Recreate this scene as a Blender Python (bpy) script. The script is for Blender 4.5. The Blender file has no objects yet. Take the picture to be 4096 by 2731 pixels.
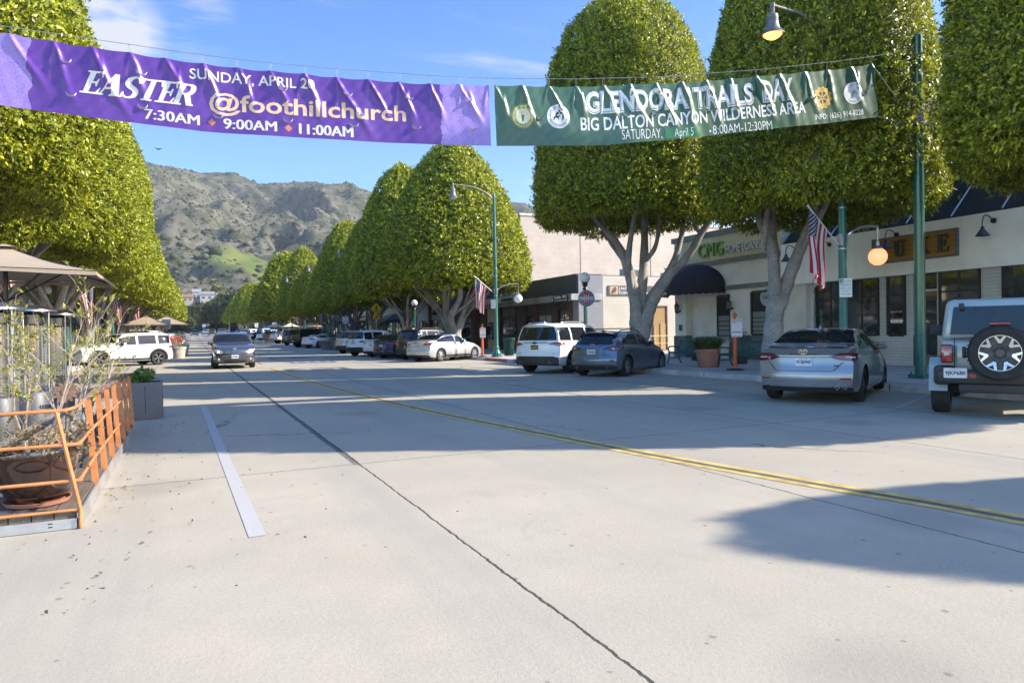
import bpy, bmesh, math, random
import numpy as np
from mathutils import Vector, Matrix
S = bpy.context.scene
random.seed(7); RNG = np.random.default_rng(7)
PI = math.pi; rad = math.radians
SUN_AZ, SUN_EL = 114.0, 32.0          # azimuth clockwise from +Y (the street runs along +Y), elevation
SUN_DIR = Vector((math.sin(rad(SUN_AZ))*math.cos(rad(SUN_EL)), math.cos(rad(SUN_AZ))*math.cos(rad(SUN_EL)), math.sin(rad(SUN_EL))))

# ------------------------------------------------------------------ camera
CAM_H = 1.45; FPX = 2731.0
_yaw, _pit, _rol = rad(25.3), rad(-0.72), rad(1.0)
_f = Vector((math.sin(_yaw)*math.cos(_pit), math.cos(_yaw)*math.cos(_pit), math.sin(_pit)))
_r0 = Vector((math.cos(_yaw), -math.sin(_yaw), 0)); _u0 = _r0.cross(_f)
_r = _r0*math.cos(_rol) - _u0*math.sin(_rol); _u = _u0*math.cos(_rol) + _r0*math.sin(_rol)
cd = bpy.data.cameras.new('camera'); cam = bpy.data.objects.new('camera', cd); S.collection.objects.link(cam)
cd.lens = 24.0; cd.sensor_width = 36.0; cd.clip_start = 0.05; cd.clip_end = 12000
M = Matrix((_r, _u, -_f)).transposed().to_4x4(); M.translation = Vector((0, 0, CAM_H)); cam.matrix_world = M
S.camera = cam
CAMP = Vector((0, 0, CAM_H))
def ray(px, py): return _f + _r*((px-2048)/FPX) - _u*((py-1365.5)/FPX)
def atX(px, py, X): d = ray(px, py); return CAMP + d*(X/d.x)
def atY(px, py, Y): d = ray(px, py); return CAMP + d*(Y/d.y)
def gz(Y):
    t = Y-25; s = 0.0138
    if t <= 0: return 0.0
    if t < 55: return s*t*t/110
    if t < 330: return s*27.5 + s*(t-55)
    return s*27.5 + s*275 + 0.03*(t-330)

# ------------------------------------------------------------------ view, world and sun
S.view_settings.view_transform = 'Standard'; S.view_settings.look = 'None'
S.view_settings.exposure = 1.62; S.view_settings.gamma = 1.0; S.view_settings.use_curve_mapping = False
W = bpy.data.worlds.new("World"); S.world = W; W.use_nodes = True
def build_world():
    nt = W.node_tree; n = nt.nodes; l = nt.links
    bg = n['Background']; bg.inputs['Strength'].default_value = 0.092
    sky = n.new('ShaderNodeTexSky'); sky.sky_type = 'NISHITA'; sky.sun_disc = False
    sky.sun_elevation = rad(SUN_EL); sky.sun_rotation = rad(SUN_AZ); sky.air_density = 1.0; sky.dust_density = 0.5; sky.ozone_density = 2.0
    sky.altitude = 250
    hs = n.new('ShaderNodeHueSaturation'); hs.inputs['Saturation'].default_value = 1.36; hs.inputs['Hue'].default_value = 0.512
    l.new(sky.outputs[0], hs.inputs['Color'])
    tc = n.new('ShaderNodeTexCoord'); sp = n.new('ShaderNodeSeparateXYZ'); l.new(tc.outputs['Generated'], sp.inputs[0])
    def math_(op, a, b=None):
        m = n.new('ShaderNodeMath'); m.operation = op
        for i, v in enumerate((a, b)):
            if v is None: continue
            if isinstance(v, (int, float)): m.inputs[i].default_value = v
            else: l.new(v, m.inputs[i])
        return m.outputs[0]
    zz = math_('MAXIMUM', sp.outputs[2], 0.03)
    px_, py_ = math_('DIVIDE', sp.outputs[0], zz), math_('DIVIDE', sp.outputs[1], zz)
    cb = n.new('ShaderNodeCombineXYZ'); l.new(px_, cb.inputs[0]); l.new(py_, cb.inputs[1])
    def noise(scale, detail, rough, sx=1.0, rot=0.0):
        mp = n.new('ShaderNodeMapping'); mp.inputs['Scale'].default_value = (sx, 1, 1); mp.inputs['Rotation'].default_value = (0, 0, rot)
        l.new(cb.outputs[0], mp.inputs[0])
        t = n.new('ShaderNodeTexNoise'); t.inputs['Scale'].default_value = scale; t.inputs['Detail'].default_value = detail; t.inputs['Roughness'].default_value = rough
        l.new(mp.outputs[0], t.inputs['Vector']); return t.outputs['Fac']
    def ramp(v, a, b):
        m = n.new('ShaderNodeMapRange'); m.interpolation_type = 'SMOOTHSTEP'
        m.inputs[1].default_value = a; m.inputs[2].default_value = b; l.new(v, m.inputs[0]); return m.outputs[0]
    # cumulus puff low in the north-west of the view and wisps of cirrus
    def blob(d, a, b):
        v = n.new('ShaderNodeVectorMath'); v.operation = 'DOT_PRODUCT'
        nm = n.new('ShaderNodeVectorMath'); nm.operation = 'NORMALIZE'; l.new(tc.outputs['Generated'], nm.inputs[0])
        l.new(nm.outputs[0], v.inputs[0]); v.inputs[1].default_value = d.normalized()
        return ramp(v.outputs['Value'], math.cos(rad(a)), math.cos(rad(b)))
    puff = blob(ray(395, 110), 4.6, 1.2)
    puff2 = blob(ray(690, 70), 4.6, 0.8)
    pn = ramp(noise(2.6, 6, 0.62), 0.40, 0.60); pn2 = ramp(noise(4.2, 6, 0.68, 0.35, 0.5), 0.46, 0.72)
    c1 = math_('MULTIPLY', puff, math_('ADD', math_('MULTIPLY', pn, 0.75), 0.3))
    c2 = math_('MULTIPLY', math_('MULTIPLY', puff2, pn2), 0.75)
    wisp = math_('MULTIPLY', ramp(noise(1.7, 7, 0.66, 0.28, 0.55), 0.565, 0.80), 0.85)
    tot = math_('MINIMUM', math_('ADD', math_('ADD', c1, c2), wisp), 0.92)
    mx = n.new('ShaderNodeMix'); mx.data_type = 'RGBA'
    l.new(tot, mx.inputs[0]); l.new(hs.outputs[0], mx.inputs[6]); mx.inputs[7].default_value = (2.9, 3.0, 3.15, 1)
    # added fill: sky outside the view brightened for the shaded sides, north left blue
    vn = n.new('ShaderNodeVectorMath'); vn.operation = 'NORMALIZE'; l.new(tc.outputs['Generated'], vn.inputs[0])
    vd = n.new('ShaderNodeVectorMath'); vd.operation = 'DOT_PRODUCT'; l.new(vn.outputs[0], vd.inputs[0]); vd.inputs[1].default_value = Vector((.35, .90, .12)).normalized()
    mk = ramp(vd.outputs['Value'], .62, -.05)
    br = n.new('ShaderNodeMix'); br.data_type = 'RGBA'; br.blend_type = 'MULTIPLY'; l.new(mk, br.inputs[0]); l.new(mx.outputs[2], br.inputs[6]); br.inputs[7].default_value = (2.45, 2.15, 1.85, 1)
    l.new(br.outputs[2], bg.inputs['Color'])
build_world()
sd = bpy.data.lights.new('sun', 'SUN'); sd.energy = 3.9; sd.angle = rad(0.53); sd.color = (1.0, 0.915, 0.775)
sun = bpy.data.objects.new('sun', sd); S.collection.objects.link(sun); sun.rotation_euler = (-SUN_DIR).to_track_quat('-Z', 'Y').to_euler()
sun.location = (60, -40, 80)
S.cycles.max_bounces = 6; S.cycles.transparent_max_bounces = 8

# ------------------------------------------------------------------ materials
MATS = {}
def nodes_of(name):
    m = bpy.data.materials.new(name); m.use_nodes = True
    return m, m.node_tree, m.node_tree.nodes['Principled BSDF']
def _tex(nt, kind, scale, coord='Object', detail=5, rough=0.6, mapscale=None):
    tc = nt.nodes.new('ShaderNodeTexCoord')
    t = nt.nodes.new(kind); t.inputs['Scale'].default_value = scale
    if kind == 'ShaderNodeTexNoise':
        t.inputs['Detail'].default_value = detail; t.inputs['Roughness'].default_value = rough
    v = tc.outputs[coord]
    if mapscale:
        mp = nt.nodes.new('ShaderNodeMapping'); mp.inputs['Scale'].default_value = mapscale; nt.links.new(v, mp.inputs[0]); v = mp.outputs[0]
    nt.links.new(v, t.inputs['Vector'])
    return t
def mixrgb(nt, fac, a, b, blend='MIX'):
    m = nt.nodes.new('ShaderNodeMix'); m.data_type = 'RGBA'; m.blend_type = blend
    for sock, v in ((m.inputs[0], fac), (m.inputs[6], a), (m.inputs[7], b)):
        if isinstance(v, (int, float)): sock.default_value = v
        elif isinstance(v, tuple): sock.default_value = (*v[:3], 1)
        else: nt.links.new(v, sock)
    return m.outputs[2]
def rampf(nt, v, a, b, lo=0.0, hi=1.0):
    m = nt.nodes.new('ShaderNodeMapRange'); m.interpolation_type = 'SMOOTHSTEP'
    m.inputs[1].default_value = a; m.inputs[2].default_value = b; m.inputs[3].default_value = lo; m.inputs[4].default_value = hi
    nt.links.new(v, m.inputs[0]); return m.outputs[0]
def mth(nt, op, a, b=None, c=None):
    m = nt.nodes.new('ShaderNodeMath'); m.operation = op
    for i, v in enumerate((a, b, c)):
        if v is None: continue
        if isinstance(v, (int, float)): m.inputs[i].default_value = v
        else: nt.links.new(v, m.inputs[i])
    return m.outputs[0]
def mat(name, col, rough=0.6, metal=0.0, var=0.12, scale=3.0, bump=0.0, bscale=40.0, coat=0.0, spec=0.5, emit=0.0, emcol=None):
    """plain procedural material: base colour broken up by noise, optional bump and clear coat"""
    if name in MATS: return MATS[name]
    m, nt, b = nodes_of(name)
    t = _tex(nt, 'ShaderNodeTexNoise', scale)
    lo = tuple(c*(1-var) for c in col); hi = tuple(min(1, c*(1+var)) for c in col)
    nt.links.new(mixrgb(nt, rampf(nt, t.outputs['Fac'], 0.3, 0.7), lo, hi), b.inputs['Base Color'])
    b.inputs['Roughness'].default_value = rough; b.inputs['Metallic'].default_value = metal
    b.inputs['Specular IOR Level'].default_value = spec
    if coat: b.inputs['Coat Weight'].default_value = coat; b.inputs['Coat Roughness'].default_value = 0.03
    if bump:
        t2 = _tex(nt, 'ShaderNodeTexNoise', bscale, detail=4)
        bp = nt.nodes.new('ShaderNodeBump'); bp.inputs['Strength'].default_value = bump; bp.inputs['Distance'].default_value = 0.02
        nt.links.new(t2.outputs['Fac'], bp.inputs['Height']); nt.links.new(bp.outputs[0], b.inputs['Normal'])
    if emit:
        b.inputs['Emission Color'].default_value = (*(emcol or col), 1); b.inputs['Emission Strength'].default_value = emit
    MATS[name] = m; return m
def brick_mat(name, c1, c2, mortar, scale=1.0, bw=0.4, bh=0.2, gap=0.012, bump=0.4, axis='Y', var=0.0, rough=0.85):
    """courses of brick or block on an upright wall; axis = the horizontal direction of the wall"""
    if name in MATS: return MATS[name]
    m, nt, b = nodes_of(name)
    tc = nt.nodes.new('ShaderNodeTexCoord'); sp = nt.nodes.new('ShaderNodeSeparateXYZ'); nt.links.new(tc.outputs['Object'], sp.inputs[0])
    cb = nt.nodes.new('ShaderNodeCombineXYZ'); nt.links.new(sp.outputs[axis], cb.inputs[0]); nt.links.new(sp.outputs['Z'], cb.inputs[1])
    br = nt.nodes.new('ShaderNodeTexBrick'); nt.links.new(cb.outputs[0], br.inputs['Vector'])
    br.inputs['Scale'].default_value = 1; br.inputs['Brick Width'].default_value = bw; br.inputs['Row Height'].default_value = bh
    br.inputs['Mortar Size'].default_value = gap; br.inputs['Mortar Smooth'].default_value = 0.4; br.inputs['Bias'].default_value = 0
    br.inputs['Color1'].default_value = (*c1, 1); br.inputs['Color2'].default_value = (*c2, 1); br.inputs['Mortar'].default_value = (*mortar, 1)
    t = _tex(nt, 'ShaderNodeTexNoise', 0.9, detail=6)
    nt.links.new(mixrgb(nt, 0.35, br.outputs['Color'], mixrgb(nt, rampf(nt, t.outputs['Fac'], .3, .75), tuple(c*.72 for c in c1), tuple(min(1, c*1.12) for c in c1))), b.inputs['Base Color'])
    b.inputs['Roughness'].default_value = rough
    bp = nt.nodes.new('ShaderNodeBump'); bp.inputs['Strength'].default_value = bump; bp.inputs['Distance'].default_value = 0.01; bp.invert = True
    nt.links.new(br.outputs['Fac'], bp.inputs['Height']); nt.links.new(bp.outputs[0], b.inputs['Normal'])
    MATS[name] = m; return m
def stucco_mat(name, col, stain=0.25):
    if name in MATS: return MATS[name]
    m, nt, b = nodes_of(name)
    t = _tex(nt, 'ShaderNodeTexNoise', 0.8, detail=7, rough=.65)
    t2 = _tex(nt, 'ShaderNodeTexNoise', 2.0, detail=5, mapscale=(1, 1, .18))
    c = mixrgb(nt, rampf(nt, t.outputs['Fac'], .35, .75), tuple(x*1.06 for x in col), tuple(x*(1-stain) for x in col))
    c = mixrgb(nt, rampf(nt, t2.outputs['Fac'], .52, .78, 0, .35), c, tuple(x*.62 for x in col))
    nt.links.new(c, b.inputs['Base Color']); b.inputs['Roughness'].default_value = .9
    t3 = _tex(nt, 'ShaderNodeTexNoise', 60, detail=4)
    bp = nt.nodes.new('ShaderNodeBump'); bp.inputs['Strength'].default_value = .35; bp.inputs['Distance'].default_value = .01
    nt.links.new(t3.outputs['Fac'], bp.inputs['Height']); nt.links.new(bp.outputs[0], b.inputs['Normal'])
    MATS[name] = m; return m
def paint_mat(name, col, metal=0.0, rough=0.35):
    """car paint: flakes under clear coat, road film low on the body"""
    if name in MATS: return MATS[name]
    m, nt, b = nodes_of(name)
    t = _tex(nt, 'ShaderNodeTexNoise', 1.7, detail=5); t2 = _tex(nt, 'ShaderNodeTexNoise', 900, detail=1)
    c = mixrgb(nt, rampf(nt, t2.outputs['Fac'], .35, .65), tuple(x*.9 for x in col), tuple(min(1, x*1.08) for x in col)) if metal else mixrgb(nt, 0.0, col, col)
    sp = nt.nodes.new('ShaderNodeSeparateXYZ'); tc = nt.nodes.new('ShaderNodeTexCoord'); nt.links.new(tc.outputs['Object'], sp.inputs[0])
    dirt = mth(nt, 'MULTIPLY', rampf(nt, sp.outputs['Z'], .75, .2, 0, .45), rampf(nt, t.outputs['Fac'], .3, .7, .3, 1))
    nt.links.new(mixrgb(nt, dirt, c, (.16, .15, .135)), b.inputs['Base Color'])
    b.inputs['Metallic'].default_value = metal; b.inputs['Roughness'].default_value = rough
    b.inputs['Coat Weight'].default_value = 1.0; b.inputs['Coat Roughness'].default_value = .04
    MATS[name] = m; return m

# ------------------------------------------------------------------ mesh builder
class MB:
    def __init__(s): s.v = []; s.f = []; s.m = []; s.n = 0
    def add(s, v, f, mi=0, mtx=None):
        v = np.asarray(v, float).reshape(-1, 3)
        if mtx is not None:
            A = np.array(mtx); v = v @ A[:3, :3].T + A[:3, 3]
        s.v.append(v); s.f += [tuple(i+s.n for i in q) for q in f]
        s.m += [mi]*len(f) if isinstance(mi, int) else list(mi); s.n += len(v); return s
    def merge(s, o, mtx=None, mi=None):
        if o.n: s.add(np.vstack(o.v), o.f, o.m if mi is None else mi, mtx)
        return s
    def box(s, c, d, mi=0, rz=0.0, mtx=None):
        x, y, z = d[0]/2, d[1]/2, d[2]/2
        v = np.array([(-x,-y,-z),(x,-y,-z),(x,y,-z),(-x,y,-z),(-x,-y,z),(x,-y,z),(x,y,z),(-x,y,z)])
        if rz:
            cs, sn = math.cos(rz), math.sin(rz); v = np.c_[v[:,0]*cs-v[:,1]*sn, v[:,0]*sn+v[:,1]*cs, v[:,2]]
        v = v + np.array(c)
        return s.add(v, [(0,3,2,1),(4,5,6,7),(0,1,5,4),(1,2,6,5),(2,3,7,6),(3,0,4,7)], mi, mtx)
    def rbox(s, c, d, r=0.02, mi=0, rz=0.0, seg=2, mtx=None, taper=None):
        bm = bmesh.new(); bmesh.ops.create_cube(bm, size=1)
        for v in bm.verts:
            v.co = Vector((v.co.x*d[0], v.co.y*d[1], v.co.z*d[2]))
            if taper and v.co.z > 0: v.co.x *= taper[0]; v.co.y *= taper[1]
        bmesh.ops.bevel(bm, geom=bm.edges[:], offset=min(r, min(d)*.49), segments=seg, profile=.5, affect='EDGES')
        R = Matrix.Translation(Vector(c)) @ Matrix.Rotation(rz, 4, 'Z')
        if mtx is not None: R = Matrix(mtx) @ R
        s.add([tuple(v.co) for v in bm.verts], [[v.index for v in f.verts] for f in bm.faces], mi, R); bm.free(); return s
    def tube(s, pts, r, n=8, mi=0, cap=True, mtx=None):
        P = [Vector(p) for p in pts]; k = len(P); rr = r if isinstance(r, (list, tuple, np.ndarray)) else [r]*k
        T = []
        for i in range(k):
            a, b = P[max(0, i-1)], P[min(k-1, i+1)]; T.append((b-a).normalized())
        ref = Vector((0, 0, 1)) if abs(T[0].z) < .9 else Vector((1, 0, 0))
        vs = []; X = T[0].cross(ref).normalized()
        for i in range(k):
            X = (X - T[i]*X.dot(T[i])).normalized(); Y = T[i].cross(X)
            for j in range(n):
                a = 2*PI*j/n; vs.append(tuple(P[i] + (X*math.cos(a)+Y*math.sin(a))*rr[i]))
        fs = [(i*n+j, i*n+(j+1)%n, (i+1)*n+(j+1)%n, (i+1)*n+j) for i in range(k-1) for j in range(n)]
        if cap: fs += [tuple(range(n))[::-1], tuple(range((k-1)*n, k*n))]
        return s.add(vs, fs, mi, mtx)
    def lathe(s, prof, n=24, mi=0, c=(0,0,0), flute=0.0, nfl=0, mtx=None, closed=True, sx=1, sy=1):
        vs = []
        for (r, z) in prof:
            for j in range(n):
                a = 2*PI*j/n; q = r*(1-(flute if nfl and (j % 2) else 0)) if nfl else r
                vs.append((c[0]+q*math.cos(a)*sx, c[1]+q*math.sin(a)*sy, c[2]+z))
        k = len(prof)
        fs = [(i*n+j, i*n+(j+1)%n, (i+1)*n+(j+1)%n, (i+1)*n+j) for i in range(k-1) for j in range(n)]
        if closed: fs += [tuple(range(n))[::-1], tuple(range((k-1)*n, k*n))]
        return s.add(vs, fs, mi, mtx)
    def prism(s, poly, d, mi=0, mtx=None):
        """polygon in the local xy plane extruded along +z by d"""
        k = len(poly); v = [(p[0], p[1], 0) for p in poly] + [(p[0], p[1], d) for p in poly]
        fs = [tuple(range(k))[::-1], tuple(range(k, 2*k))] + [(i, (i+1)%k, k+(i+1)%k, k+i) for i in range(k)]
        return s.add(v, fs, mi, mtx)
    def sphere(s, c, r, n=16, mi=0, sz=1.0):
        prof = [(max(1e-4, r*math.sin(PI*i/(n//2))), -r*sz*math.cos(PI*i/(n//2))) for i in range(n//2+1)]
        return s.lathe(prof, n, mi, c)
    def grid(s, fn, nu, nv, mi=0, two=False):
        vs = [tuple(fn(i/(nu-1), j/(nv-1))) for i in range(nu) for j in range(nv)]
        fs = [(i*nv+j, (i+1)*nv+j, (i+1)*nv+j+1, i*nv+j+1) for i in range(nu-1) for j in range(nv-1)]
        return s.add(vs, fs, mi)
    def mesh(s, name, mats, smooth=True, angle=40):
        me = bpy.data.meshes.new(name)
        me.from_pydata([tuple(p) for p in np.vstack(s.v)], [], s.f) if s.n else None
        for m in mats: me.materials.append(m)
        if len(mats) > 1: me.polygons.foreach_set('material_index', s.m)
        if smooth:
            me.polygons.foreach_set('use_smooth', [True]*len(me.polygons)); me.set_sharp_from_angle(angle=rad(angle))
        me.update(); return me
def link(o, parent=None):
    S.collection.objects.link(o)
    if parent is not None: o.parent = parent
    return o
def obj(name, mb, m, parent=None, loc=None, rotz=0.0, smooth=True, angle=40):
    mats = m if isinstance(m, (list, tuple)) else [m]
    o = bpy.data.objects.new(name, mb if isinstance(mb, bpy.types.Mesh) else mb.mesh(name, mats, smooth, angle)); link(o, parent)
    if loc is not None: o.location = loc
    if rotz: o.rotation_euler = (0, 0, rotz)
    return o
def tag(o, label, cat, group=None, kind=None):
    o['label'] = label; o['category'] = cat
    if group: o['group'] = group
    if kind: o['kind'] = kind
    return o
def thing(name, label, cat, loc=(0,0,0), rotz=0.0, group=None):
    o = bpy.data.objects.new(name, None); o.empty_display_size = .3; link(o); o.location = loc; o.rotation_euler = (0, 0, rotz)
    return tag(o, label, cat, group)
def struct(name, mb, m, smooth=True):
    o = obj(name, mb, m, smooth=smooth); o['kind'] = 'structure'; return o
def copy_tree(o, parent=None):
    c = o.copy(); link(c, parent)
    for ch in list(o.children): copy_tree(ch, c)
    return c
def rotX(a): return Matrix.Rotation(a, 4, 'X')
def T(x, y, z): return Matrix.Translation((x, y, z))
# walls facing the street on the right look along -X: local x -> -Y (left to right as seen from the street), local y -> Z, local z -> -X
def frame(o, ex, ey):
    ex = Vector(ex).normalized(); ey = Vector(ey).normalized(); ez = ex.cross(ey)
    m = Matrix((ex, ey, ez)).transposed().to_4x4(); m.translation = Vector(o); return m
_TXT = {}
def text2d(s, size=1.0, bold=0.0, sx=1.0, shear=0.0, space=1.0):
    """outline lettering as flat faces in the xy plane, centred on x, baseline at y=0"""
    key = (s, size, bold, sx, shear, space)
    if key in _TXT: return _TXT[key]
    cu = bpy.data.curves.new('lettering', 'FONT'); cu.body = s; cu.size = size; cu.align_x = 'CENTER'; cu.offset = bold; cu.shear = shear
    cu.resolution_u = 3; cu.space_character = space
    o = bpy.data.objects.new('lettering', cu); S.collection.objects.link(o)
    dg = bpy.context.evaluated_depsgraph_get(); me = o.evaluated_get(dg).to_mesh()
    v = np.array([tuple(p.co) for p in me.vertices]).reshape(-1, 3); f = [tuple(p.vertices) for p in me.polygons]
    o.evaluated_get(dg).to_mesh_clear(); bpy.data.objects.remove(o); bpy.data.curves.remove(cu)
    v[:, 0] *= sx; _TXT[key] = (v, f); return v, f
def put_text(mb, s, size, M_, mi=0, depth=0.0, fit=None, **kw):
    v, f = text2d(s, size, **kw); v = v.copy()
    if fit:                                        # fit=(width,height): scale the line to that size
        w = np.ptp(v[:,0]); h = np.ptp(v[:,1]); v[:,0] = (v[:,0]-v[:,0].min()-w/2)*fit[0]/w
        v[:,1] = (v[:,1]-v[:,1].min())*(fit[1]/h if fit[1] else fit[0]/w)
    if depth:
        from collections import Counter
        n = len(v); e = Counter()
        for q in f:
            for i in range(len(q)): e[tuple(sorted((q[i], q[(i+1)%len(q)])))] += 1
        side = []
        for q in f:
            for i in range(len(q)):
                a, b_ = q[i], q[(i+1)%len(q)]
                if e[tuple(sorted((a, b_)))] == 1: side.append((a, b_, b_+n, a+n))
        vv = np.vstack([v, v+np.array([0,0,depth])])
        mb.add(vv, [tuple(i+n for i in q) for q in f]+side, mi, M_)
    else: mb.add(v, f, mi, M_)
def cut_grid(v, f, sx, sy):
    """cut flat lettering along a grid so that it can follow a rippled cloth"""
    bm = bmesh.new(); vs = [bm.verts.new(p) for p in v]
    for q in f:
        try: bm.faces.new([vs[i] for i in q])
        except ValueError: pass
    lo, hi = v.min(0), v.max(0)
    for ax, st in ((0, sx), (1, sy)):
        x = math.ceil(lo[ax]/st)*st
        while x < hi[ax]:
            no = [0,0,0]; no[ax] = 1; co = [0,0,0]; co[ax] = x
            bmesh.ops.bisect_plane(bm, geom=bm.verts[:]+bm.edges[:]+bm.faces[:], plane_co=co, plane_no=no, dist=1e-6); x += st
    bmesh.ops.triangulate(bm, faces=[q for q in bm.faces if len(q.verts) > 4])
    bm.verts.index_update()
    r = np.array([tuple(p.co) for p in bm.verts]), [tuple(p.index for p in q.verts) for q in bm.faces]; bm.free(); return r
# ================================================================== SETTING: ground, road, pavements
XL, XR = -4.9, 14.15            # kerb lines of the street
def ysteps(a, b):
    ys = [a]; y = a
    while y < b:
        y += 4 if 20 < y < 90 else 12; ys.append(min(y, b))
    return ys
def strip(mb, x0, x1, y0, y1, dz, mi=0, nx=1):
    ys = ysteps(y0, y1); xs = [x0+(x1-x0)*i/nx for i in range(nx+1)]
    v = [(x, y, gz(y)+dz) for y in ys for x in xs]; k = nx+1
    mb.add(v, [(i*k+j, i*k+j+1, (i+1)*k+j+1, (i+1)*k+j) for i in range(len(ys)-1) for j in range(nx)], mi)
def ground_mat():
    m, nt, b = nodes_of('dry ground')
    t = _tex(nt, 'ShaderNodeTexNoise', .05, detail=8)
    nt.links.new(mixrgb(nt, t.outputs['Fac'], (.12, .13, .06), (.24, .2, .14)), b.inputs['Base Color']); b.inputs['Roughness'].default_value = 1
    return m
g = MB(); strip(g, -700, 900, -200, 470, -0.03, 0, 6); struct('ground', g, ground_mat())

def concrete_road_mat():
    m, nt, b = nodes_of('worn concrete road')
    tc = nt.nodes.new('ShaderNodeTexCoord'); P = tc.outputs['Object']
    sp = nt.nodes.new('ShaderNodeSeparateXYZ'); nt.links.new(P, sp.inputs[0]); X, Y = sp.outputs[0], sp.outputs[1]
    N = lambda sc, d=5, r=.6, ms=None: _tex(nt, 'ShaderNodeTexNoise', sc, detail=d, rough=r, mapscale=ms).outputs['Fac']
    big = N(.22, 6); mid = N(1.6, 6, .7); fine = N(38, 3, .7); grain = N(140, 2, .8)
    c = mixrgb(nt, rampf(nt, big, .3, .7), (.325, .288, .220), (.40, .358, .278))
    c = mixrgb(nt, rampf(nt, mid, .35, .75, 0, .55), c, (.305, .277, .230))
    c = mixrgb(nt, rampf(nt, fine, .42, .68, 0, .30), c, (.25, .235, .215))
    c = mixrgb(nt, rampf(nt, grain, .50, .74, 0, .45), c, (.20, .19, .175))
    # rough worn patches where the aggregate shows
    wear = mth(nt, 'MULTIPLY', rampf(nt, N(.55, 4, .6), .60, .70), rampf(nt, N(70, 2, .9), .45, .62))
    c = mixrgb(nt, mth(nt, 'MULTIPLY', wear, .45), c, (.16, .15, .135))
    # long tyre-darkened lanes and streaks along the street
    tr = N(1.0, 4, .6, (1.1, .035, 1))
    c = mixrgb(nt, rampf(nt, tr, .45, .70, 0, .45), c, (.245, .228, .205))
    # oil drips and gum
    def spots(scale, r0, r1, thr):
        v = _tex(nt, 'ShaderNodeTexVoronoi', scale); v.voronoi_dimensions = '2D'
        w = nt.nodes.new('ShaderNodeSeparateColor'); nt.links.new(v.outputs['Color'], w.inputs[0])
        d = mth(nt, 'ADD', v.outputs['Distance'], mth(nt, 'MULTIPLY', N(30, 3), .03))
        return mth(nt, 'MULTIPLY', rampf(nt, d, r1, r0), mth(nt, 'GREATER_THAN', w.outputs[0], thr))
    c = mixrgb(nt, mth(nt, 'MULTIPLY', spots(1.7, .03, .06, .74), .5), c, (.07, .065, .06))
    c = mixrgb(nt, mth(nt, 'MULTIPLY', spots(3.7, .04, .075, .86), .5), c, (.09, .085, .078))
    c = mixrgb(nt, mth(nt, 'MULTIPLY', spots(.33, .06, .2, .6), .28), c, (.13, .12, .11))
    # joints between the poured slabs, with wobble, and the tar-sealed one
    wob = mth(nt, 'MULTIPLY', mth(nt, 'SUBTRACT', N(.9, 6, .7), .5), .06); wob2 = mth(nt, 'MULTIPLY', mth(nt, 'SUBTRACT', N(7, 4, .7), .5), .045)
    xw = mth(nt, 'ADD', mth(nt, 'ADD', X, wob), wob2); yw = mth(nt, 'ADD', mth(nt, 'ADD', Y, wob), wob2)
    def line(v, at, w): return rampf(nt, mth(nt, 'ABSOLUTE', mth(nt, 'SUBTRACT', v, at)), w*1.25, w*.75)
    j = None
    for at, w in ((-1.5, .008), (1.70, .009), (4.76, .009), (8.06, .010), (11.2, .012)):
        q = line(xw, at, w); j = q if j is None else mth(nt, 'MAXIMUM', j, q)
    tar = mth(nt, 'MULTIPLY', line(xw, 1.68, .042), rampf(nt, Y, 7.5, 7.9))
    tar2 = mth(nt, 'MULTIPLY', line(xw, 8.05, .032), rampf(nt, Y, 12.4, 12.8))
    for at in (7.72, 22.0, 35.6, 49.5, 63.0, 77, 91, 105):
        j = mth(nt, 'MAXIMUM', j, line(yw, at, .009 if at < 10 else .022))
    c = mixrgb(nt, mth(nt, 'MULTIPLY', mth(nt, 'MAXIMUM', tar, mth(nt, 'MULTIPLY', tar2, .8)), .85), c, (.085, .082, .08))
    c = mixrgb(nt, mth(nt, 'MULTIPLY', j, .9), c, (.035, .033, .03))
    # wandering hairline cracks
    def cracks(scale, w, lo, hi):
        v = nt.nodes.new('ShaderNodeTexVoronoi'); v.feature = 'DISTANCE_TO_EDGE'; v.voronoi_dimensions = '2D'; v.inputs['Scale'].default_value = scale
        ad = nt.nodes.new('ShaderNodeVectorMath'); ad.operation = 'MULTIPLY_ADD'
        nz = _tex(nt, 'ShaderNodeTexNoise', 1.4, detail=7, rough=.7); nt.links.new(nz.outputs['Color'], ad.inputs[0]); ad.inputs[1].default_value = (.9, .9, 0); nt.links.new(P, ad.inputs[2])
        nt.links.new(ad.outputs[0], v.inputs['Vector'])
        return mth(nt, 'MULTIPLY', rampf(nt, v.outputs['Distance'], w, w*.3), rampf(nt, N(.13, 3), lo, hi))
    c = mixrgb(nt, mth(nt, 'MULTIPLY', cracks(.16, .006, .52, .60), .85), c, (.05, .047, .043))
    nt.links.new(c, b.inputs['Base Color']); b.inputs['Roughness'].default_value = .88; b.inputs['Specular IOR Level'].default_value = .25
    bp = nt.nodes.new('ShaderNodeBump'); bp.inputs['Strength'].default_value = .55; bp.inputs['Distance'].default_value = .006
    nt.links.new(mth(nt, 'SUBTRACT', mth(nt, 'ADD', mth(nt, 'MULTIPLY', grain, .7), fine), mth(nt, 'MULTIPLY', j, 2.5)), bp.inputs['Height']); nt.links.new(bp.outputs[0], b.inputs['Normal'])
    return m
ROADM = concrete_road_mat()
g = MB(); strip(g, XL, XR, -60, 330, 0.0, 0, 4); struct('road', g, ROADM)
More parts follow.
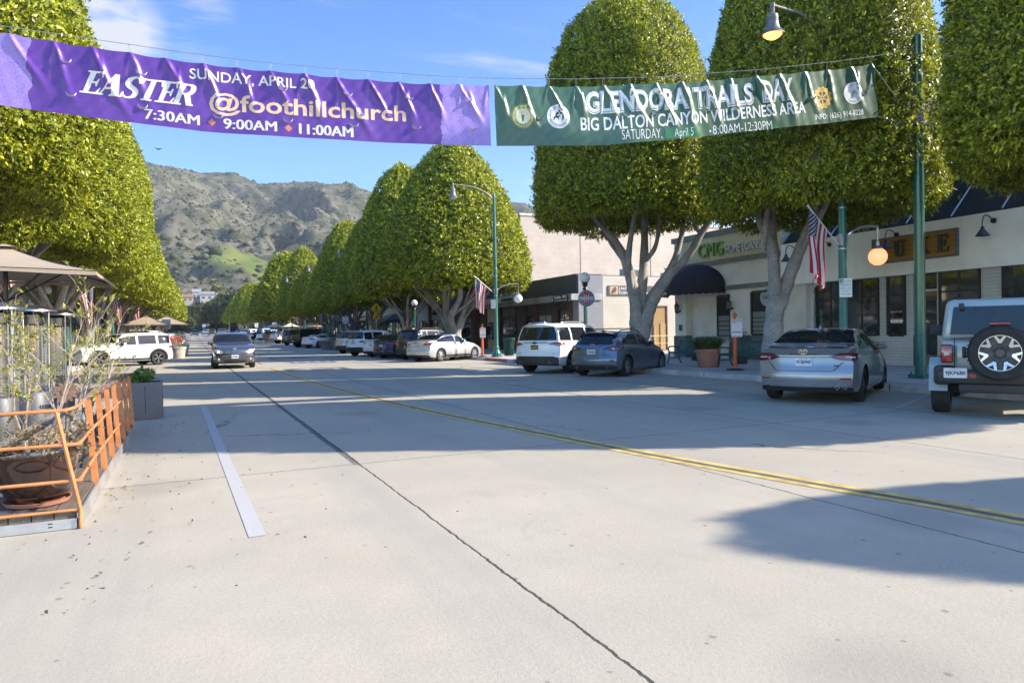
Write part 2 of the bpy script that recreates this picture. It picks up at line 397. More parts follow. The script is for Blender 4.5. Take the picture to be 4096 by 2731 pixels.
def sidewalk_mat():
    m, nt, b = nodes_of('scored sidewalk concrete')
    tc = nt.nodes.new('ShaderNodeTexCoord'); sp = nt.nodes.new('ShaderNodeSeparateXYZ'); nt.links.new(tc.outputs['Object'], sp.inputs[0])
    t = _tex(nt, 'ShaderNodeTexNoise', .7, detail=7); t2 = _tex(nt, 'ShaderNodeTexNoise', 45, detail=3)
    c = mixrgb(nt, rampf(nt, t.outputs['Fac'], .3, .72), (.40, .38, .35), (.29, .275, .25))
    c = mixrgb(nt, rampf(nt, t2.outputs['Fac'], .45, .75, 0, .3), c, (.18, .17, .16))
    def sl(v, period):
        f = mth(nt, 'ABSOLUTE', mth(nt, 'SUBTRACT', mth(nt, 'FRACT', mth(nt, 'DIVIDE', v, period)), .5))
        return rampf(nt, f, .006, .003)
    c = mixrgb(nt, mth(nt, 'MAXIMUM', sl(sp.outputs[0], 1.52), sl(sp.outputs[1], 1.52)), c, (.09, .085, .08))
    nt.links.new(c, b.inputs['Base Color']); b.inputs['Roughness'].default_value = .9
    return m
SWM = sidewalk_mat()
CURB = mat('kerb concrete', (.36, .345, .32), .9, var=.3, scale=1.2, bump=.3, bscale=30)
REDK = mat('faded red kerb paint', (.36, .075, .07), .75, var=.35, scale=2.2)
g = MB(); strip(g, XR+.15, 21.4, -60, 26.7, .15); strip(g, XR+.15, 21.4, 35.8, 320, .15); strip(g, XR+.15, 21.4, 29.6, 35.8, .15)
strip(g, 21.4, 60, 26.7, 35.8, .15); struct('sidewalk', g, SWM)
g = MB(); strip(g, XL-5.2, XL-.15, -60, 320, .15); struct('sidewalk', g, SWM)
def kerb(x, y0, y1, side, mi, g):
    """upright kerb block with a rounded top edge towards the road, side=+1 when the road lies on -X"""
    ys = ysteps(y0, y1)
    for a, b_ in zip(ys[:-1], ys[1:]):
        pr = [(0, 0), (.012, .115), (.03, .145), (.06, .156), (.15, .156), (.15, 0)]
        v = [(x+side*p, y, gz(y)+q) for y in (a, b_) for p, q in pr]; k = len(pr)
        g.add(v, [(i, i+1, i+1+k, i+k) if side < 0 else (i, i+k, i+1+k, i+1) for i in range(k-1)], mi)
    for y in (y0, y1):
        g.add([(x+side*p, y, gz(y)+q) for p, q in pr], [tuple(range(len(pr)))], mi)
g = MB(); kerb(XR, -60, 26.6, 1, 0, g); kerb(XR, 33.4, 320, 1, 0, g)
for yy in np.arange(-2, 26, 3.05): g.box((XR+.02, yy, .075), (.05, .012, .14), 2)
kerb(XR, 29.9, 30.6, 1, 0, g); kerb(XR, 30.6, 33.4, 1, 1, g); kerb(XL, -60, 320, -1, 0, g)
struct('kerb', g, [CURB, REDK, mat('kerb joint', (.03, .03, .03), 1)])
# driveway between the two low buildings
g = MB(); g.add([(XR, 26.6, .012), (XR, 29.7, .012), (21.4, 29.6, .152), (21.4, 26.7, .152)], [(0, 3, 2, 1)]); struct('driveway', g, SWM)

# ------------------------------------------------------------------ painted markings
YEL = mat('worn yellow road paint', (.47, .33, .10), .7, var=.28, scale=5, bump=.3, bscale=90)
BLK = mat('black road paint', (.085, .082, .08), .7, var=.3, scale=4)
def worn_white():
    m, nt, b = nodes_of('worn white road paint')
    a = _tex(nt, 'ShaderNodeTexNoise', 26, detail=6, rough=.75); a2 = _tex(nt, 'ShaderNodeTexNoise', 2.5, detail=4)
    w = mth(nt, 'ADD', rampf(nt, a.outputs['Fac'], .48, .68), rampf(nt, a2.outputs['Fac'], .6, .9, 0, .5))
    nt.links.new(mixrgb(nt, w, (.355, .348, .340), (.325, .30, .26)), b.inputs['Base Color']); b.inputs['Roughness'].default_value = .75
    return m
WHT = worn_white()
def cr(pts, n):
    """Catmull-Rom through points"""
    P = [np.array(p, float) for p in pts]; P = [2*P[0]-P[1]]+P+[2*P[-1]-P[-2]]; out = []
    for i in range(1, len(P)-2):
        for k in range(n):
            t = k/n; a, b_, c, d = P[i-1:i+3]
            out.append(.5*((2*b_)+(-a+c)*t+(2*a-5*b_+4*c-d)*t*t+(-a+3*b_-3*c+d)*t**3))
    out.append(P[-2]); return out
def ribbon(mb, pts, off0, off1, dz, mi=0):
    v = []; k = len(pts)
    for i, p in enumerate(pts):
        d = pts[min(k-1, i+1)]-pts[max(0, i-1)]; d = d/np.linalg.norm(d); nrm = np.array([d[1], -d[0]])
        for o_ in (off0, off1):
            q = p+nrm*o_; v.append((q[0], q[1], gz(q[1])+dz))
    mb.add(v, [(2*i, 2*i+1, 2*i+3, 2*i+2) for i in range(k-1)], mi)
g = MB(); cl = cr([(6.05, -1.5), (5.55, 2.9), (5.19, 4.66), (4.71, 7.39), (3.95, 13.73), (3.48, 23), (3.33, 33.3)], 8)
ribbon(g, cl, -.15, -.045, .004, 0); ribbon(g, cl, -.045, .045, .0042, 1); ribbon(g, cl, .045, .15, .004, 0)
cl2 = cr([(3.45, 38.4), (3.55, 44), (3.9, 48.4)], 5)
ribbon(g, cl2, -.165, -.055, .004, 0); ribbon(g, cl2, -.055, .055, .0042, 1); ribbon(g, cl2, .055, .165, .004, 0)
for p in ([(3.9, 48.4), (5.2, 56), (6.45, 63.4)], [(6.45, 63.4), (6.3, 68), (6.0, 73)], [(5.9, 76), (5.2, 88), (4.8, 100)], [(3.2, 48.5), (3.0, 75), (3.6, 110)]):
    c_ = cr(p, 5); ribbon(g, c_, -.12, .12, .004, 0); ribbon(g, c_, -.06, .06, .006, 1)
struct('road_marking_yellow', g, [YEL, BLK])
g = MB()
ribbon(g, cr([(.42, 5.28), (.34, 10), (.25, 16)], 6), -.06, .06, .004)
for y in (39, 58, 79, 100): ribbon(g, cr([(.05, y), (-.1, y+1.6), (-.2, y+3.2)], 2), -.06, .06, .004)
ribbon(g, cr([(6.58, 26.4), (6.55, 28.5), (6.5, 30.4)], 2), -.06, .06, .004)
hd = np.array([math.sin(rad(66)), math.cos(rad(66))])
for y in (2.1, 5.05, 8.02, 10.97, 13.84, 16.93, 19.9, 36.4, 39.6, 42.8, 46.0, 49.2, 52.4, 70.4, 73.8, 77.2, 80.6, 84, 87.4, 90.8, 94.2):
    a = np.array([11.3, y]); ribbon(g, [a, a+hd*1.4, a+hd*2.85], -.05, .05, .0035)
for y in (27, 30.4, 33.8, 37.2, 41, 44.4):
    a = np.array([-2.0, y]); ribbon(g, [a, a-hd*1.4, a-hd*2.85], -.05, .05, .0035)
struct('road_marking_white', g, WHT)
g = MB(); 
def flat_panel(x0, x1, y0, y1, skew=0.0, dz=.0045, mi=1):
    g.add([(x0, y0, gz(y0)+dz), (x1, y0-skew, gz(y0)+dz), (x1, y1-skew, gz(y1)+dz), (x0, y1, gz(y1)+dz)], [(0, 1, 2, 3)], mi)
flat_panel(5.0, 7.3, 37.7, 40.1); flat_panel(4.65, 7.35, 45.8, 48.2); flat_panel(3.75, 6.4, 29.9, 31.9)
for s_, x, y, w in (('PED', 6.15, 37.95, 2.0), ('XING', 6.0, 46.05, 2.3)):
    put_text(g, s_, 1, T(x, y, gz(y+1)+.012), 0, fit=(w, 1.85), bold=.03)
# left-pointing arrow lettered on the black patch
for poly in ([(4.0, 30.9), (4.9, 31.5), (4.9, 31.1), (5.6, 31.1), (5.6, 30.4), (6.1, 30.4), (6.1, 30.75), (5.9, 30.75), (5.9, 31.35), (4.9, 30.72), (4.9, 30.3)],):
    g.add([(4.0, 30.9, .01), (4.8, 31.5, .01), (4.8, 30.3, .01), (4.8, 31.05, .01), (4.8, 30.75, .01), (6.0, 30.75, .01), (6.0, 31.05, .01), (5.7, 30.75, .01), (6.0, 30.15, .01), (5.7, 30.15, .01)],
          [(0, 2, 1), (4, 5, 6, 3), (7, 9, 8, 5)], 0)
struct('road_marking_lettering', g, [WHT, BLK])

# ================================================================== HILLS
def perlin(x, y, seed=0):
    r = np.random.default_rng(seed); p = r.permutation(256); p = np.r_[p, p]; ang = r.random(256)*2*PI; gx, gy = np.cos(ang), np.sin(ang)
    xi, yi = np.floor(x).astype(int), np.floor(y).astype(int); xf, yf = x-xi, y-yi
    u, v = xf**3*(xf*(xf*6-15)+10), yf**3*(yf*(yf*6-15)+10)
    def gr(ix, iy, dx, dy):
        h = p[p[ix & 255]+(iy & 255)]; return gx[h]*dx+gy[h]*dy
    a, b_ = gr(xi, yi, xf, yf), gr(xi+1, yi, xf-1, yf); c, d = gr(xi, yi+1, xf, yf-1), gr(xi+1, yi+1, xf-1, yf-1)
    return (a*(1-u)+b_*u)*(1-v)+(c*(1-u)+d*u)*v
def fbm(x, y, o=5, seed=0, gain=.5):
    s_, a = 0, 1
    for k in range(o): s_ = s_+a*perlin(x*2**k, y*2**k, seed+k); a *= gain
    return s_
RIDGE_PX = [(200, 560), (400, 610), (575, 655), (700, 678), (800, 700), (920, 699), (1010, 728), (1150, 735), (1300, 738), (1390, 736), (1480, 758), (1540, 766), (1700, 800), (2090, 818), (2135, 835), (2400, 880), (3000, 960)]
_rz = []
for p in RIDGE_PX:
    d = ray(*p); _rz.append((math.degrees(math.atan2(d.x, d.y)), d.z/math.hypot(d.x, d.y)))
def hill_h(az, r):
    """az in degrees, r in metres from the street -> height"""
    te = np.interp(az, [a for a, _ in _rz], [b_ for _, b_ in _rz])
    rr = 1750+60*np.sin(az*.35)
    fr = np.interp(r/rr, [0, .2, .27, .40, .52, .74, .93, 1.0, 1.15, 1.8], [.03, .05, .10, .30, .45, .73, .955, 1.0, .95, .3])
    h = r*te*fr
    wgt = np.clip(np.interp(r/rr, [.22, .36, .55, .85, 1.0, 1.2], [0, .35, 1, .85, .12, .3]), 0, 1)
    x, y = r*np.sin(np.radians(az)), r*np.cos(np.radians(az))
    wx = fbm(x/420, y/420, 3, 11)*.9
    spur = 1-2.2*np.abs(fbm((x*.95+y*.25)/230+wx, (y*.8-x*.2)/620+wx*.5, 4, 3, .45))
    fine = fbm(x/70, y/70, 4, 23)
    return h+CAM_H+wgt*(92*(spur-.55)+27*fine)
def make_hills():
    az = np.linspace(-24, 58, 330); r = np.r_[np.linspace(395, 900, 70), np.linspace(908, 2300, 170)]
    A, R = np.meshgrid(az, r, indexing='ij'); Z = hill_h(A, R)
    edge = np.clip((R-395)/60, 0, 1); Z = Z*edge+(gz(395)-1)*(1-edge)
    Xx, Yy = R*np.sin(np.radians(A)), R*np.cos(np.radians(A))
    na, nr = A.shape; v = np.stack([Xx, Yy, Z], -1).reshape(-1, 3)
    ii, jj = np.meshgrid(np.arange(na-1), np.arange(nr-1), indexing='ij'); q = (ii*nr+jj).ravel()
    f = np.stack([q, q+nr, q+nr+1, q+1], -1)[:, ::-1]
    me = bpy.data.meshes.new('hills'); me.from_pydata(v.tolist(), [], f.tolist()); me.polygons.foreach_set('use_smooth', [True]*len(f))
    m, nt, b = nodes_of('chaparral hillside')
    N = lambda sc, d=5, rr=.6: _tex(nt, 'ShaderNodeTexNoise', sc, detail=d, rough=rr).outputs['Fac']
    c = mixrgb(nt, rampf(nt, N(.012, 7), .35, .65), (.128, .115, .094), (.080, .078, .055))
    c = mixrgb(nt, rampf(nt, N(.05, 6, .7), .44, .60, 0, .85), c, (.036, .045, .022))
    v_ = _tex(nt, 'ShaderNodeTexVoronoi', .085); c = mixrgb(nt, mth(nt, 'MULTIPLY', rampf(nt, v_.outputs['Distance'], .55, .2), rampf(nt, N(.02, 4), .38, .6)), c, (.028, .036, .017))
    c = mixrgb(nt, rampf(nt, N(.16, 5, .75), .58, .7, 0, .6), c, (.20, .165, .125))
    tc = nt.nodes.new('ShaderNodeTexCoord'); sp = nt.nodes.new('ShaderNodeSeparateXYZ'); nt.links.new(tc.outputs['Object'], sp.inputs[0])
    mead = mth(nt, 'MULTIPLY', rampf(nt, sp.outputs[2], 150, 95), rampf(nt, mth(nt, 'ADD', N(.0045, 3), mth(nt, 'MULTIPLY', N(.05, 4), .15)), .64, .70))
    ex = mth(nt, 'DIVIDE', mth(nt, 'SUBTRACT', sp.outputs[0], 88), 85); ey = mth(nt, 'DIVIDE', mth(nt, 'SUBTRACT', sp.outputs[1], 760), 95)
    ell = mth(nt, 'ADD', mth(nt, 'ADD', mth(nt, 'MULTIPLY', ex, ex), mth(nt, 'MULTIPLY', ey, ey)), mth(nt, 'MULTIPLY', N(.03, 5), .7))
    mead = mth(nt, 'MAXIMUM', mth(nt, 'MULTIPLY', mead, .6), mth(nt, 'MULTIPLY', rampf(nt, ell, 1.25, .85), .9))
    c = mixrgb(nt, mead, c, mixrgb(nt, rampf(nt, N(.05, 6), .35, .7), (.072, .11, .024), (.125, .135, .045)))
    nt.links.new(c, b.inputs['Base Color']); b.inputs['Roughness'].default_value = 1; b.inputs['Specular IOR Level'].default_value = .1
    me.materials.append(m); o = bpy.data.objects.new('hills', me); link(o); o['kind'] = 'structure'
make_hills()
ICO = None
def ico(sub=1):
    bm = bmesh.new(); bmesh.ops.create_icosphere(bm, subdivisions=sub, radius=1)
    r = np.array([tuple(v.co) for v in bm.verts]), np.array([[v.index for v in f.verts] for f in bm.faces]); bm.free(); return r
def rnd_mesh(name, v, f, mats, rnd=None, smooth=False):
    """fast mesh from arrays; rnd is a per-vertex random number for the material"""
    v = np.asarray(v, np.float32); f = np.asarray(f, np.int32); k = f.shape[1]
    me = bpy.data.meshes.new(name); me.vertices.add(len(v)); me.vertices.foreach_set('co', v.ravel())
    me.loops.add(f.size); me.loops.foreach_set('vertex_index', f.ravel())
    me.polygons.add(len(f)); me.polygons.foreach_set('loop_start', np.arange(len(f), dtype=np.int32)*k)
    if rnd is not None:
        a = me.attributes.new('rnd', 'FLOAT', 'POINT'); a.data.foreach_set('value', np.asarray(rnd, np.float32))
    for m in mats: me.materials.append(m)
    me.update(calc_edges=True); 
    if smooth: me.polygons.foreach_set('use_smooth', [True]*len(f))
    return me
def leaf_mat(name, dark, mid, light, trans=.3, rough=.42):
    m, nt, b = nodes_of(name); at = nt.nodes.new('ShaderNodeAttribute'); at.attribute_name = 'rnd'
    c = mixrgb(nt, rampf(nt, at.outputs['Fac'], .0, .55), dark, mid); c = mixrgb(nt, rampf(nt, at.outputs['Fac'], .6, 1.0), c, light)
    nt.links.new(c, b.inputs['Base Color']); b.inputs['Roughness'].default_value = rough; b.inputs['Specular IOR Level'].default_value = .45
    tr = nt.nodes.new('ShaderNodeBsdfTranslucent'); nt.links.new(mixrgb(nt, 1.0, c, (1.25, 1.2, .6), 'MULTIPLY'), tr.inputs['Color'])
    mx = nt.nodes.new('ShaderNodeMixShader'); mx.inputs[0].default_value = trans
    nt.links.new(b.outputs[0], mx.inputs[1]); nt.links.new(tr.outputs[0], mx.inputs[2])
    nt.links.new(mx.outputs[0], nt.nodes['Material Output'].inputs['Surface']); return m
def hillside_shrubs():
    r = np.random.default_rng(5); n = 30000; az = r.uniform(-16, 27, n); rad_ = 480+1330*r.random(n)**.75
    x, y = rad_*np.sin(np.radians(az)), rad_*np.cos(np.radians(az))
    keep = (fbm(x/120, y/120, 4, 41)+r.normal(0, .25, n) > -.08) & (((x-88)/80)**2+((y-760)/85)**2 > r.random(n)*1.3); az, rad_, x, y = az[keep], rad_[keep], x[keep], y[keep]; n = len(x)
    z = hill_h(az, rad_); s_ = r.lognormal(.62, .42, n)*(.72+.2*(rad_ < 900)); iv, jf = ico(1)
    v = iv[None]*np.stack([s_*1.15, s_*1.15, s_*.85], -1)[:, None]*(1+r.uniform(-.28, .28, (n, len(iv), 1)))+np.stack([x, y, z+s_*.25], -1)[:, None]
    f = jf[None]+(np.arange(n)*len(iv))[:, None, None]
    rn = np.repeat(r.random(n), len(iv))
    o = bpy.data.objects.new('shrubs', rnd_mesh('shrubs', v.reshape(-1, 3), f.reshape(-1, 3), [leaf_mat('chaparral', (.02, .028, .013), (.042, .050, .024), (.085, .08, .048), .05, .9)], rn)); link(o)
    tag(o, 'grey green chaparral shrubs dotting the dry hillsides behind the town', 'shrubs', kind='stuff')
hillside_shrubs()
# ================================================================== TREES
FICUS = leaf_mat('clipped ficus leaves', (.062, .090, .010), (.275, .312, .019), (.57, .545, .045), .27, .42)
PROF = [(.10, .075), (.45, .055), (.72, .02), (.88, .0), (.965, .03), (1.0, .09), (1.0, .2), (.985, .33), (.935, .47), (.855, .61), (.745, .735), (.60, .84), (.42, .92), (.22, .975), (0.01, 1.0)]
def leaf_cloud(pos, nrm, L, Wd, per, rng, spread=.75, jit=.10):
    """sprigs of pointed leaves at pos, facing roughly along nrm"""
    n = len(pos); ax = nrm*.8+rng.normal(0, .48, (n, 3)); ax[:, 2] += .15; ax /= np.linalg.norm(ax, axis=1)[:, None]
    A = np.repeat(ax, per, 0); Pp = np.repeat(pos, per, 0)
    q = rng.normal(0, 1, A.shape); q -= A*(q*A).sum(1)[:, None]; q /= np.linalg.norm(q, axis=1)[:, None]+1e-9
    d = A*(1-spread*rng.random((len(A), 1)))+q*spread; d /= np.linalg.norm(d, axis=1)[:, None]
    w = np.cross(np.repeat(nrm, per, 0)+rng.normal(0, .42, A.shape), d); w /= np.linalg.norm(w, axis=1)[:, None]+1e-9
    l = L*rng.uniform(.65, 1.25, (len(A), 1)); b0 = Pp+A*rng.uniform(-jit, jit, (len(A), 1))
    up = np.cross(w, d)*.10*l
    v = np.stack([b0, b0+d*l*.45+w*Wd*l/L*.5+up, b0+d*l, b0+d*l*.45-w*Wd*l/L*.5+up], 1)
    rn = np.clip(np.repeat(np.clip(rng.normal(.45, .2, n), 0, 1), per)+rng.normal(0, .18, len(A)), 0, 1)
    return v.reshape(-1, 3), np.arange(len(A)*4).reshape(-1, 4), np.repeat(rn, 4)
def crown_mesh(name, R, H, nspr, L, seed, prof=PROF, per=7, bump=.05, material=None):
    rng = np.random.default_rng(seed); pr = np.array(prof)*np.array([R, H])
    seg = np.diff(pr, axis=0); ln = np.hypot(seg[:, 0], seg[:, 1]); rm = (pr[:-1, 0]+pr[1:, 0])/2; pw = ln*rm; cum = np.r_[0, np.cumsum(pw)]/pw.sum()
    u = np.interp(rng.random(nspr), cum, np.arange(len(pr))); i = np.clip(u.astype(int), 0, len(seg)-1); t = u-i
    p2 = pr[i]+seg[i]*t[:, None]; tan = np.stack([np.interp(u, np.arange(len(pr)), np.gradient(pr[:, 0])), np.interp(u, np.arange(len(pr)), np.gradient(pr[:, 1]))], -1)
    nr = np.stack([tan[:, 1], -tan[:, 0]], -1); nr /= np.linalg.norm(nr, axis=1)[:, None]
    a = rng.random(nspr)*2*PI
    def dsp(a, z):
        k = seed*1.7
        return bump*R*(.5*np.sin(3*a+k)*np.sin(z*.9+k)+.45*np.sin(5*a-k+z*.7)+.35*np.sin(9*a+z*1.9+k)*np.cos(z*2.3)+.25*np.sin(17*a+k*2)*np.sin(3.7*z))
    dep = rng.exponential(.13, nspr)-.10; off = dsp(a, p2[:, 1])-dep
    stray = rng.random(nspr) < .035; off = off+stray*rng.uniform(0, .22, nspr)
    p2 = p2+nr*off[:, None]
    pos = np.stack([p2[:, 0]*np.cos(a), p2[:, 0]*np.sin(a), p2[:, 1]], -1); nrm = np.stack([nr[:, 0]*np.cos(a), nr[:, 0]*np.sin(a), nr[:, 1]], -1)
    v, f, rn = leaf_cloud(pos, nrm, L, L*.46, per, rng)
    # dense inner foliage that closes the crown
    na, nz = 40, 26; zs = np.linspace(0, len(pr)-1, nz); ang = np.linspace(0, 2*PI, na, endpoint=False)
    ii = np.interp(zs, np.arange(len(pr)), pr[:, 0]); kk = np.interp(zs, np.arange(len(pr)), pr[:, 1])
    Rr = ii[:, None]*np.ones(na)[None]+dsp(ang[None], kk[:, None])*(ii[:, None] > .3*R)-.30-.12*rng.random((nz, na)); Rr = np.maximum(Rr, .02)
    Zz = kk[:, None]*(1-.35/H)+.22+0*Rr
    iv = np.stack([Rr*np.cos(ang), Rr*np.sin(ang), Zz], -1).reshape(-1, 3)
    fi = [(a_*na+b_, a_*na+(b_+1) % na, (a_+1)*na+(b_+1) % na, (a_+1)*na+b_) for a_ in range(nz-1) for b_ in range(na)]
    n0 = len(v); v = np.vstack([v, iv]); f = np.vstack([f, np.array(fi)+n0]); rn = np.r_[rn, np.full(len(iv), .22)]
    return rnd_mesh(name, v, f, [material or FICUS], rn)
BARK = None
def bark():
    m, nt, b = nodes_of('smooth grey bark')
    t = _tex(nt, 'ShaderNodeTexNoise', 2.2, detail=6); t2 = _tex(nt, 'ShaderNodeTexNoise', 16, detail=4, mapscale=(1, 1, 2.6)); t3 = _tex(nt, 'ShaderNodeTexNoise', 60, detail=3)
    c = mixrgb(nt, rampf(nt, t.outputs['Fac'], .3, .7), (.37, .35, .325), (.225, .21, .19))
    c = mixrgb(nt, rampf(nt, t2.outputs['Fac'], .56, .66, 0, .85), c, (.055, .048, .042)); c = mixrgb(nt, rampf(nt, t3.outputs['Fac'], .5, .75, 0, .35), c, (.10, .09, .08))
    nt.links.new(c, b.inputs['Base Color']); b.inputs['Roughness'].default_value = .85
    bp = nt.nodes.new('ShaderNodeBump'); bp.inputs['Strength'].default_value = .5; bp.inputs['Distance'].default_value = .02
    nt.links.new(t2.outputs['Fac'], bp.inputs['Height']); nt.links.new(bp.outputs[0], b.inputs['Normal']); return m
BARK = bark()
def limb(mb, pts, r0, r1, n=10, k=5):
    P = cr(pts, k); m_ = len(P); mb.tube([tuple(p) for p in P], [r0+(r1-r0)*(i/(m_-1))**.8+.012*math.sin(i*2.1+r0*40) for i in range(m_)], n)
def trunk_mesh(name, zc, R, seed, nl=6, fork=1.7, girth=.36):
    """short flared trunk that forks into upswept limbs reaching the underside of the crown"""
    r = random.Random(seed); mb = MB(); lean = (r.uniform(-.15, .15), r.uniform(-.15, .15))
    limb(mb, [(0, 0, -.05), (.02, .0, .25), (lean[0]*.5, lean[1]*.5, fork*.6), (lean[0], lean[1], fork+.2)], girth*1.35, girth*.92, 14, 4)
    for k in range(5):
        a = 2*PI*k/5+r.random(); limb(mb, [(.14*math.cos(a), .14*math.sin(a), .9), (girth*1.05*math.cos(a), girth*1.05*math.sin(a), .3), (girth*1.6*math.cos(a), girth*1.6*math.sin(a), -.08)], girth*.5, girth*.28, 8, 3)
    for k in range(nl):
        a = 2*PI*(k+r.uniform(-.25, .25))/nl; s_ = r.uniform(.35, .62)*R; z0 = fork*r.uniform(.72, 1.02); zt = zc+r.uniform(.3, .9)
        c, s = math.cos(a), math.sin(a); b1 = r.uniform(-.25, .25)
        p0 = (lean[0]*.8+.08*c, lean[1]*.8+.08*s, z0); p1 = (lean[0]+s_*.30*c-b1*s, lean[1]+s_*.30*s+b1*c, z0+(zt-z0)*.34); p2 = (s_*.62*c+b1*s*.6, s_*.62*s-b1*c*.6, z0+(zt-z0)*.68); p3 = (s_*c, s_*s, zt)
        g0 = girth*r.uniform(.46, .62); limb(mb, [p0, p1, p2, p3], g0, g0*.5, 9, 4)
        for q in range(2):
            a2 = a+r.uniform(-.9, .9); s2 = s_+r.uniform(.2, .5)*R*.6; c2, sn2 = math.cos(a2), math.sin(a2)
            b0 = p1 if q == 0 else p2
            limb(mb, [b0, ((b0[0]+s2*c2)/2+.1*sn2, (b0[1]+s2*sn2)/2, (b0[2]+zt)/2+.15), (s2*c2, s2*sn2, zt+.2)], g0*.42, g0*.16, 7, 3)
    return mb.mesh(name, [BARK])
CR_N = [crown_mesh('crown', 4.0, 8.8, 42000, .100, 1, per=7), crown_mesh('crown', 3.6, 8.5, 30000, .108, 2, per=7)]
PROFT = [(.10, .075), (.45, .055), (.75, .02), (.9, .0), (.98, .04), (1.0, .10), (.985, .2), (.93, .32), (.84, .45), (.715, .58), (.595, .70), (.48, .80), (.355, .89), (.21, .96), (.01, 1.0)]
CR_M = [crown_mesh('crown', 4.1, 8.9, 16000, .165, 3, PROFT), crown_mesh('crown', 4.1, 8.9, 19000, .150, 8, PROFT, bump=.035)]
CR_F = [crown_mesh('crown', 4.1, 8.9, 7000, .26, 4, PROFT, per=6)]
TR = [trunk_mesh('trunk', 4.6, 4.0, 21, 7, 1.5, .40), trunk_mesh('trunk', 4.6, 4.0, 22, 6, 1.9, .36), trunk_mesh('trunk', 4.6, 4.0, 23, 5, 1.7, .33)]
def ficus(x, y, zc, R, H, crown, trunk, label, group, rz=0.0, R0=4.1, H0=8.9, z0=4.6):
    b = gz(y)+.15; t = thing('ficus_tree', label, 'tree', (x, y, b), rz, group)
    c = obj('crown', crown, None, t); c.location = (0, 0, zc-.15); c.scale = (R/R0, R/R0, H/H0)
    if trunk is not None:
        k = obj('trunk', trunk, None, t); s_ = (zc)/z0; k.scale = (R/R0, R/R0, s_)
    return t
GR, GL = 'clipped trees along the right side of the street', 'clipped trees along the left side of the street'
# two nearest right-hand trees in view have their own limbs
def trunk_near(x, y, stems, girth):
    """stems given as lists of (sideways, deeper, height, radius) relative to the base; sideways = to the right as seen from the street"""
    az = math.atan2(x, y); ex = Vector((math.cos(az), -math.sin(az), 0)); ey = Vector((math.sin(az), math.cos(az), 0)); mb = MB()
    for st in stems:
        P = cr([tuple(ex*s_+ey*d+Vector((0, 0, h))) for s_, d, h, _ in st], 6); rr = np.interp(np.linspace(0, len(st)-1, len(P)), np.arange(len(st)), [q[3] for q in st])
        mb.tube([tuple(p) for p in P], [q*girth*(1+.05*math.sin(i*1.7)) for i, q in enumerate(rr)], 12)
    return mb.mesh('trunk', [BARK])
st_a = [[(0, 0, -.05, .56), (.0, 0, .35, .44), (.0, 0, 1.1, .37), (-.02, 0, 1.9, .36)],
        [(-.05, 0, 1.3, .30), (-.1, 0, 2.3, .26), (-.35, -.1, 3.6, .21), (-.75, -.2, 4.6, .15), (-1.5, -.3, 5.5, .10), (-1.9, -.3, 6.1, .07)],
        [(-.02, 0, 1.6, .26), (.12, .3, 2.8, .22), (.25, .6, 4.2, .18), (.3, .8, 6.2, .11)],
        [(.1, -.1, 1.0, .30), (.36, -.2, 1.9, .25), (.62, -.3, 2.5, .21), (1.18, -.4, 3.35, .18), (1.88, -.45, 4.1, .155), (2.42, -.45, 5.0, .13), (3.0, -.4, 5.75, .10), (3.2, -.3, 6.5, .07)],
        [(.05, .1, 2.0, .17), (.6, .5, 2.8, .16), (1.3, .8, 3.8, .14), (1.7, 1.0, 5.0, .11), (1.9, 1.2, 6.4, .08)],
        [(-.2, 0, 2.5, .15), (-.35, -.5, 3.8, .13), (-.2, -.9, 5.0, .10), (.1, -1.1, 6.3, .08)],
        [(2.3, -.45, 4.85, .09), (2.05, -.7, 5.2, .07), (1.95, -.8, 6.0, .055)], [(-.6, -.1, 4.1, .10), (-1.1, .4, 4.9, .08), (-1.4, .8, 6.0, .06)],
        [(.2, .6, 3.9, .11), (.7, .2, 4.6, .09), (.9, 0, 6.1, .06)], [(2.5, -.4, 5.1, .08), (2.8, .1, 5.6, .065), (3.0, .3, 6.3, .05)]]
st_b = [[(0, 0, -.05, .50), (.0, 0, .4, .40), (.05, 0, 1.3, .33), (.15, 0, 2.2, .31)],
        [(.1, 0, 1.7, .27), (.1, -.1, 2.7, .22), (.02, -.15, 3.6, .17), (-.2, -.2, 4.2, .14), (-.55, -.2, 5.2, .10)],
        [(.2, 0, 1.9, .27), (.5, .1, 2.8, .24), (.85, .2, 3.7, .20), (1.15, .25, 4.5, .16), (1.3, .3, 5.5, .12)],
        [(.05, .05, 2.2, .21), (.1, .35, 3.2, .20), (.05, .6, 4.3, .17), (.05, .8, 5.6, .12)],
        [(.8, .2, 3.5, .13), (1.2, -.3, 4.2, .11), (1.7, -.6, 5.2, .08)], [(-.2, -.15, 3.6, .11), (-.1, -.7, 4.5, .09), (.0, -1.0, 5.5, .07)]]
def near_tree(x, y, zc, R, H, ci, tr, label, rz=0.0, dx=0.0, dy=0.0):
    t = ficus(x, y, zc, R, H, CR_N[ci], tr, label, GR, 0, (4.0, 3.6)[ci], (8.8, 8.5)[ci]); t.children[0].rotation_euler = (0, 0, rz); t.children[0].location.x = dx; t.children[0].location.y = dy
    if tr not in TR: t.children[1].scale = (1, 1, 1)
    return t
near_tree(15.7, -1.75, 3.2, 1.7, 5.0, 1, TR[1], 'clipped tree past the picture edge, seen only by its shadow on the road', 1.0)
near_tree(15.9, 5.9, 4.55, 3.4, 9.4, 0, TR[0], 'dark clipped tree at the picture edge above the pale green off-road car', 2.1)
near_tree(15.6, 15.0, 4.75, 3.1, 9.2, 1, trunk_near(15.6, 15.0, st_b, .82), 'clipped tree behind the tall green banner pole, trunk beside the flag', .4, .95, -.95)
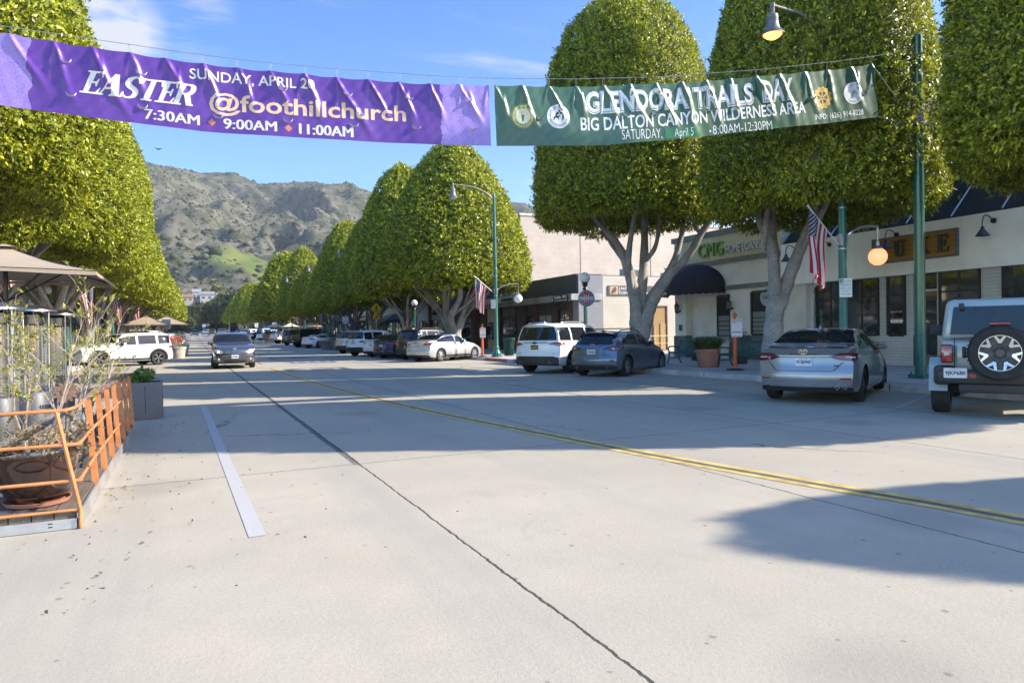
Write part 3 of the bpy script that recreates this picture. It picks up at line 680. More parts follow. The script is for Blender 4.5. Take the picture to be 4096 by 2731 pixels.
near_tree(15.6, 21.6, 5.6, 3.4, 8.55, 1, trunk_near(15.6, 21.6, st_a, .94), 'big dome clipped tree with wide spreading bare limbs above the white SUV and blue hatchback', 2.9, -.3, .25)
rr = [(15.5, 41.2, 4.3, 4.75, 9.3, 'broad round topped tree behind the centre lamp post with the white globe'),
      (15.5, 52.6, 4.3, 4.1, 10.4, 'tall clipped tree just left of the broad round topped one'),
      (15.5, 62.0, 4.0, 3.6, 8.4, 'lower clipped tree half hidden behind the third large crown'),
      (15.5, 73.5, 3.9, 3.9, 9.4, 'dark pointed clipped tree behind the white hatchback and planter'),
      (15.5, 83.5, 3.9, 3.2, 6.0, 'small clipped tree tucked between two taller dark crowns'),
      (15.5, 93.0, 3.8, 3.7, 7.0, 'short clipped tree with a bell lamp in front of its top'),
      (15.5, 104.0, 3.8, 3.9, 10.0, 'clipped tree showing only a bright top behind the bell lamp'),
      (15.5, 121.0, 3.6, 5.9, 11.2, 'very broad loaf shaped tree over the market umbrellas'),
      (15.5, 139.0, 3.8, 4.3, 8.2, 'dark clipped tree beyond the loaf shaped one'),
      (15.5, 152.0, 3.8, 4.0, 8.0, 'narrow dark clipped tree above the speed limit sign'),
      (15.5, 176.0, 3.8, 4.6, 9.0, 'clipped tree above the open box truck'),
      (15.5, 200.0, 3.8, 5.4, 10.6, 'yellow topped tree near the far end of the right hand row'),
      (15.5, 226.0, 3.8, 5.0, 9.2, 'second last tree of the right hand row'),
      (15.5, 250.0, 3.8, 5.0, 9.0, 'farthest tree of the right hand row beside the dark oaks')]
for i, (x, y, zc, R, H, lb) in enumerate(rr):
    ficus(x, y, zc, R, H, (CR_M[1 if y < 45 else 0] if y < 110 else CR_F[0]), TR[i % 3], lb, GR, 1.3*i)
ll = [(-5.9, 17.8, 4.6, 4.05, 9.6, 'nearest left hand clipped tree with the purple banner across it'),
      (-5.6, 27.0, 4.4, 4.0, 9.2, 'clipped tree above the large tan umbrella, second on the left'),
      (-5.6, 36.5, 4.5, 4.05, 9.6, 'third clipped tree on the left, above the flag and globe lamp'),
      (-5.5, 47.0, 4.4, 4.0, 9.0, 'left hand clipped tree behind the parked white SUV, fourth in its row'),
      (-5.5, 57.5, 4.4, 4.0, 9.0, 'left hand clipped tree over the far tan umbrellas, fifth in its row'),
      (-5.5, 68.5, 4.3, 4.0, 8.8, 'sixth tree of the left hand row'), (-5.5, 80.0, 4.3, 4.1, 8.8, 'seventh tree of the left hand row'),
      (-5.4, 92.0, 4.2, 4.1, 8.6, 'eighth tree of the left hand row'), (-5.3, 106.0, 4.0, 4.3, 8.6, 'ninth tree of the left hand row'),
      (-5.0, 124.0, 3.8, 4.5, 8.6, 'second last tree of the left hand row'), (-5.0, 145.0, 3.6, 4.5, 8.4, 'farthest tree of the left hand row above the tan awnings')]
for i, (x, y, zc, R, H, lb) in enumerate(ll):
    if y < 40: c, r0, h0 = CR_N[0], 4.0, 8.8
    elif y < 100: c, r0, h0 = CR_M[i % 2], 4.1, 8.9
    else: c, r0, h0 = CR_F[0], 4.1, 8.9
    ficus(x, y, zc, R, H, c, TR[(i+1) % 3], lb, GL, 2.4*i+.5, r0, h0)
# round oaks beyond the end of the street
OAK = leaf_mat('oak leaves', (.032, .045, .020), (.065, .082, .034), (.12, .13, .055), .15, .6)
OPROF = [(.3, .05), (.7, .0), (.95, .18), (1.0, .4), (.95, .6), (.8, .78), (.5, .94), (.02, 1.0)]
OKC = [crown_mesh('crown', 6, 9, 1500, .95, 31+k, OPROF, 6, .22, OAK) for k in range(3)]
OKT = trunk_mesh('trunk', 3.2, 5, 77, 5, 1.2, .4)
r = random.Random(3); k = 0
OL = ['dark oak beyond the stop sign', 'rounded oak left of the palms', 'low oak behind the far intersection', 'oak on the rise below the white house']
for (x, y, s_) in [(-14, 300, 1.2), (-5, 318, 1.0), (2, 300, .85), (9, 312, 1.2), (15, 300, 1.5), (22, 296, 1.7), (29, 305, 1.5), (36, 318, 1.6), (-22, 330, 1.4), (3, 345, 1.2), (13, 340, 1.5), (25, 345, 1.9), (40, 350, 2.0), (-10, 360, 1.5), (-28, 370, 1.8), (52, 330, 1.8), (6, 385, 1.4), (18, 395, 1.5), (32, 400, 1.7), (-2, 410, 1.3), (-18, 400, 1.4), (48, 390, 1.6), (-8, 440, 1.2), (12, 450, 1.3), (26, 455, 1.5)]:
    zb = gz(y)-.05 if y < 395 else max(gz(395), float(hill_h(np.array(math.degrees(math.atan2(x, y))), np.array(math.hypot(x, y)))))-1.5
    t = thing('oak_tree', 'dark green rounded oak standing beyond the far end of the street', 'tree', (x, y, zb), r.random()*6, 'oaks beyond the end of the street')
    c = obj('crown', OKC[k % 3], None, t); c.location = (0, 0, 1.6*s_); c.scale = (s_*.8, s_*.8, s_*.9); q = obj('trunk', OKT, None, t); q.scale = (s_, s_, s_*.8); k += 1
# two fan palms and the houses on the slope
def palm(px, py, dist, hgt, label):
    d = ray(px, py); q = math.hypot(d.x, d.y); x, y = d.x/q*dist, d.y/q*dist
    zt = CAM_H+d.z/q*dist; zg = float(hill_h(np.array(math.degrees(math.atan2(x, y))), np.array(dist)))-1
    t = thing('palm_tree', label, 'tree', (x, y, zg), 0, 'fan palms at the foot of the hill'); h = zt-zg
    mb = MB(); mb.tube([(0, 0, 0), (.1, 0, h*.5), (0, 0, h)], [.45, .35, .3], 8); obj('trunk', mb, mat('palm trunk', (.2, .165, .12), .9, var=.3), t)
    rg = np.random.default_rng(9); v, f = [], []
    for i in range(70):
        a = rg.random()*2*PI; e = rg.uniform(-1.2, 1.2); ln = rg.uniform(2.6, 3.6); dd = np.array([math.cos(a)*math.cos(e), math.sin(a)*math.cos(e), math.sin(e)])
        st = np.array([0, 0, h+.2]); mid = st+dd*ln*.55; n0 = len(v); w = np.array([-math.sin(a), math.cos(a), 0])
        v += [st, mid]; 
        for s_ in np.linspace(-1, 1, 7): v.append(mid+dd*ln*.5*(1-.3*abs(s_))+w*s_*ln*.42+np.array([0, 0, -.5*abs(s_)-.35]))
        for j in range(6): f.append((n0+1, n0+2+j, n0+3+j))
    me = rnd_mesh('crown', np.array(v), np.array(f), [leaf_mat('palm fronds', (.09, .10, .035), (.17, .17, .07), (.26, .23, .11), .15, .6)] if 'palm fronds' not in bpy.data.materials else [bpy.data.materials['palm fronds']], rg.random(len(v)))
    obj('crown', me, None, t)
palm(862, 1135, 430, 22, 'taller fan palm at the foot of the hill'); palm(885, 1165, 430, 16, 'shorter fan palm beside the taller one')
def hill_house(px, py, dist, w, d_, h, wallc, roofc, label, nwin=3):
    d = ray(px, py); q = math.hypot(d.x, d.y); x, y = d.x/q*dist, d.y/q*dist; zt = CAM_H+d.z/q*dist
    t = thing('hillside_house', label, 'house', (x, y, zt-h), rad(-2))
    mb = MB(); mb.box((0, d_/2, h/2-2), (w, d_, h+4)); obj('wall', mb, mat('house wall '+str(wallc), wallc, .9), t, smooth=False)
    mb = MB(); e = .5; mb.add([(-w/2-e, -e, h), (w/2+e, -e, h), (w/2+e, d_+e, h), (-w/2-e, d_+e, h), (-w/2-e, d_/2, h+d_*.28), (w/2+e, d_/2, h+d_*.28)], [(0, 1, 5, 4), (2, 3, 4, 5), (0, 4, 3), (1, 2, 5), (0, 3, 2, 1)])
    obj('roof', mb, mat('house roof '+str(roofc), roofc, .9), t, smooth=False)
    for i in range(nwin):
        mb = MB(); mb.box((-w/2+w*(i+.5)/nwin, -.02, h*.55), (w/nwin*.5, .08, h*.35)); obj('window', mb, mat('dark far window', (.05, .06, .08), .2), t, smooth=False)
hill_house(838, 1178, 520, 12, 9, 4.6, (.30, .30, .30), (.16, .16, .165), 'white two storey house with a grey roof on the slope', 3)
hill_house(785, 1168, 530, 5, 9, 7, (.32, .32, .32), (.2, .2, .2), 'pale gabled wing of the house on the slope', 2)
hill_house(742, 1188, 515, 9, 8, 3.6, (.26, .235, .20), (.2, .10, .07), 'low house with a red tiled roof on the slope', 3)
# ================================================================== BUILDINGS
FX = 21.4                                   # face of the shopfronts on the right
GLASS = mat('shop window glass', (.045, .05, .052), .03, var=.75, scale=.7, spec=1.0, coat=.8)
def frosted():
    m, nt, b = nodes_of('frosted film glass'); b.inputs['Base Color'].default_value = (.16, .18, .18, 1); b.inputs['Roughness'].default_value = .22; return m
FROST = frosted()
BLACKF = mat('black window frame', (.018, .018, .02), .45, var=.2)
WHITEW = stucco_mat('white painted stucco', (.82, .80, .76), .10)
CREAM = stucco_mat('cream stucco', (.66, .625, .54), .15)
CREAM2 = stucco_mat('pale yellow stucco', (.55, .50, .33), .12)
DKGREY = mat('dark grey plinth paint', (.12, .125, .14), .8, var=.2, scale=1.5)
GREYT = mat('grey green trim paint', (.16, .165, .155), .75, var=.2, scale=2)
WBRICK = brick_mat('white painted brick', (.58, .565, .53), (.52, .51, .48), (.36, .35, .33), bw=.42, bh=.105, gap=.012, bump=.6)
RBRICK = brick_mat('dark red brick', (.16, .085, .06), (.12, .065, .05), (.2, .18, .16), bw=.22, bh=.075, gap=.01)
DBRICK = brick_mat('brown brick', (.10, .068, .05), (.075, .05, .04), (.12, .1, .085), bw=.22, bh=.075, gap=.01)
BLOCKX = brick_mat('painted block wall', (.44, .37, .315), (.425, .36, .305), (.37, .31, .265), bw=.82, bh=.41, gap=.014, bump=.5, axis='X')
BLOCKC = brick_mat('cream block wall', (.50, .45, .37), (.49, .44, .36), (.41, .365, .30), bw=.42, bh=.205, gap=.012, bump=.5, axis='X')
BLOCKG = brick_mat('grey painted block wall', (.23, .235, .245), (.225, .23, .24), (.18, .185, .19), bw=.42, bh=.205, gap=.012, bump=.5, axis='X')
WOOD = None
def wood_mat(name, c1, c2, axis_scale, rough=.6):
    if name in MATS: return MATS[name]
    m, nt, b = nodes_of(name)
    t = _tex(nt, 'ShaderNodeTexNoise', 3.0, detail=8, rough=.65, mapscale=axis_scale)
    nt.links.new(mixrgb(nt, rampf(nt, t.outputs['Fac'], .3, .7), c1, c2), b.inputs['Base Color']); b.inputs['Roughness'].default_value = rough
    MATS[name] = m; return m
SIGNW = wood_mat('stained sign planks', (.36, .19, .035), (.24, .115, .02), (1, .6, 9))
DOORW = wood_mat('oak door', (.33, .17, .06), (.2, .10, .035), (6, 6, .5))
BLKM = mat('black metal', (.02, .02, .022), .4, var=.2)
STEEL = mat('galvanised steel', (.42, .43, .44), .42, .75, var=.18, scale=2.5)
def R_(mb, x0, x1, y0, y1, z0, z1, mi=0): return mb.box(((x0+x1)/2, (y0+y1)/2, (z0+z1)/2), (abs(x1-x0), abs(y1-y0), abs(z1-z0)), mi)
def window(par, x, y0, y1, z0, z1, ny, zs, glass=None, fm=None, out=-1, name='window', fw=.06, extra=None):
    """framed shop window on a wall x=const facing out*X, with its panes as one sub-part"""
    mb = MB(); a, b_ = sorted((y0, y1)); d = .07
    for k in range(ny+1):
        y = a+(b_-a)*k/ny; w = fw if k in (0, ny) else fw*.7
        R_(mb, x+out*.02, x+out*(d if k in (0, ny) else d-.01), y-w/2, y+w/2, z0, z1)
    for k, z in enumerate([z0]+list(zs)+[z1]): R_(mb, x+out*.021, x+out*(d-.004), a+.03, b_-.03, z-fw/2*(.7 if 0 < k <= len(zs) else 1), z+fw/2*(.7 if 0 < k <= len(zs) else 1))
    f = obj(name, mb, fm or BLACKF, par, smooth=False)
    g = MB(); R_(g, x+out*.012, x+out*.03, a, b_, z0, z1, 0); mats = [glass or GLASS]
    if extra: extra(g, mats, a, b_)
    obj('pane', g, mats, f, smooth=False); return f
def gooseneck(par, y, z):
    mb = MB(); mb.tube(cr([(FX-.3, y, z), (FX-.55, y, z+.12), (FX-.75, y, z+.12), (FX-.85, y, z-.05), (FX-.85, y, z-.28)], 5), .018, 6); mb.lathe([(.08, -.02), (.08, .02)], 10, 0, (0, 0, 0), mtx=T(FX-.32, y, z) @ Matrix.Rotation(PI/2, 4, 'Y'))
    a = obj('wall_lamp', mb, BLKM, par); mb = MB(); mb.lathe([(.045, .12), (.05, .05), (.09, .0), (.19, -.15), (.17, -.14), (.05, .02)], 16, 0, (FX-.85, y, z-.32), closed=False); obj('lamp_shade', mb, BLKM, a)
# --- serif capitals drawn as outlines in a unit box
SERIF = {'E': [(0,0),(.74,0),(.80,.30),(.73,.30),(.64,.08),(.36,.08),(.36,.46),(.50,.46),(.54,.34),(.60,.34),(.60,.68),(.54,.68),(.50,.55),(.36,.55),(.36,.92),(.62,.92),(.70,.72),(.77,.72),(.74,1),(0,1),(0,.93),(.12,.92),(.12,.08),(0,.07)],
 'A': [(0,0),(.30,0),(.30,.07),(.20,.08),(.26,.27),(.56,.27),(.61,.08),(.52,.07),(.52,0),(1,0),(1,.07),(.92,.08),(.62,1),(.42,1),(.12,.08),(0,.07)],
 'T': [(.24,0),(.72,0),(.72,.07),(.60,.08),(.60,.92),(.82,.92),(.90,.70),(.96,.70),(.96,1),(0,1),(0,.70),(.06,.70),(.14,.92),(.36,.92),(.36,.08),(.24,.07)],
 'R': [(0,0),(.48,0),(.48,.07),(.36,.08),(.36,.46),(.46,.46),(.70,0),(1.0,0),(1.0,.07),(.92,.08),(.70,.48),(.80,.55),(.86,.66),(.86,.82),(.78,.94),(.62,1),(0,1),(0,.93),(.12,.92),(.12,.08),(0,.07)],
 'L': [(0,0),(.70,0),(.76,.32),(.69,.32),(.60,.08),(.36,.08),(.36,.92),(.50,.93),(.50,1),(0,1),(0,.93),(.12,.92),(.12,.08),(0,.07)],
 'U': [(0,1),(0,.93),(.11,.92),(.11,.30),(.2,.08),(.42,0),(.64,.06),(.76,.26),(.76,.92),(.88,.93),(.88,1),(.52,1),(.52,.93),(.66,.92),(.66,.3),(.6,.14),(.48,.1),(.38,.16),(.35,.3),(.35,.92),(.48,.93),(.48,1)],
 'K': [(0,0),(.46,0),(.46,.07),(.36,.08),(.36,.38),(.44,.46),(.68,.08),(.6,.07),(.6,0),(1,0),(1,.07),(.93,.08),(.60,.58),(.82,.92),(.94,.93),(.94,1),(.58,1),(.58,.93),(.68,.92),(.36,.50),(.36,.92),(.46,.93),(.46,1),(0,1),(0,.93),(.12,.92),(.12,.08),(0,.07)],
 'S': [(.08,.28),(.08,0),(.14,0),(.18,.06),(.34,0),(.52,.0),(.70,.08),(.78,.24),(.74,.40),(.60,.52),(.38,.62),(.30,.72),(.34,.85),(.48,.92),(.60,.86),(.66,.70),(.72,.70),(.72,1),(.66,1),(.62,.95),(.48,1),(.28,.98),(.12,.88),(.06,.74),(.10,.58),(.24,.46),(.48,.36),(.55,.26),(.50,.12),(.36,.07),(.22,.14),(.15,.28)]}
HOLES = {'A': [(.30,.36),(.42,.74),(.53,.36)], 'R': [(.36,.54),(.36,.92),(.50,.92),(.60,.86),(.62,.72),(.58,.60),(.48,.54)]}
def serif_faces(ch):
    from mathutils.geometry import tessellate_polygon
    polys = [SERIF[ch]]+([HOLES[ch]] if ch in HOLES else [])
    pts = [p for q in polys for p in q]; tr = tessellate_polygon([[Vector((p[0], p[1], 0)) for p in q] for q in polys])
    fs = []
    for t in tr:
        a, b_, c = (pts[i] for i in t)
        fs.append(t if (b_[0]-a[0])*(c[1]-a[1])-(b_[1]-a[1])*(c[0]-a[0]) > 0 else t[::-1])
    return np.array([(p[0], p[1], 0) for p in pts]), fs, [len(q) for q in polys]
def serif_solid(mb, ch, mtx, d, mi=0):
    v, f, ks = serif_faces(ch); n = len(v); fs = [tuple(i for i in q)[::-1] for q in f]+[tuple(i+n for i in q) for q in f]; o = 0
    for k in ks:
        fs += [(o+i, o+(i+1) % k, o+(i+1) % k+n, o+i+n) for i in range(k)]; o += k
    mb.add(np.vstack([v, v+np.array([0, 0, d])]), fs, mi, mtx)
def wallM(y, z, out=0.0): return frame((FX-out, y, z), (0, -1, 0), (0, 0, 1))

# --- salon: white beam, black framed windows, plank sign
t = thing('storefront_building', 'white salon building with black framed windows, plank name sign and dark mesh canopy', 'building', (0, 0, 0))
mb = MB(); R_(mb, FX-.28, FX+.3, 2, 19.78, 3.24, 4.72); R_(mb, FX-.31, FX+.1, 2, 19.8, 3.12, 3.30); R_(mb, FX+1.9, 34, 2, 19.78, 4.3, 8.2); R_(mb, FX+.3, 34, 2, 19.9, 0, 4.3)
obj('wall', mb, WHITEW, t, smooth=False)
mb = MB(); R_(mb, FX+1.8, 34.05, 1.95, 19.85, 6.75, 6.98); R_(mb, FX+1.8, 34.05, 1.95, 19.85, 8.2, 8.4); obj('trim', mb, mat('pale green trim', (.30, .40, .36), .7), t, smooth=False)
mb = MB(); mb.add([(FX-.27, 2, 4.735), (FX-.27, 19.7, 4.735), (FX+1.78, 19.7, 6.75), (FX+1.78, 2, 6.75), (FX-.27, 2, 4.70), (FX-.27, 19.7, 4.70), (FX+1.78, 19.7, 6.71), (FX+1.78, 2, 6.71)], [(0, 3, 2, 1), (4, 5, 6, 7), (0, 1, 5, 4), (1, 2, 6, 5), (2, 3, 7, 6), (3, 0, 4, 7)])
cn = obj('canopy', mb, mat('dark shade mesh', (.03, .031, .031), .85, spec=.12, var=.3, scale=.8), t, smooth=False)
mb = MB()
for y in np.arange(3, 19.5, 1.45): mb.tube([(FX-.26, y, 4.78), (FX+1.76, y, 6.79)], .025, 6)
obj('canopy_frame', mb, STEEL, cn)
mb = MB()
for (a, b_) in ((18.8, 18.35), (15.76, 15.43), (14.80, 14.55), (12.44, 11.83), (9.6, 9.1), (13.76, 13.68)): obj('pier', R_(MB(), FX-.02, FX+.3, a, b_, .15, 3.24), WBRICK, t, smooth=False)
for (a, b_) in ((18.35, 14.55), (13.7, 2)): obj('base_wall', R_(MB(), FX-.05, FX+.3, a, b_, .15, 1.13), WBRICK, t, smooth=False)
window(t, FX, 15.78, 18.33, 1.15, 3.22, 4, [1.85, 2.5]); window(t, FX, 14.83, 15.42, 1.15, 3.22, 1, [2.5], fw=.09)
window(t, FX, 12.46, 13.66, 1.15, 3.22, 2, [2.5]); window(t, FX, 9.62, 11.81, 1.15, 3.22, 3, [1.85, 2.5]); window(t, FX, 6.0, 9.08, 1.15, 3.22, 4, [1.85, 2.5])
window(t, FX+.25, 13.78, 14.53, 2.66, 3.2, 1, [], name='transom_window')
mb = MB(); R_(mb, FX+.22, FX+.30, 13.80, 14.51, .18, 2.56)
dr = obj('door', mb, DOORW, t, smooth=False); mb = MB(); R_(mb, FX+.205, FX+.218, 13.93, 14.38, .5, 2.4); obj('pane', mb, GLASS, dr, smooth=False)
mb = MB(); mb.tube([(FX+.13, 14.43, 1.0), (FX+.13, 14.43, 1.5)], .014, 6); obj('handle', mb, BLKM, dr)
mb = MB(); R_(mb, FX-.37, FX-.285, 12.95, 15.70, 3.60, 4.34)
for k in range(1, 5): R_(mb, FX-.372, FX-.369, 12.96, 15.69, 3.60+.148*k-.005, 3.60+.148*k+.005, 1)
sg = obj('name_sign', mb, [SIGNW, BLKM], t, smooth=False)
mb = MB(); R_(mb, FX-.385, FX-.28, 12.90, 15.75, 4.34, 4.39); R_(mb, FX-.385, FX-.28, 12.90, 15.75, 3.55, 3.60); R_(mb, FX-.385, FX-.28, 12.90, 12.95, 3.6, 4.34); R_(mb, FX-.385, FX-.28, 15.70, 15.75, 3.6, 4.34); obj('sign_frame', mb, DKGREY, sg, smooth=False)
mb = MB()
for ch, y in zip('LUKE', (15.63, 14.95, 14.22, 13.52)): serif_solid(mb, ch, wallM(y, 3.70, .40) @ Matrix.Diagonal((.50, .55, 1, 1)), .05)
obj('lettering', mb, mat('dark bronze letters', (.035, .04, .035), .5), sg, smooth=False)
for y in (19.0, 17.5, 14.9, 11.9, 8.9): gooseneck(t, y, 4.45)
mb = MB(); mb.tube(cr([(FX-.06, 18.0, 3.1), (FX-.08, 18.25, 3.08), (FX-.1, 18.42, 2.95), (FX-.1, 18.46, 2.7), (FX-.1, 18.46, 1.5), (FX-.1, 18.46, .2)], 4), .055, 8); mb.lathe([(.06, -.2), (.06, 0), (.13, .16), (.13, .2)], 4, 0, (FX-.1, 18.46, 2.5)); obj('downspout', mb, mat('white gutter paint', (.55, .55, .53), .6), t)
mb = MB(); put_text(mb, 'luke', .2, wallM(15.12, 1.55, .035), 0, fit=(.38, .1)); put_text(mb, 'BEAUTY BY', .1, wallM(15.12, 1.9, .035), 0, fit=(.4, .05)); obj('window_lettering', mb, WHITEW, t, smooth=False)
tag(obj('planter_box', MB().rbox((20.9, 16.0, .55), (.35, .6, .8), .02).merge(MB().sphere((20.9, 16.0, 1.0), .16, 8, 1)), [wood_mat('cedar planter', (.3, .18, .08), (.2, .11, .05), (4, 4, .6)), mat('succulent green', (.1, .14, .06), .7)]), 'wooden planter box with a succulent under the salon window', 'planter')

# --- loan office
mb = MB(); R_(mb, FX-.04, FX+.3, 19.9, 18.8, .15, 3.24); obj('wall', mb, stucco_mat('cream stucco', (.52, .49, .41)), t, smooth=False)
t = thing('office_building', 'cream office building with green and white sign letters, grey bands and black dome awning', 'building', (0, 0, 0))
Y0, Y1 = 26.65, 19.98
mb = MB(); R_(mb, FX, FX+.4, Y0, Y1, 3.0, 5.62); R_(mb, FX, FX+.4, Y0, 25.87, 1.18, 3.0); R_(mb, FX, FX+.4, 22.9, 21.63, 1.18, 3.0); R_(mb, FX+.02, FX+.4, 20.15, Y1, 1.18, 3.0)
R_(mb, FX+.4, 36, Y0, Y1, 0.0, 5.6); R_(mb, FX+.02, FX+.4, 21.63, 20.15, 1.12, 1.18); R_(mb, FX+.02, FX+.4, 21.63, 20.15, 2.98, 3.0)
obj('wall', mb, CREAM, t, smooth=False)
mb = MB(); R_(mb, FX-.03, FX-.005, Y0-.55, Y1, 4.56, 5.56); obj('sign_band', mb, CREAM2, t, smooth=False)
mb = MB(); R_(mb, FX-.10, FX+.45, Y0+.1, Y1-.02, 5.62, 5.86); R_(mb, FX-.08, 36.05, Y0+.02, Y0+.1, 5.62, 5.84); R_(mb, FX-.09, FX+.2, Y0+.09, Y1, 4.34, 4.53); R_(mb, FX-.07, FX+.2, 23.15, Y1, 3.16, 3.36); obj('cornice', mb, GREYT, t, smooth=False)
for (a, b_) in ((Y0+.05, 25.85), (22.92, Y1)): obj('plinth', R_(MB(), FX-.05, FX+.39, a, b_, .12, 1.17), DKGREY, t, smooth=False)
def bands(g, mats, a, b_):
    mats.append(mat('clear glass strip', (.03, .033, .035), .08)); 
    for z in (1.36, 1.54, 1.72, 1.9): R_(g, FX-.031, FX-.0305, a+.04, b_-.04, z-.02, z+.02, 1)
    R_(g, FX-.031, FX-.0305, a+.04, b_-.04, 2.15, 2.96, 1)
def bands_in(g, mats, a, b_):
    mats.append(mat('clear glass strip', (.03, .033, .035), .08))
    for z in (1.4, 1.6, 1.8): R_(g, FX+.329, FX+.3295, a+.04, b_-.04, z-.02, z+.02, 1)
    R_(g, FX+.329, FX+.3295, a+.04, b_-.04, 2.05, 2.9, 1)
window(t, FX, 20.17, 21.61, 1.20, 2.98, 1, [], FROST, extra=bands, fw=.09)
mb = MB(); R_(mb, FX+.38, FX+.42, 25.9, 22.9, .15, 3.1); obj('entry_wall', mb, CREAM, t, smooth=False)
window(t, FX+.36, 23.25, 24.05, 1.15, 2.95, 1, [], FROST, extra=bands_in)
mb = MB(); R_(mb, FX+.3, FX+.375, 22.93, 23.2, .15, 2.75); dr = obj('door', mb, BLKM, t, smooth=False); mb = MB(); R_(mb, FX+.29, FX+.299, 22.97, 23.16, 1.5, 1.95); obj('notice', mb, mat('paper', (.6, .6, .58), .8), dr, smooth=False)
mb = MB(); mb.lathe([(.0, 0), (.36, 0), (.36, .02), (0, .02)], 24, 0, mtx=wallM(20.75, 2.72, .035)); put_text(mb, 'CMG', .25, wallM(20.75, 2.66, .062), 1, fit=(.42, .14), bold=.01); obj('round_decal', mb, [mat('grey decal', (.32, .34, .36), .6), mat('navy print', (.02, .05, .15), .6)], t, smooth=False)
# dome awning: quarter ellipsoid over the entrance
mb = MB(); yc, ry, rx, rz_, z0 = 25.1, 1.95, 1.25, 1.15, 3.30
def dome(u, v):
    a = PI*u; e = PI/2*v; rr = math.cos(e)*(1+.012*math.cos(a*18)); return (FX-.02-rx*math.sin(a)*rr, yc+ry*math.cos(a)*rr, z0+rz_*math.sin(e))
mb.grid(dome, 49, 12)
def val(u, v):
    a = PI*u; return (FX-.02-rx*1.012*math.sin(a), yc+ry*1.012*math.cos(a), z0-v*(.24+.035*abs(math.sin(u*PI*17))))
mb.grid(val, 137, 3)
aw = obj('dome_awning', mb, mat('black awning canvas', (.014, .014, .017), .8, var=.3, scale=1.2), t, angle=60)
mb = MB(); v, f = text2d('ales Team', .3, bold=.004); v = v.copy(); w = np.ptp(v[:, 0]); v[:, 0] = (v[:, 0]-v[:, 0].min())/w*1.15; v[:, 1] *= .17/.22
vv = []
for x, y, _ in v:
    u = .11+x*.295/1.15; a = PI*u; vv.append((FX-.02-rx*1.03*math.sin(a), yc+ry*1.03*math.cos(a), z0-.20+y))
mb.add(vv, f); obj('lettering', mb, mat('white print', (.75, .75, .73), .6), aw, smooth=False)
for y in (26.25, 22.75):
    mb = MB(); mb.lathe([(.05, -.02), (.05, .02)], 10, 0, mtx=T(FX-.02, y, 2.35) @ Matrix.Rotation(PI/2, 4, 'Y')); mb.tube(cr([(FX-.02, y, 2.35), (FX-.16, y, 2.25), (FX-.22, y, 2.32)], 4), .015, 6)
    mb.lathe([(.03, -.26), (.05, -.22), (.09, -.2), (.10, -.17)], 10, 0, (FX-.22, y, 2.5)); mb.lathe([(.13, .10), (.10, .15), (.04, .21), (.02, .26), (.035, .29), (.005, .34)], 10, 0, (FX-.22, y, 2.5))
    for k in range(6):
        a = k*PI/3; mb.tube([(FX-.22+.095*math.cos(a), y+.095*math.sin(a), 2.33), (FX-.22+.125*math.cos(a), y+.125*math.sin(a), 2.6)], .008, 4)
    ln = obj('wall_lantern', mb, BLKM, t); mb = MB(); mb.lathe([(.08, -.17), (.115, .09)], 10, 0, (FX-.22, y, 2.5)); obj('lantern_glass', mb, mat('lantern glass', (.16, .16, .15), .15), ln)
mb = MB(); put_text(mb, 'CMG', 1, wallM(23.99, 4.72, .05), 0, depth=.10, fit=(1.62, .62)); obj('lettering', mb, mat('leaf green letters', (.13, .30, .035), .45), t, smooth=False)
mb = MB(); put_text(mb, 'HOME LOANS', 1, wallM(22.02, 4.76, .05), 0, depth=.08, fit=(2.02, .36)); obj('lettering', mb, mat('brushed white letters', (.55, .55, .56), .35, .2), t, smooth=False)
mb = MB(); mb.rbox((FX-.02, 25.98+.25, 1.55), (.04, .22, .3), .01); obj('plaque', mb, mat('bronze plaque', (.09, .085, .07), .5, .4), t)

# --- low block building whose side wall faces the gap
t = thing('block_building', 'low grey and cream block building with a dark fascia beside the driveway', 'building', (0, 0, 0))
mb = MB(); R_(mb, FX+1.8, 30.5, 35.8, 46, 0, 4.88); obj('wall', mb, BLOCKC, t, smooth=False)
mb = MB(); R_(mb, FX+.05, FX+1.8, 35.79, 36.5, 0, 4.9); obj('wall', mb, BLOCKG, t, smooth=False)['label'] = 'end of the side wall painted grey'
mb = MB(); R_(mb, FX-.04, FX+1.75, 35.85, 43.9, 3.78, 4.98); R_(mb, FX-.02, 30.45, 35.9, 45.9, 4.88, 4.94); fa = obj('fascia', mb, mat('charcoal fascia', (.055, .055, .06), .7, var=.15), t, smooth=False)
mb = MB(); R_(mb, FX-.5, FX+1.7, 35.7, 43.9, 3.38, 3.76); R_(mb, FX-.56, FX-.5, 35.68, 43.9, 3.55, 3.60); obj('canopy_band', mb, mat('weathered grey canopy', (.30, .30, .30), .8, var=.2, scale=1.4), fa, smooth=False)
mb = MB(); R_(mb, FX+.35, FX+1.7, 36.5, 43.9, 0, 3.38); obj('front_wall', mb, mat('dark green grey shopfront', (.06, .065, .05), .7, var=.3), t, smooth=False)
mb = MB()
for a in (36.6, 38.9, 41.6, 43.4): obj('pier', R_(MB(), FX+.1, FX+.4, a, a+.5, .1, 3.38), DBRICK, t, smooth=False)
window(t, FX+.34, 39.5, 41.5, .9, 2.6, 2, [], mat('bright papered glass', (.35, .36, .34), .15)); window(t, FX+.34, 42.2, 43.35, .9, 2.6, 1, []); window(t, FX+.34, 37.2, 38.8, .3, 2.9, 2, [2.2])
mb = MB(); put_text(mb, 'Design-driven', .2, wallM(41.1, 2.1, -.26), 0, fit=(.8, .16)); put_text(mb, 'Italian', .2, wallM(41.25, 1.75, -.26), 0, fit=(.4, .16)); obj('window_lettering', mb, BLKM, t, smooth=False)
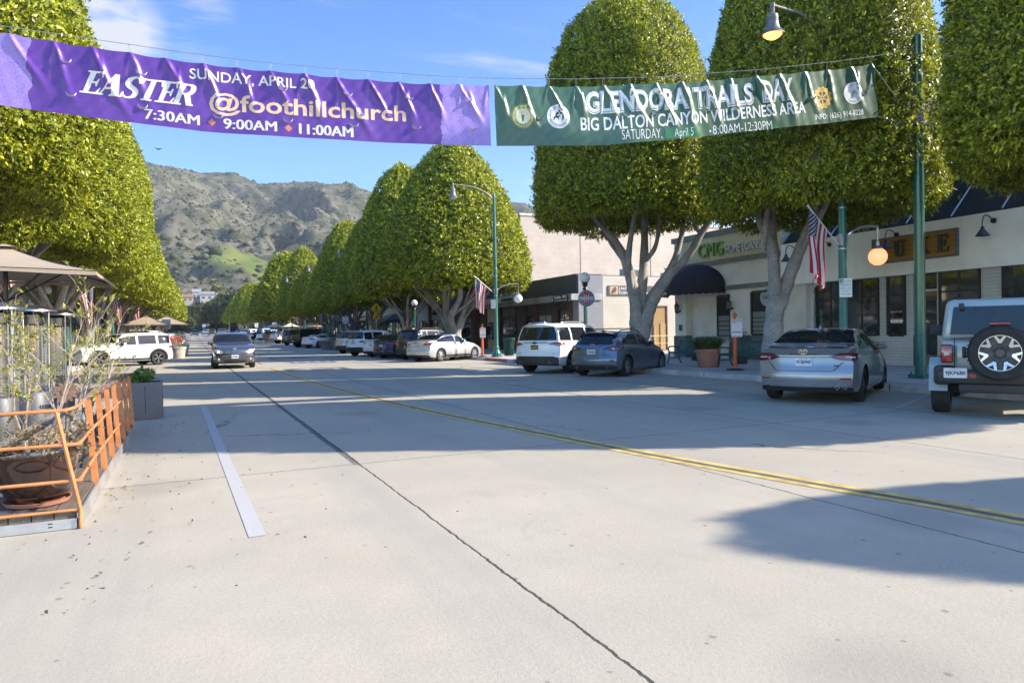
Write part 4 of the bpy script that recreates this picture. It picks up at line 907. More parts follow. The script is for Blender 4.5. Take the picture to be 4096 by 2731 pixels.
mb = MB(); R_(mb, FX-.64, FX-.57, 35.95, 37.75, 3.28, 3.78); sg = obj('suite_sign', mb, mat('dark sign panel', (.03, .03, .032), .5), t, smooth=False)
mb = MB(); M_ = wallM(36.85, 3.52, .645); put_text(mb, 'Suite 101', .3, M_, 0, fit=(1.5, .19), bold=.006); mb.box((0, 0, 0), (1.3, .03, .004), 0, mtx=wallM(36.9, 3.40, .645)); mb.add([(.72, -.06, 0), (.86, 0, 0), (.72, .06, 0)], [(0, 1, 2)], 0, wallM(36.9, 3.40, .645)); obj('lettering', mb, mat('white print', (.75, .75, .73), .6), sg, smooth=False)
S35 = lambda x, z, o=.0: frame((x, 35.8-o, z), (1, 0, 0), (0, 0, 1))
mb = MB(); R_(mb, 23.55, 27.2, 35.74, 35.79, 3.68, 4.28); sg = obj('wall_sign', mb, mat('brown sign panel', (.07, .06, .055), .6), t, smooth=False)
mb = MB(); put_text(mb, 'PATHWAYS W', .3, S35(25.35, 4.02, .065), 0, fit=(1.7, .17)); put_text(mb, 'CENTER', .3, S35(25.0, 3.76, .065), 0, fit=(1.05, .16)); mb.box((0, 0, 0), (.025, .45, .004), 0, mtx=S35(24.40, 3.98, .065)); mb.box((0, 0, 0), (.6, .1, .004), 0, mtx=S35(26.2, 3.84, .065)); obj('lettering', mb, mat('white print', (.75, .75, .73), .6), sg, smooth=False)
mb = MB(); mb.box((0, 0, 0), (.62, .5, .004), 0, mtx=S35(23.98, 3.98, .065))
mb.grid(lambda u, v: tuple(Vector((23.98-.28+.5*u, 35.731, 3.98-.22+.44*v+.0*u)) if False else Vector((23.75+.26*v+.22*math.sin(3.2*v)*(u-.2)+.1*u, 35.731, 3.76+.44*v))), 4, 14, 1); obj('sign_picture', mb, [mat('tan print', (.42, .27, .17), .6), mat('dark road print', (.07, .05, .045), .6)], sg, smooth=False)
mb = MB(); R_(mb, 26.95, 28.0, 35.77, 35.83, .15, 2.95); dr = obj('door', mb, wood_mat('particle board', (.40, .25, .10), (.25, .15, .06), (14, 14, 14), .9), t, smooth=False)
mb = MB(); R_(mb, 26.88, 26.96, 35.72, 35.8, .15, 3.0); R_(mb, 27.99, 28.07, 35.72, 35.8, .15, 3.0); R_(mb, 26.88, 28.07, 35.72, 35.8, 2.95, 3.03); R_(mb, 27.0, 27.15, 35.73, 35.77, .2, 1.7, 1); R_(mb, 27.5, 27.9, 35.73, 35.768, .2, 1.9, 1); obj('door_frame', mb, [mat('dark brown wood', (.06, .035, .025), .7), wood_mat('raw lumber', (.42, .27, .12), (.32, .19, .08), (6, 6, .5), .8)], dr, smooth=False)
mb = MB(); mb.rbox((26.3, 37.2, 5.2), (1.2, .9, .62), .03); R_(mb, 25.75, 26.1, 36.73, 36.76, 5.0, 5.42, 1); R_(mb, 26.25, 26.8, 36.73, 36.76, 5.0, 5.42, 1)
tag(obj('air_conditioner', mb, [mat('pale unit casing', (.5, .49, .47), .6), mat('dark louvres', (.08, .08, .085), .6)]), 'boxy air conditioning unit on the roof edge of the low block building', 'air conditioner')
mb = MB(); mb.rbox((29.2, 37.0, 5.1), (.9, .6, .4), .02); mb.lathe([(.08, 0), (.08, .25), (.14, .25), (.14, .33)], 8, 0, (29.0, 37, 5.28)); tag(obj('roof_vent', mb, STEEL), 'small metal vent box on the roof of the low block building', 'vent')
mb = MB()
for x in (26.0, 28.2): mb.tube([(x, 34.4, .15), (x, 34.4, 1.1)], .025, 6)
mb.tube([(25.6, 34.4, 1.1), (30, 34.4, 1.1)], .03, 6); mb.tube([(25.6, 34.4, .65), (30, 34.4, .65)], .02, 6)
tag(obj('handrail', mb, mat('yellow rail paint', (.50, .42, .16), .6)), 'yellow steel handrail in front of the boarded side door', 'handrail')
# --- tall windowless hall behind
t = thing('hall_building', 'tall windowless pinkish block wall of a hall rising behind the low shops', 'building', (0, 0, 0))
mb = MB(); R_(mb, 23.6, 62, 48, 78, 0, 10.62); obj('wall', mb, BLOCKX, t, smooth=False)
mb = MB(); R_(mb, 23.5, 62.1, 47.93, 78.1, 10.62, 10.80); obj('coping', mb, mat('pink coping', (.50, .43, .38), .8), t, smooth=False)
mb = MB(); R_(mb, 29.0, 29.03, 47.97, 48.0, 5, 10.62); R_(mb, 36, 36.03, 47.97, 48.0, 5, 10.62); obj('control_joint', mb, mat('hall wall joint', (.35, .29, .25), .9), t, smooth=False)  # control joints in a slightly darker wall colour

# --- lender shop with blue letters
t = thing('shop_building', 'tan shop with blue lower case sign letters above a dark timber front', 'building', (0, 0, 0))
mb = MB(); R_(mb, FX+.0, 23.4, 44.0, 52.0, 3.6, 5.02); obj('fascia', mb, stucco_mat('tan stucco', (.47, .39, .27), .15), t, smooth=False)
mb = MB(); R_(mb, FX-.45, FX+.0, 43.95, 52.0, 3.35, 3.62); R_(mb, FX-.5, 23.3, 43.92, 52.05, 3.62, 3.68); obj('canopy_band', mb, mat('dull brown canopy', (.15, .14, .12), .8, var=.2), t, smooth=False)
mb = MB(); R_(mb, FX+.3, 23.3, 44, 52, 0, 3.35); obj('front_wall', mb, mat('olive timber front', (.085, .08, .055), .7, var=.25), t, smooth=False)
mb = MB()
for a, m_ in ((44.0, 0), (47.6, 0), (48.5, 1), (50.3, 0)): obj('pier', R_(MB(), FX+.1, FX+.34, a, a+(.6 if not m_ else 1.5), .1, 3.35), stucco_mat('peach stucco', (.5, .36, .25), .1) if m_ else DBRICK, t, smooth=False)
window(t, FX+.28, 45.0, 47.4, 1.3, 2.5, 2, []); window(t, FX+.1, 48.8, 49.6, 1.0, 2.3, 1, []); window(t, FX+.28, 45.0, 47.4, 2.65, 3.25, 2, [], mat('panel inset', (.10, .095, .07), .6))
mb = MB(); R_(mb, FX-.15, FX+.1, 49.75, 50.1, 1.3, 2.0); obj('letter_box', mb, BLKM, t, smooth=False)
mb = MB(); put_text(mb, 'newamerican', 1, wallM(48.0, 4.15, .03), 0, depth=.06, fit=(5.1, .62), bold=.006)
st = [(.5*math.cos(PI/2+k*PI/5)*(1 if k % 2 == 0 else .42), .5*math.sin(PI/2+k*PI/5)*(1 if k % 2 == 0 else .42)) for k in range(10)]; mb.prism(st, .06, 0, wallM(51.1, 4.4, .03) @ Matrix.Rotation(.3, 4, 'Z')); obj('lettering', mb, mat('sign blue', (.02, .12, .32), .5), t, smooth=False)
mb = MB(); put_text(mb, 'FUNDING', 1, wallM(46.0, 3.78, .03), 0, depth=.05, fit=(1.9, .24)); obj('lettering', mb, mat('dark print', (.05, .05, .06), .5), t, smooth=False); mb = MB(); put_text(mb, 'newamerican', .2, wallM(46.2, 1.7, -.20), 0, fit=(1.5, .2)); obj('window_lettering', mb, mat('white print', (.75, .75, .73), .6), t, smooth=False)

# --- simple storefronts farther along both sides
def storefront(side, y0, y1, h, wallm, label, awn=None, awn_col=None, sign=None, pier=None, roofc=None, z1=3.0):
    x = FX if side > 0 else -10.1; o = -1 if side > 0 else 1; zb = gz((y0+y1)/2)
    t = thing('shop_building', label, 'building', (0, 0, 0)); mb = MB(); R_(mb, x-o*0, x-o*9, y0+.02, y1-.02, zb-.3, zb+h); obj('wall', mb, wallm, t, smooth=False)
    mb = MB(); R_(mb, x+o*.08, x-o*9.05, y0, y1, zb+h, zb+h+.22); obj('cornice', mb, roofc or GREYT, t, smooth=False)
    n = max(2, int((y1-y0)/3.2))
    for k in range(n):
        a = y0+.4+(y1-y0-.8)*k/n; b_ = y0+.4+(y1-y0-.8)*(k+1)/n-.4
        if k == n//2:
            mb = MB(); R_(mb, x+o*.01, x+o*.05, a, min(b_, a+1.05), zb+.15, zb+2.4); dr = obj('door', mb, BLACKF, t, smooth=False); mb = MB(); R_(mb, x+o*.051, x+o*.06, a+.12, min(b_, a+1.05)-.12, zb+.4, zb+2.25); obj('pane', mb, GLASS, dr, smooth=False); a += 1.3
            if b_-a < .6: continue
        window(t, x, a, b_, zb+.7, zb+2.6, 2, [], out=o)
    if awn:
        a0, a1, ztop, dp, drop = awn; mb = MB()
        mb.add([(x+o*.02, a0, zb+ztop), (x+o*.02, a1, zb+ztop), (x+o*dp, a1, zb+ztop-drop), (x+o*dp, a0, zb+ztop-drop), (x+o*dp, a1, zb+ztop-drop-.22), (x+o*dp, a0, zb+ztop-drop-.22), (x+o*.02, a0, zb+ztop-drop-.22), (x+o*.02, a1, zb+ztop-drop-.22)], [(0, 1, 2, 3), (3, 2, 4, 5), (0, 3, 5, 6), (1, 7, 4, 2)]); obj('awning', mb, mat('awning cloth '+str(awn_col), awn_col, .85, var=.15), t, smooth=False)
    if sign:
        s_, ym, zz, w, hh, col = sign; mb = MB(); M_ = frame((x+o*.03, ym, zb+zz), (0, o, 0), (0, 0, 1)); put_text(mb, s_, 1, M_, 0, depth=.05, fit=(w, hh), bold=.01); obj('lettering', mb, mat('sign letters '+str(col), col, .5), t, smooth=False)
    if pier:
        for y in pier: obj('pier', R_(MB(), x+o*.02, x+o*.2, y, y+.55, zb, zb+h-.1), RBRICK, t, smooth=False)
    return t
storefront(1, 52.1, 59.5, 5.2, RBRICK, 'brick shop with a wide black awning behind the globe lamp', (52.4, 59.2, 4.5, 1.4, 1.2), (.012, .016, .03), pier=(52.2,))
storefront(1, 59.6, 68, 5.6, stucco_mat('ivory stucco', (.52, .49, .40), .1), 'ivory shop with a long navy box awning', (59.8, 67.8, 4.7, 1.3, .2), (.010, .018, .05), pier=(63.5,))
storefront(1, 68.1, 77, 5.0, stucco_mat('rose stucco', (.50, .42, .36), .12), 'rose stucco shop with a dark script sign', (68.4, 76.8, 3.6, 1.2, .8), (.02, .02, .025), ('salon', 72.5, 3.9, 2.6, .5, (.03, .05, .05)))
storefront(1, 77.1, 90, 4.6, stucco_mat('buff stucco', (.46, .42, .33), .12), 'buff shop with a yellow cream awning', (77.4, 89.6, 3.5, 1.5, .35), (.52, .44, .22))
storefront(1, 90.1, 108, 5.4, CREAM, 'long cream shop behind the cream market umbrellas', (91, 107, 3.4, 1.3, .6), (.02, .02, .02))
storefront(1, 108.1, 130, 4.8, stucco_mat('sand stucco', (.44, .38, .29), .12), 'sand coloured shop behind the broad loaf shaped tree', (109, 129, 3.3, 1.2, .5), (.30, .24, .17))
storefront(1, 130.1, 165, 5.6, RBRICK, 'far brick shop near the end of the right hand side')
storefront(1, 165.1, 205, 4.6, stucco_mat('grey far stucco', (.36, .35, .33), .12), 'farthest grey shop of the right hand side')
storefront(-1, 20, 30, 4.6, stucco_mat('mint stucco', (.44, .47, .43), .1), 'pale green cafe building behind the patio heaters', (21, 29, 3.4, 1.2, .6), (.03, .14, .14))
mb = MB(); 
t = thing('gabled_kiosk', 'teal gabled kiosk with white trim behind the patio heaters', 'kiosk', (0, 0, 0)); mb.prism([(0, 0), (2.6, 0), (2.6, 2.6), (0, 4.2)], .2, 0, frame((-9.0, 25.0, .15), (1, 0, 0), (0, 0, 1))); obj('gable', mb, mat('teal paint', (.02, .17, .19), .6), t, smooth=False)
mb = MB(); mb.tube([(-9.05, 24.75, 4.45), (-6.2, 24.75, 2.7)], .07, 4); obj('trim', mb, WHITEW, t, smooth=False); mb = MB(); R_(mb, -8.8, -6.6, 25, 29, .15, 2.6); obj('wall', mb, mat('teal wall', (.03, .13, .14), .7), t, smooth=False)
for (a, b_, h, m_, lb, ac) in ((30.1, 42, 5.2, CREAM, 'cream left side shop with a brown awning', (.12, .08, .05)), (42.1, 55, 4.6, RBRICK, 'brick left side shop behind the white SUV', (.02, .02, .025)), (55.1, 72, 5.4, stucco_mat('pale grey stucco', (.44, .44, .43), .1), 'pale grey left side shop with a blue awning', (.05, .12, .25)),
                             (72.1, 95, 4.8, CREAM2, 'yellowish left side shop behind the far umbrellas', (.25, .2, .13)), (95.1, 130, 5.2, RBRICK, 'long brick shop on the left side', (.05, .05, .05)), (130.1, 180, 4.6, CREAM, 'farthest cream shop on the left side', (.2, .16, .1))):
    storefront(-1, a, b_, h, m_, lb, (a+.5, b_-.5, 3.4, 1.2, .5), ac)
# ================================================================== STREET FURNITURE
GREEN = mat('green lamp post enamel', (.016, .115, .085), .38, var=.12, scale=4, coat=.3)
IRON = mat('grey lamp casting', (.15, .145, .145), .5, .3, var=.2, scale=6)
GLOBE = mat('white globe', (.78, .78, .76), .25, var=.03)
GLOW = mat('lit amber globe', (.75, .42, .26), .3, var=.03, emit=.42, emcol=(1.0, .42, .17))
LENS = mat('lamp lens', (.5, .5, .46), .2); LENSLIT = mat('lit amber lens', (.9, .6, .3), .2, emit=1.1, emcol=(1.0, .42, .10))
def street_lamp(x, y, label, lit=False, right=True):
    t = thing('street_lamp', label, 'street lamp', (x, y, gz(y)+.15), 0, 'tall green lamp posts with bell lamps'); s = -1 if right else 1
    mb = MB(); mb.lathe([(.30, 0), (.30, .06), (.24, .10), (.27, .16), (.24, .26), (.17, .34), (.14, .44), (.155, .5), (.13, .56), (.105, .62), (.10, 3.6), (.078, 8.6), (.07, 8.75), (.03, 8.82), (.001, 8.95)], 24, 0, flute=.10, nfl=12)
    for z in (3.3, 4.35, 4.75): mb.lathe([(.112, 0), (.112, .03)], 20, 1, (0, 0, z))
    obj('pole', mb, [GREEN, STEEL], t)
    mb = MB(); mb.tube(cr([(0, 0, 8.45), (s*.5, 0, 8.82), (s*1.3, 0, 9.06), (s*2.35, 0, 9.12)], 6), [.045]*13+[.04]*6, 8); mb.tube([(s*2.35, 0, 9.16), (s*2.35, 0, 8.90)], .05, 8); mb.lathe([(.06, -.05), (.06, .05)], 8, 0, (s*2.35, 0, 9.13)); obj('bell_arm', mb, IRON, t)
    BM = T(s*2.35, 0, 8.42) @ Matrix.Scale(.84, 4); mb = MB(); mb.lathe([(.03, .62), (.10, .60), (.155, .55), (.165, .46), (.17, .30), (.20, .18), (.27, .06), (.33, 0), (.34, -.03), (.30, -.025), (.2, .12), (.1, .3)], 28, 0, (0, 0, 0), mtx=BM, closed=False)
    for z, r_ in ((.42, .170), (.36, .172), (.03, .318)): mb.lathe([(r_, 0), (r_+.008, .012), (r_, .024)], 28, 0, (0, 0, z), mtx=BM, closed=False)
    bl = obj('bell_shade', mb, IRON, t); mb = MB(); mb.lathe([(.001, -.14), (.10, -.13), (.19, -.08), (.25, -.02), (.26, .02)], 20, 0, (0, 0, 0), mtx=BM); obj('lens', mb, LENSLIT if lit else LENS, bl)
    q = -s; mb = MB(); mb.tube(cr([(0, 0, 3.55), (q*.35, 0, 3.78), (q*.8, 0, 3.93), (q*1.35, 0, 3.97)], 6), .035, 8); mb.tube([(q*1.35, 0, 3.99), (q*1.35, 0, 3.55)], .03, 8); mb.lathe([(.14, 0), (.11, .05), (.055, .09), (.05, .2), (.03, .22)], 14, 0, (q*1.35, 0, 3.36)); mb.rbox((0, 0, 3.55), (.24, .14, .3), .01); obj('globe_arm', mb, IRON if not lit else STEEL, t)
    mb = MB(); mb.sphere((q*1.35, 0, 3.16), .235, 24); obj('globe', mb, GLOW if lit else GLOBE, t)
    return t
street_lamp(15.3, 12.3, 'green lamp post with glowing amber globe and bell lamp beside the silver sedan', True)
street_lamp(15.0, 33.7, 'green lamp post standing on the red kerb with a white globe arm')
for y, lb in ((63.3, 'green lamp post left of the pedestrian sign, its bell before the third crown'), (81.5, 'green lamp post behind the white hatchback'), (101, 'green lamp post behind the cream umbrellas, fourth along the right'), (122, 'far green lamp post before the loaf shaped tree'), (150, 'farthest green lamp post on the right side')): street_lamp(15.0, y, lb)
for y, lb in ((41, 'left side green lamp post carrying a flag, behind the bare shrub'), (64, 'left side green lamp post behind the white parked SUV'), (88, 'third green lamp post on the left side'), (112, 'farthest green lamp post on the left side')): street_lamp(-5.6, y, lb, False, False)
def globe_lamp(x, y, label, zg=3.55):
    t = thing('globe_lamp', label, 'street lamp', (x, y, gz(y)+.15), 0, 'short green posts with a white globe')
    mb = MB(); mb.lathe([(.22, 0), (.22, .08), (.16, .14), (.18, .22), (.12, .34), (.085, .45), (.08, 1.5), (.07, zg-.5)], 20, 0, flute=.12, nfl=10); obj('pole', mb, GREEN, t)
    mb = MB(); mb.lathe([(.08, -.52), (.11, -.48), (.08, -.42), (.07, -.36), (.12, -.33), (.13, -.29), (.09, -.26), (.14, -.22), (.15, -.19)], 16, 0, (0, 0, zg)); obj('collar', mb, BLKM, t)
    mb = MB(); mb.sphere((0, 0, zg), .23, 24); obj('globe', mb, GLOBE, t); return t
globe_lamp(15.0, 24.5, 'globe lamp post carrying the round parking sign')
for x, y, lb in ((15.0, 48.4, 'globe lamp post in front of the forked trunk above the black SUV'), (15.2, 75, 'globe lamp post by the yield sign'), (16.8, 66, 'globe lamp post just right of the pedestrian diamond sign'), (15, 112, 'globe lamp post behind the cream umbrellas'), (15, 160, 'far globe lamp post near the stop sign')): globe_lamp(x, y, lb)
for x, y, lb in ((-5.7, 36.2, 'left side globe lamp under the tan umbrella edge'), (-5.6, 58.5, 'smaller left side globe lamp behind the hanging flag'), (-6.3, 66, 'pale left side globe lamp on a wooden post')): globe_lamp(x, y, lb)
# tall plain pole that carries the street banners
PB = Vector((16.35, 10.95, .15))
t = thing('banner_pole', 'tall smooth green pole holding the right end of the street banners', 'pole', PB)
mb = MB(); mb.lathe([(.13, 0), (.125, 1), (.105, 8.35), (.108, 8.36), (.108, 8.42), (.06, 8.47), (.001, 8.48)], 20); obj('pole', mb, GREEN, t)
mb = MB(); mb.box((0, 0, .05), (.4, .4, .1)); 
for a in (-.15, .15):
    for b_ in (-.15, .15): mb.lathe([(.02, .1), (.02, .16)], 6, 0, (a, b_, 0))
obj('base_plate', mb, GREEN, t, smooth=False)
mb = MB()
for k in range(9): mb.tube([(.125*math.cos(a)+.0, .125*math.sin(a), 6.32+.03*k+.05*math.sin(a*1+k*1.9)) for a in np.linspace(0, 2*PI, 17)], .014, 6)
obj('rope_lashing', mb, mat('weathered rope', (.42, .38, .33), .9, bump=.5, bscale=120), t)
# ---------------------------------------------------------------- flags
def flag_mat():
    m, nt, b = nodes_of('flag stripes and stars')
    uv = nt.nodes.new('ShaderNodeUVMap'); sp = nt.nodes.new('ShaderNodeSeparateXYZ'); nt.links.new(uv.outputs[0], sp.inputs[0]); U, V = sp.outputs[0], sp.outputs[1]
    st = mth(nt, 'MODULO', mth(nt, 'FLOOR', mth(nt, 'MULTIPLY', V, 12.999)), 2.0)
    c = mixrgb(nt, st, (.38, .016, .03), (.68, .66, .64))
    can = mth(nt, 'MULTIPLY', mth(nt, 'LESS_THAN', U, .4), mth(nt, 'GREATER_THAN', V, 6/13))
    a = mth(nt, 'MULTIPLY', U, 6/.4); d = mth(nt, 'MULTIPLY', mth(nt, 'SUBTRACT', V, 6/13), 5/(7/13))
    def dots(oa, od):
        fa = mth(nt, 'SUBTRACT', mth(nt, 'FRACT', mth(nt, 'ADD', a, oa)), .5); fd = mth(nt, 'SUBTRACT', mth(nt, 'FRACT', mth(nt, 'ADD', d, od)), .5)
        return mth(nt, 'LESS_THAN', mth(nt, 'ADD', mth(nt, 'MULTIPLY', fa, fa), mth(nt, 'MULTIPLY', fd, fd)), .035)
    sd_ = mth(nt, 'MAXIMUM', dots(0, 0), dots(.5, .5))
    c = mixrgb(nt, can, c, mixrgb(nt, sd_, (.018, .022, .075), (.68, .66, .64)))
    nt.links.new(c, b.inputs['Base Color']); b.inputs['Roughness'].default_value = .8
    tr = nt.nodes.new('ShaderNodeBsdfTranslucent'); nt.links.new(c, tr.inputs['Color']); mx = nt.nodes.new('ShaderNodeMixShader'); mx.inputs[0].default_value = .3
    nt.links.new(b.outputs[0], mx.inputs[1]); nt.links.new(tr.outputs[0], mx.inputs[2]); nt.links.new(mx.outputs[0], nt.nodes['Material Output'].inputs['Surface']); return m
FLAGM = flag_mat()
STAFF = mat('white flag staff', (.6, .6, .58), .4)
def flag(x, y, zb, s, label, seed, tipdx=1.25, tipdz=1.15, group=None, sc=1.0, gather=.46):
    """staff leaning out from a post at 45 degrees, cloth hanging limp from its outer end; s=-1 leans to -X"""
    t = thing('flag', label, 'flag', (x, y, gz(y)+zb), 0, group or 'national flags on the lamp posts'); r = random.Random(seed)
    tip = Vector((s*tipdx*1.12*sc, 0, tipdz*1.12*sc)); ho0 = Vector((s*tipdx*1.08*sc, 0, tipdz*1.08*sc)); ho1 = Vector((s*tipdx*.42*sc, 0, tipdz*.42*sc))
    mb = MB(); mb.tube([(s*.06, 0, .05), tuple(tip)], .016*sc+.002, 8); mb.sphere(tuple(tip), .03, 8); obj('staff', mb, STAFF, t)
    nu, nv = 26, 40; vs = []; uv = []; ph = r.random()*6; L = 1.62*sc
    for i in range(nv):
        f = i/(nv-1)
        for j in range(nu):
            h = j/(nu-1); base = ho0.lerp(ho1, h); q = f**.7*gather
            mid = ho0.lerp(ho1, .25)
            p = base*(1-q)+Vector((mid.x*.5+ho0.x*.5, 0, base.z))*q
            amp = .02+.10*f; 
            p = p+Vector((.03*math.sin(h*9+ph), amp*math.sin(h*11+ph+f*1.5)+.05*math.sin(f*5+ph)*f, -L*f*(1-.10*h)+(-.05*h*f)))
            vs.append(tuple(p)); uv.append((f, 1-h))
    fs = [(i*nu+j, i*nu+j+1, (i+1)*nu+j+1, (i+1)*nu+j) for i in range(nv-1) for j in range(nu-1)]
    me = bpy.data.meshes.new('cloth'); me.from_pydata(vs, [], fs); l = me.uv_layers.new(name='UVMap')
    for lp in me.loops: l.data[lp.index].uv = uv[lp.vertex_index]
    me.polygons.foreach_set('use_smooth', [True]*len(fs)); me.materials.append(FLAGM); obj('cloth', me, None, t); return t
flag(15.2, 12.3, 3.53, -1, 'largest flag, hanging in front of the trunk by the amber globe lamp', 1, 1.0, .86, sc=1.0)
flag(14.9, 33.7, 3.6, -1, 'flag on the centre lamp post before the big forked trunk', 2, 1.0, .80, sc=1.0)
for y, zb, lb in ((63.3, 3.6, 'flag left of the pedestrian diamond sign on the right side'), (81.5, 3.6, 'flag behind the white hatchback, third along the right side'), (101, 3.7, 'flag above the cream umbrellas on the right side'), (122, 3.7, 'smaller flag near the far pedestrian sign'), (150, 3.7, 'farthest flag on the right side')): flag(14.9, y, zb, -1, lb, int(y), 1.1, .9, sc=1.05)
flag(-5.5, 41, 3.25, 1, 'flag drooping beside the globe lamps on the left side', 11, 1.0, .8, sc=1.0, gather=.55)
flag(-5.6, 24.3, 3.9, 1, 'flag half hidden by the top of the large tan umbrella', 12, 1.1, 1.0, sc=1.0)
for y, zb, lb in ((55, 3.5, 'second hanging flag on the left, over the white SUV'), (73, 3.8, 'flag between far left trunks above the tan umbrellas'), (90, 3.6, 'flag beyond the far left umbrellas'), (108, 3.6, 'farthest flag on the left side')): flag(-5.3, y, zb, 1, lb, int(y)+3, 1.05, .85, sc=1.0, gather=.5)
# ---------------------------------------------------------------- signs
WSIGN = mat('white sign face', (.66, .66, .65), .45, var=.04); YSIGN = mat('yellow sign face', (.62, .46, .015), .45, var=.04); SBLK = mat('sign black', (.015, .015, .015), .5); SRED = mat('sign red', (.42, .02, .025), .45); SGRN = mat('sign green', (.02, .25, .12), .5); SBLU = mat('sign blue print', (.03, .08, .25), .5); SGLD = mat('sign gold print', (.55, .38, .10), .5)
SM = [WSIGN, YSIGN, SBLK, SRED, SGRN, SBLU, SGLD]
FACE = lambda x, y, z: frame((x, y, z), (1, 0, 0), (0, 0, 1))     # a face looking back down the street (-Y)
def rrect(w, h, r_=.04, n=4):
    out = []
    for cx, cy, a0 in ((w/2-r_, h/2-r_, 0), (-w/2+r_, h/2-r_, 90), (-w/2+r_, -h/2+r_, 180), (w/2-r_, -h/2+r_, 270)):
        out += [(cx+r_*math.cos(rad(a0+90*k/n)), cy+r_*math.sin(rad(a0+90*k/n))) for k in range(n+1)]
    return out
def ngon(r_, n, a0=0): return [(r_*math.cos(a0+2*PI*k/n), r_*math.sin(a0+2*PI*k/n)) for k in range(n)]
def walker(mb, s, mtx, mi=2):
    """striding figure as on crossing signs"""
    mb.prism([(p[0]+.03*s, p[1]+.36*s) for p in ngon(.075*s, 12)], .003, mi, mtx)
    for poly in ([(-.09, .26), (.07, .27), (.09, .0), (-.06, -.02)], [(-.06, -.02), (.02, -.02), (-.06, -.38), (-.17, -.42), (-.15, -.36), (-.10, -.34)], [(.01, -.02), (.09, -.0), (.14, -.2), (.20, -.40), (.10, -.40), (.07, -.22)], [(-.09, .26), (-.04, .26), (-.12, .08), (-.20, .0), (-.22, .04), (-.16, .1)], [(.05, .27), (.09, .22), (.16, .10), (.23, .06), (.21, .02), (.13, .06)]):
        mb.prism([(p[0]*s, p[1]*s) for p in poly], .003+.0004*len(poly), mi, mtx)
def sign_post(name, label, x, y, hgt, cat='sign', pm=STEEL, group=None, zb=.15):
    t = thing(name, label, cat, (x, y, gz(y)+zb), 0, group); mb = MB(); mb.tube([(0, .03, 0), (0, .03, hgt)], .03, 8); obj('post', mb, pm, t); return t
def ped_sign(x, y, z, s, label):
    t = sign_post('crossing_sign', label, x, y, z+.4, group='yellow pedestrian crossing signs'); mb = MB(); F = FACE(0, 0, z)
    mb.prism(ngon(.56*s, 4), .004, 1, F); mb.prism([(p[0]*.96, p[1]*.96) for p in ngon(.56*s, 4)], .002, 2, F @ T(0, 0, .003)); mb.prism([(p[0]*.91, p[1]*.91) for p in ngon(.56*s, 4)], .002, 1, F @ T(0, 0, .005)); walker(mb, .62*s, F @ T(0, .03, .008)); mb.box((0, -.19*s, .009), (.5*s, .018, .003), 2, mtx=F); obj('diamond_panel', mb, SM, t, smooth=False)
    mb = MB(); F = FACE(0, 0, z-.72*s); mb.prism(rrect(.6*s, .36*s), .004, 1, F); a = Matrix.Rotation(rad(215), 4, 'Z'); mb.prism([(-.2*s, -.035*s), (.05*s, -.035*s), (.05*s, -.09*s), (.2*s, 0), (.05*s, .09*s), (.05*s, .035*s), (-.2*s, .035*s)], .003, 2, F @ T(0, 0, .004) @ a); obj('arrow_plaque', mb, SM, t, smooth=False)
ped_sign(14.7, 58.5, 3.45, 1.0, 'yellow walking figure diamond sign with arrow, the nearer and larger'); ped_sign(14.7, 116, 3.3, 1.0, 'yellow walking figure diamond sign farther up by the umbrellas')
def yield_sign(x, y, z, label):
    t = sign_post('yield_sign', label, x, y, z+.3, group='white yield here to pedestrians signs'); mb = MB(); F = FACE(0, 0, z); mb.prism(rrect(.62, .68), .004, 0, F)
    mb.prism([(-.14, .28), (0, .05), (.14, .28)], .003, 3, F @ T(0, 0, .004)); mb.prism([(-.08, .245), (0, .11), (.08, .245)], .003, 0, F @ T(0, 0, .006)); walker(mb, .36, F @ T(.17, -.12, .004)); mb.box((-.1, -.13, .005), (.24, .03, .003), 2, mtx=F); put_text(mb, 'HERE TO', .1, F @ T(-.1, -.06, .008), 2, fit=(.26, .06)); mb.prism([(-.25, -.2), (.05, -.08), (.05, -.13), (-.25, -.25)], .003, 2, F @ T(0, 0, .004)); obj('panel', mb, SM, t, smooth=False)
yield_sign(14.5, 70.5, 2.65, 'white square yield here sign before the globe lamp'); yield_sign(14.5, 135, 2.5, 'white square yield here sign far up by the loaf shaped tree')
t = sign_post('speed_limit_sign', 'white speed limit sign reading 25 beyond the parked cars', 14.3, 170, 3.0); mb = MB(); F = FACE(0, 0, 2.5); mb.prism(rrect(.75, .95), .004, 0, F); put_text(mb, '25', 1, F @ T(0, -.32, .006), 2, fit=(.5, .4), bold=.02); put_text(mb, 'SPEED', .2, F @ T(0, .28, .006), 2, fit=(.55, .12)); put_text(mb, 'LIMIT', .2, F @ T(0, .11, .006), 2, fit=(.5, .12)); obj('panel', mb, SM, t, smooth=False)
def stop_sign(x, y, z, label, face=True):
    t = sign_post('stop_sign', label, x, y, z+.3, zb=.0, group='octagonal stop signs'); mb = MB(); F = FACE(0, 0, z); mb.prism(ngon(.52, 8, PI/8), .004, 0 if face else 0, F)
    if face: mb.prism(ngon(.48, 8, PI/8), .003, 3, F @ T(0, 0, .004)); put_text(mb, 'STOP', 1, F @ T(0, -.15, .009), 0, fit=(.72, .3), bold=.02)
    obj('panel', mb, SM, t, smooth=False); return t
stop_sign(4.7, 205, 3.0, 'red octagonal stop sign standing on the far median'); stop_sign(3.7, 203, 2.75, 'pale back of an octagonal sign beside the far red stop sign', False); stop_sign(18.5, 165, 3.4, 'red octagonal stop sign in tree shade on the right')
t = sign_post('warning_sign', 'small yellow diamond warning sign under the far stop sign', 4.7, 203, 2.0, zb=0); mb = MB(); mb.prism(ngon(.42, 4), .004, 1, FACE(0, -.03, 1.6)); obj('panel', mb, SM, t, smooth=False)
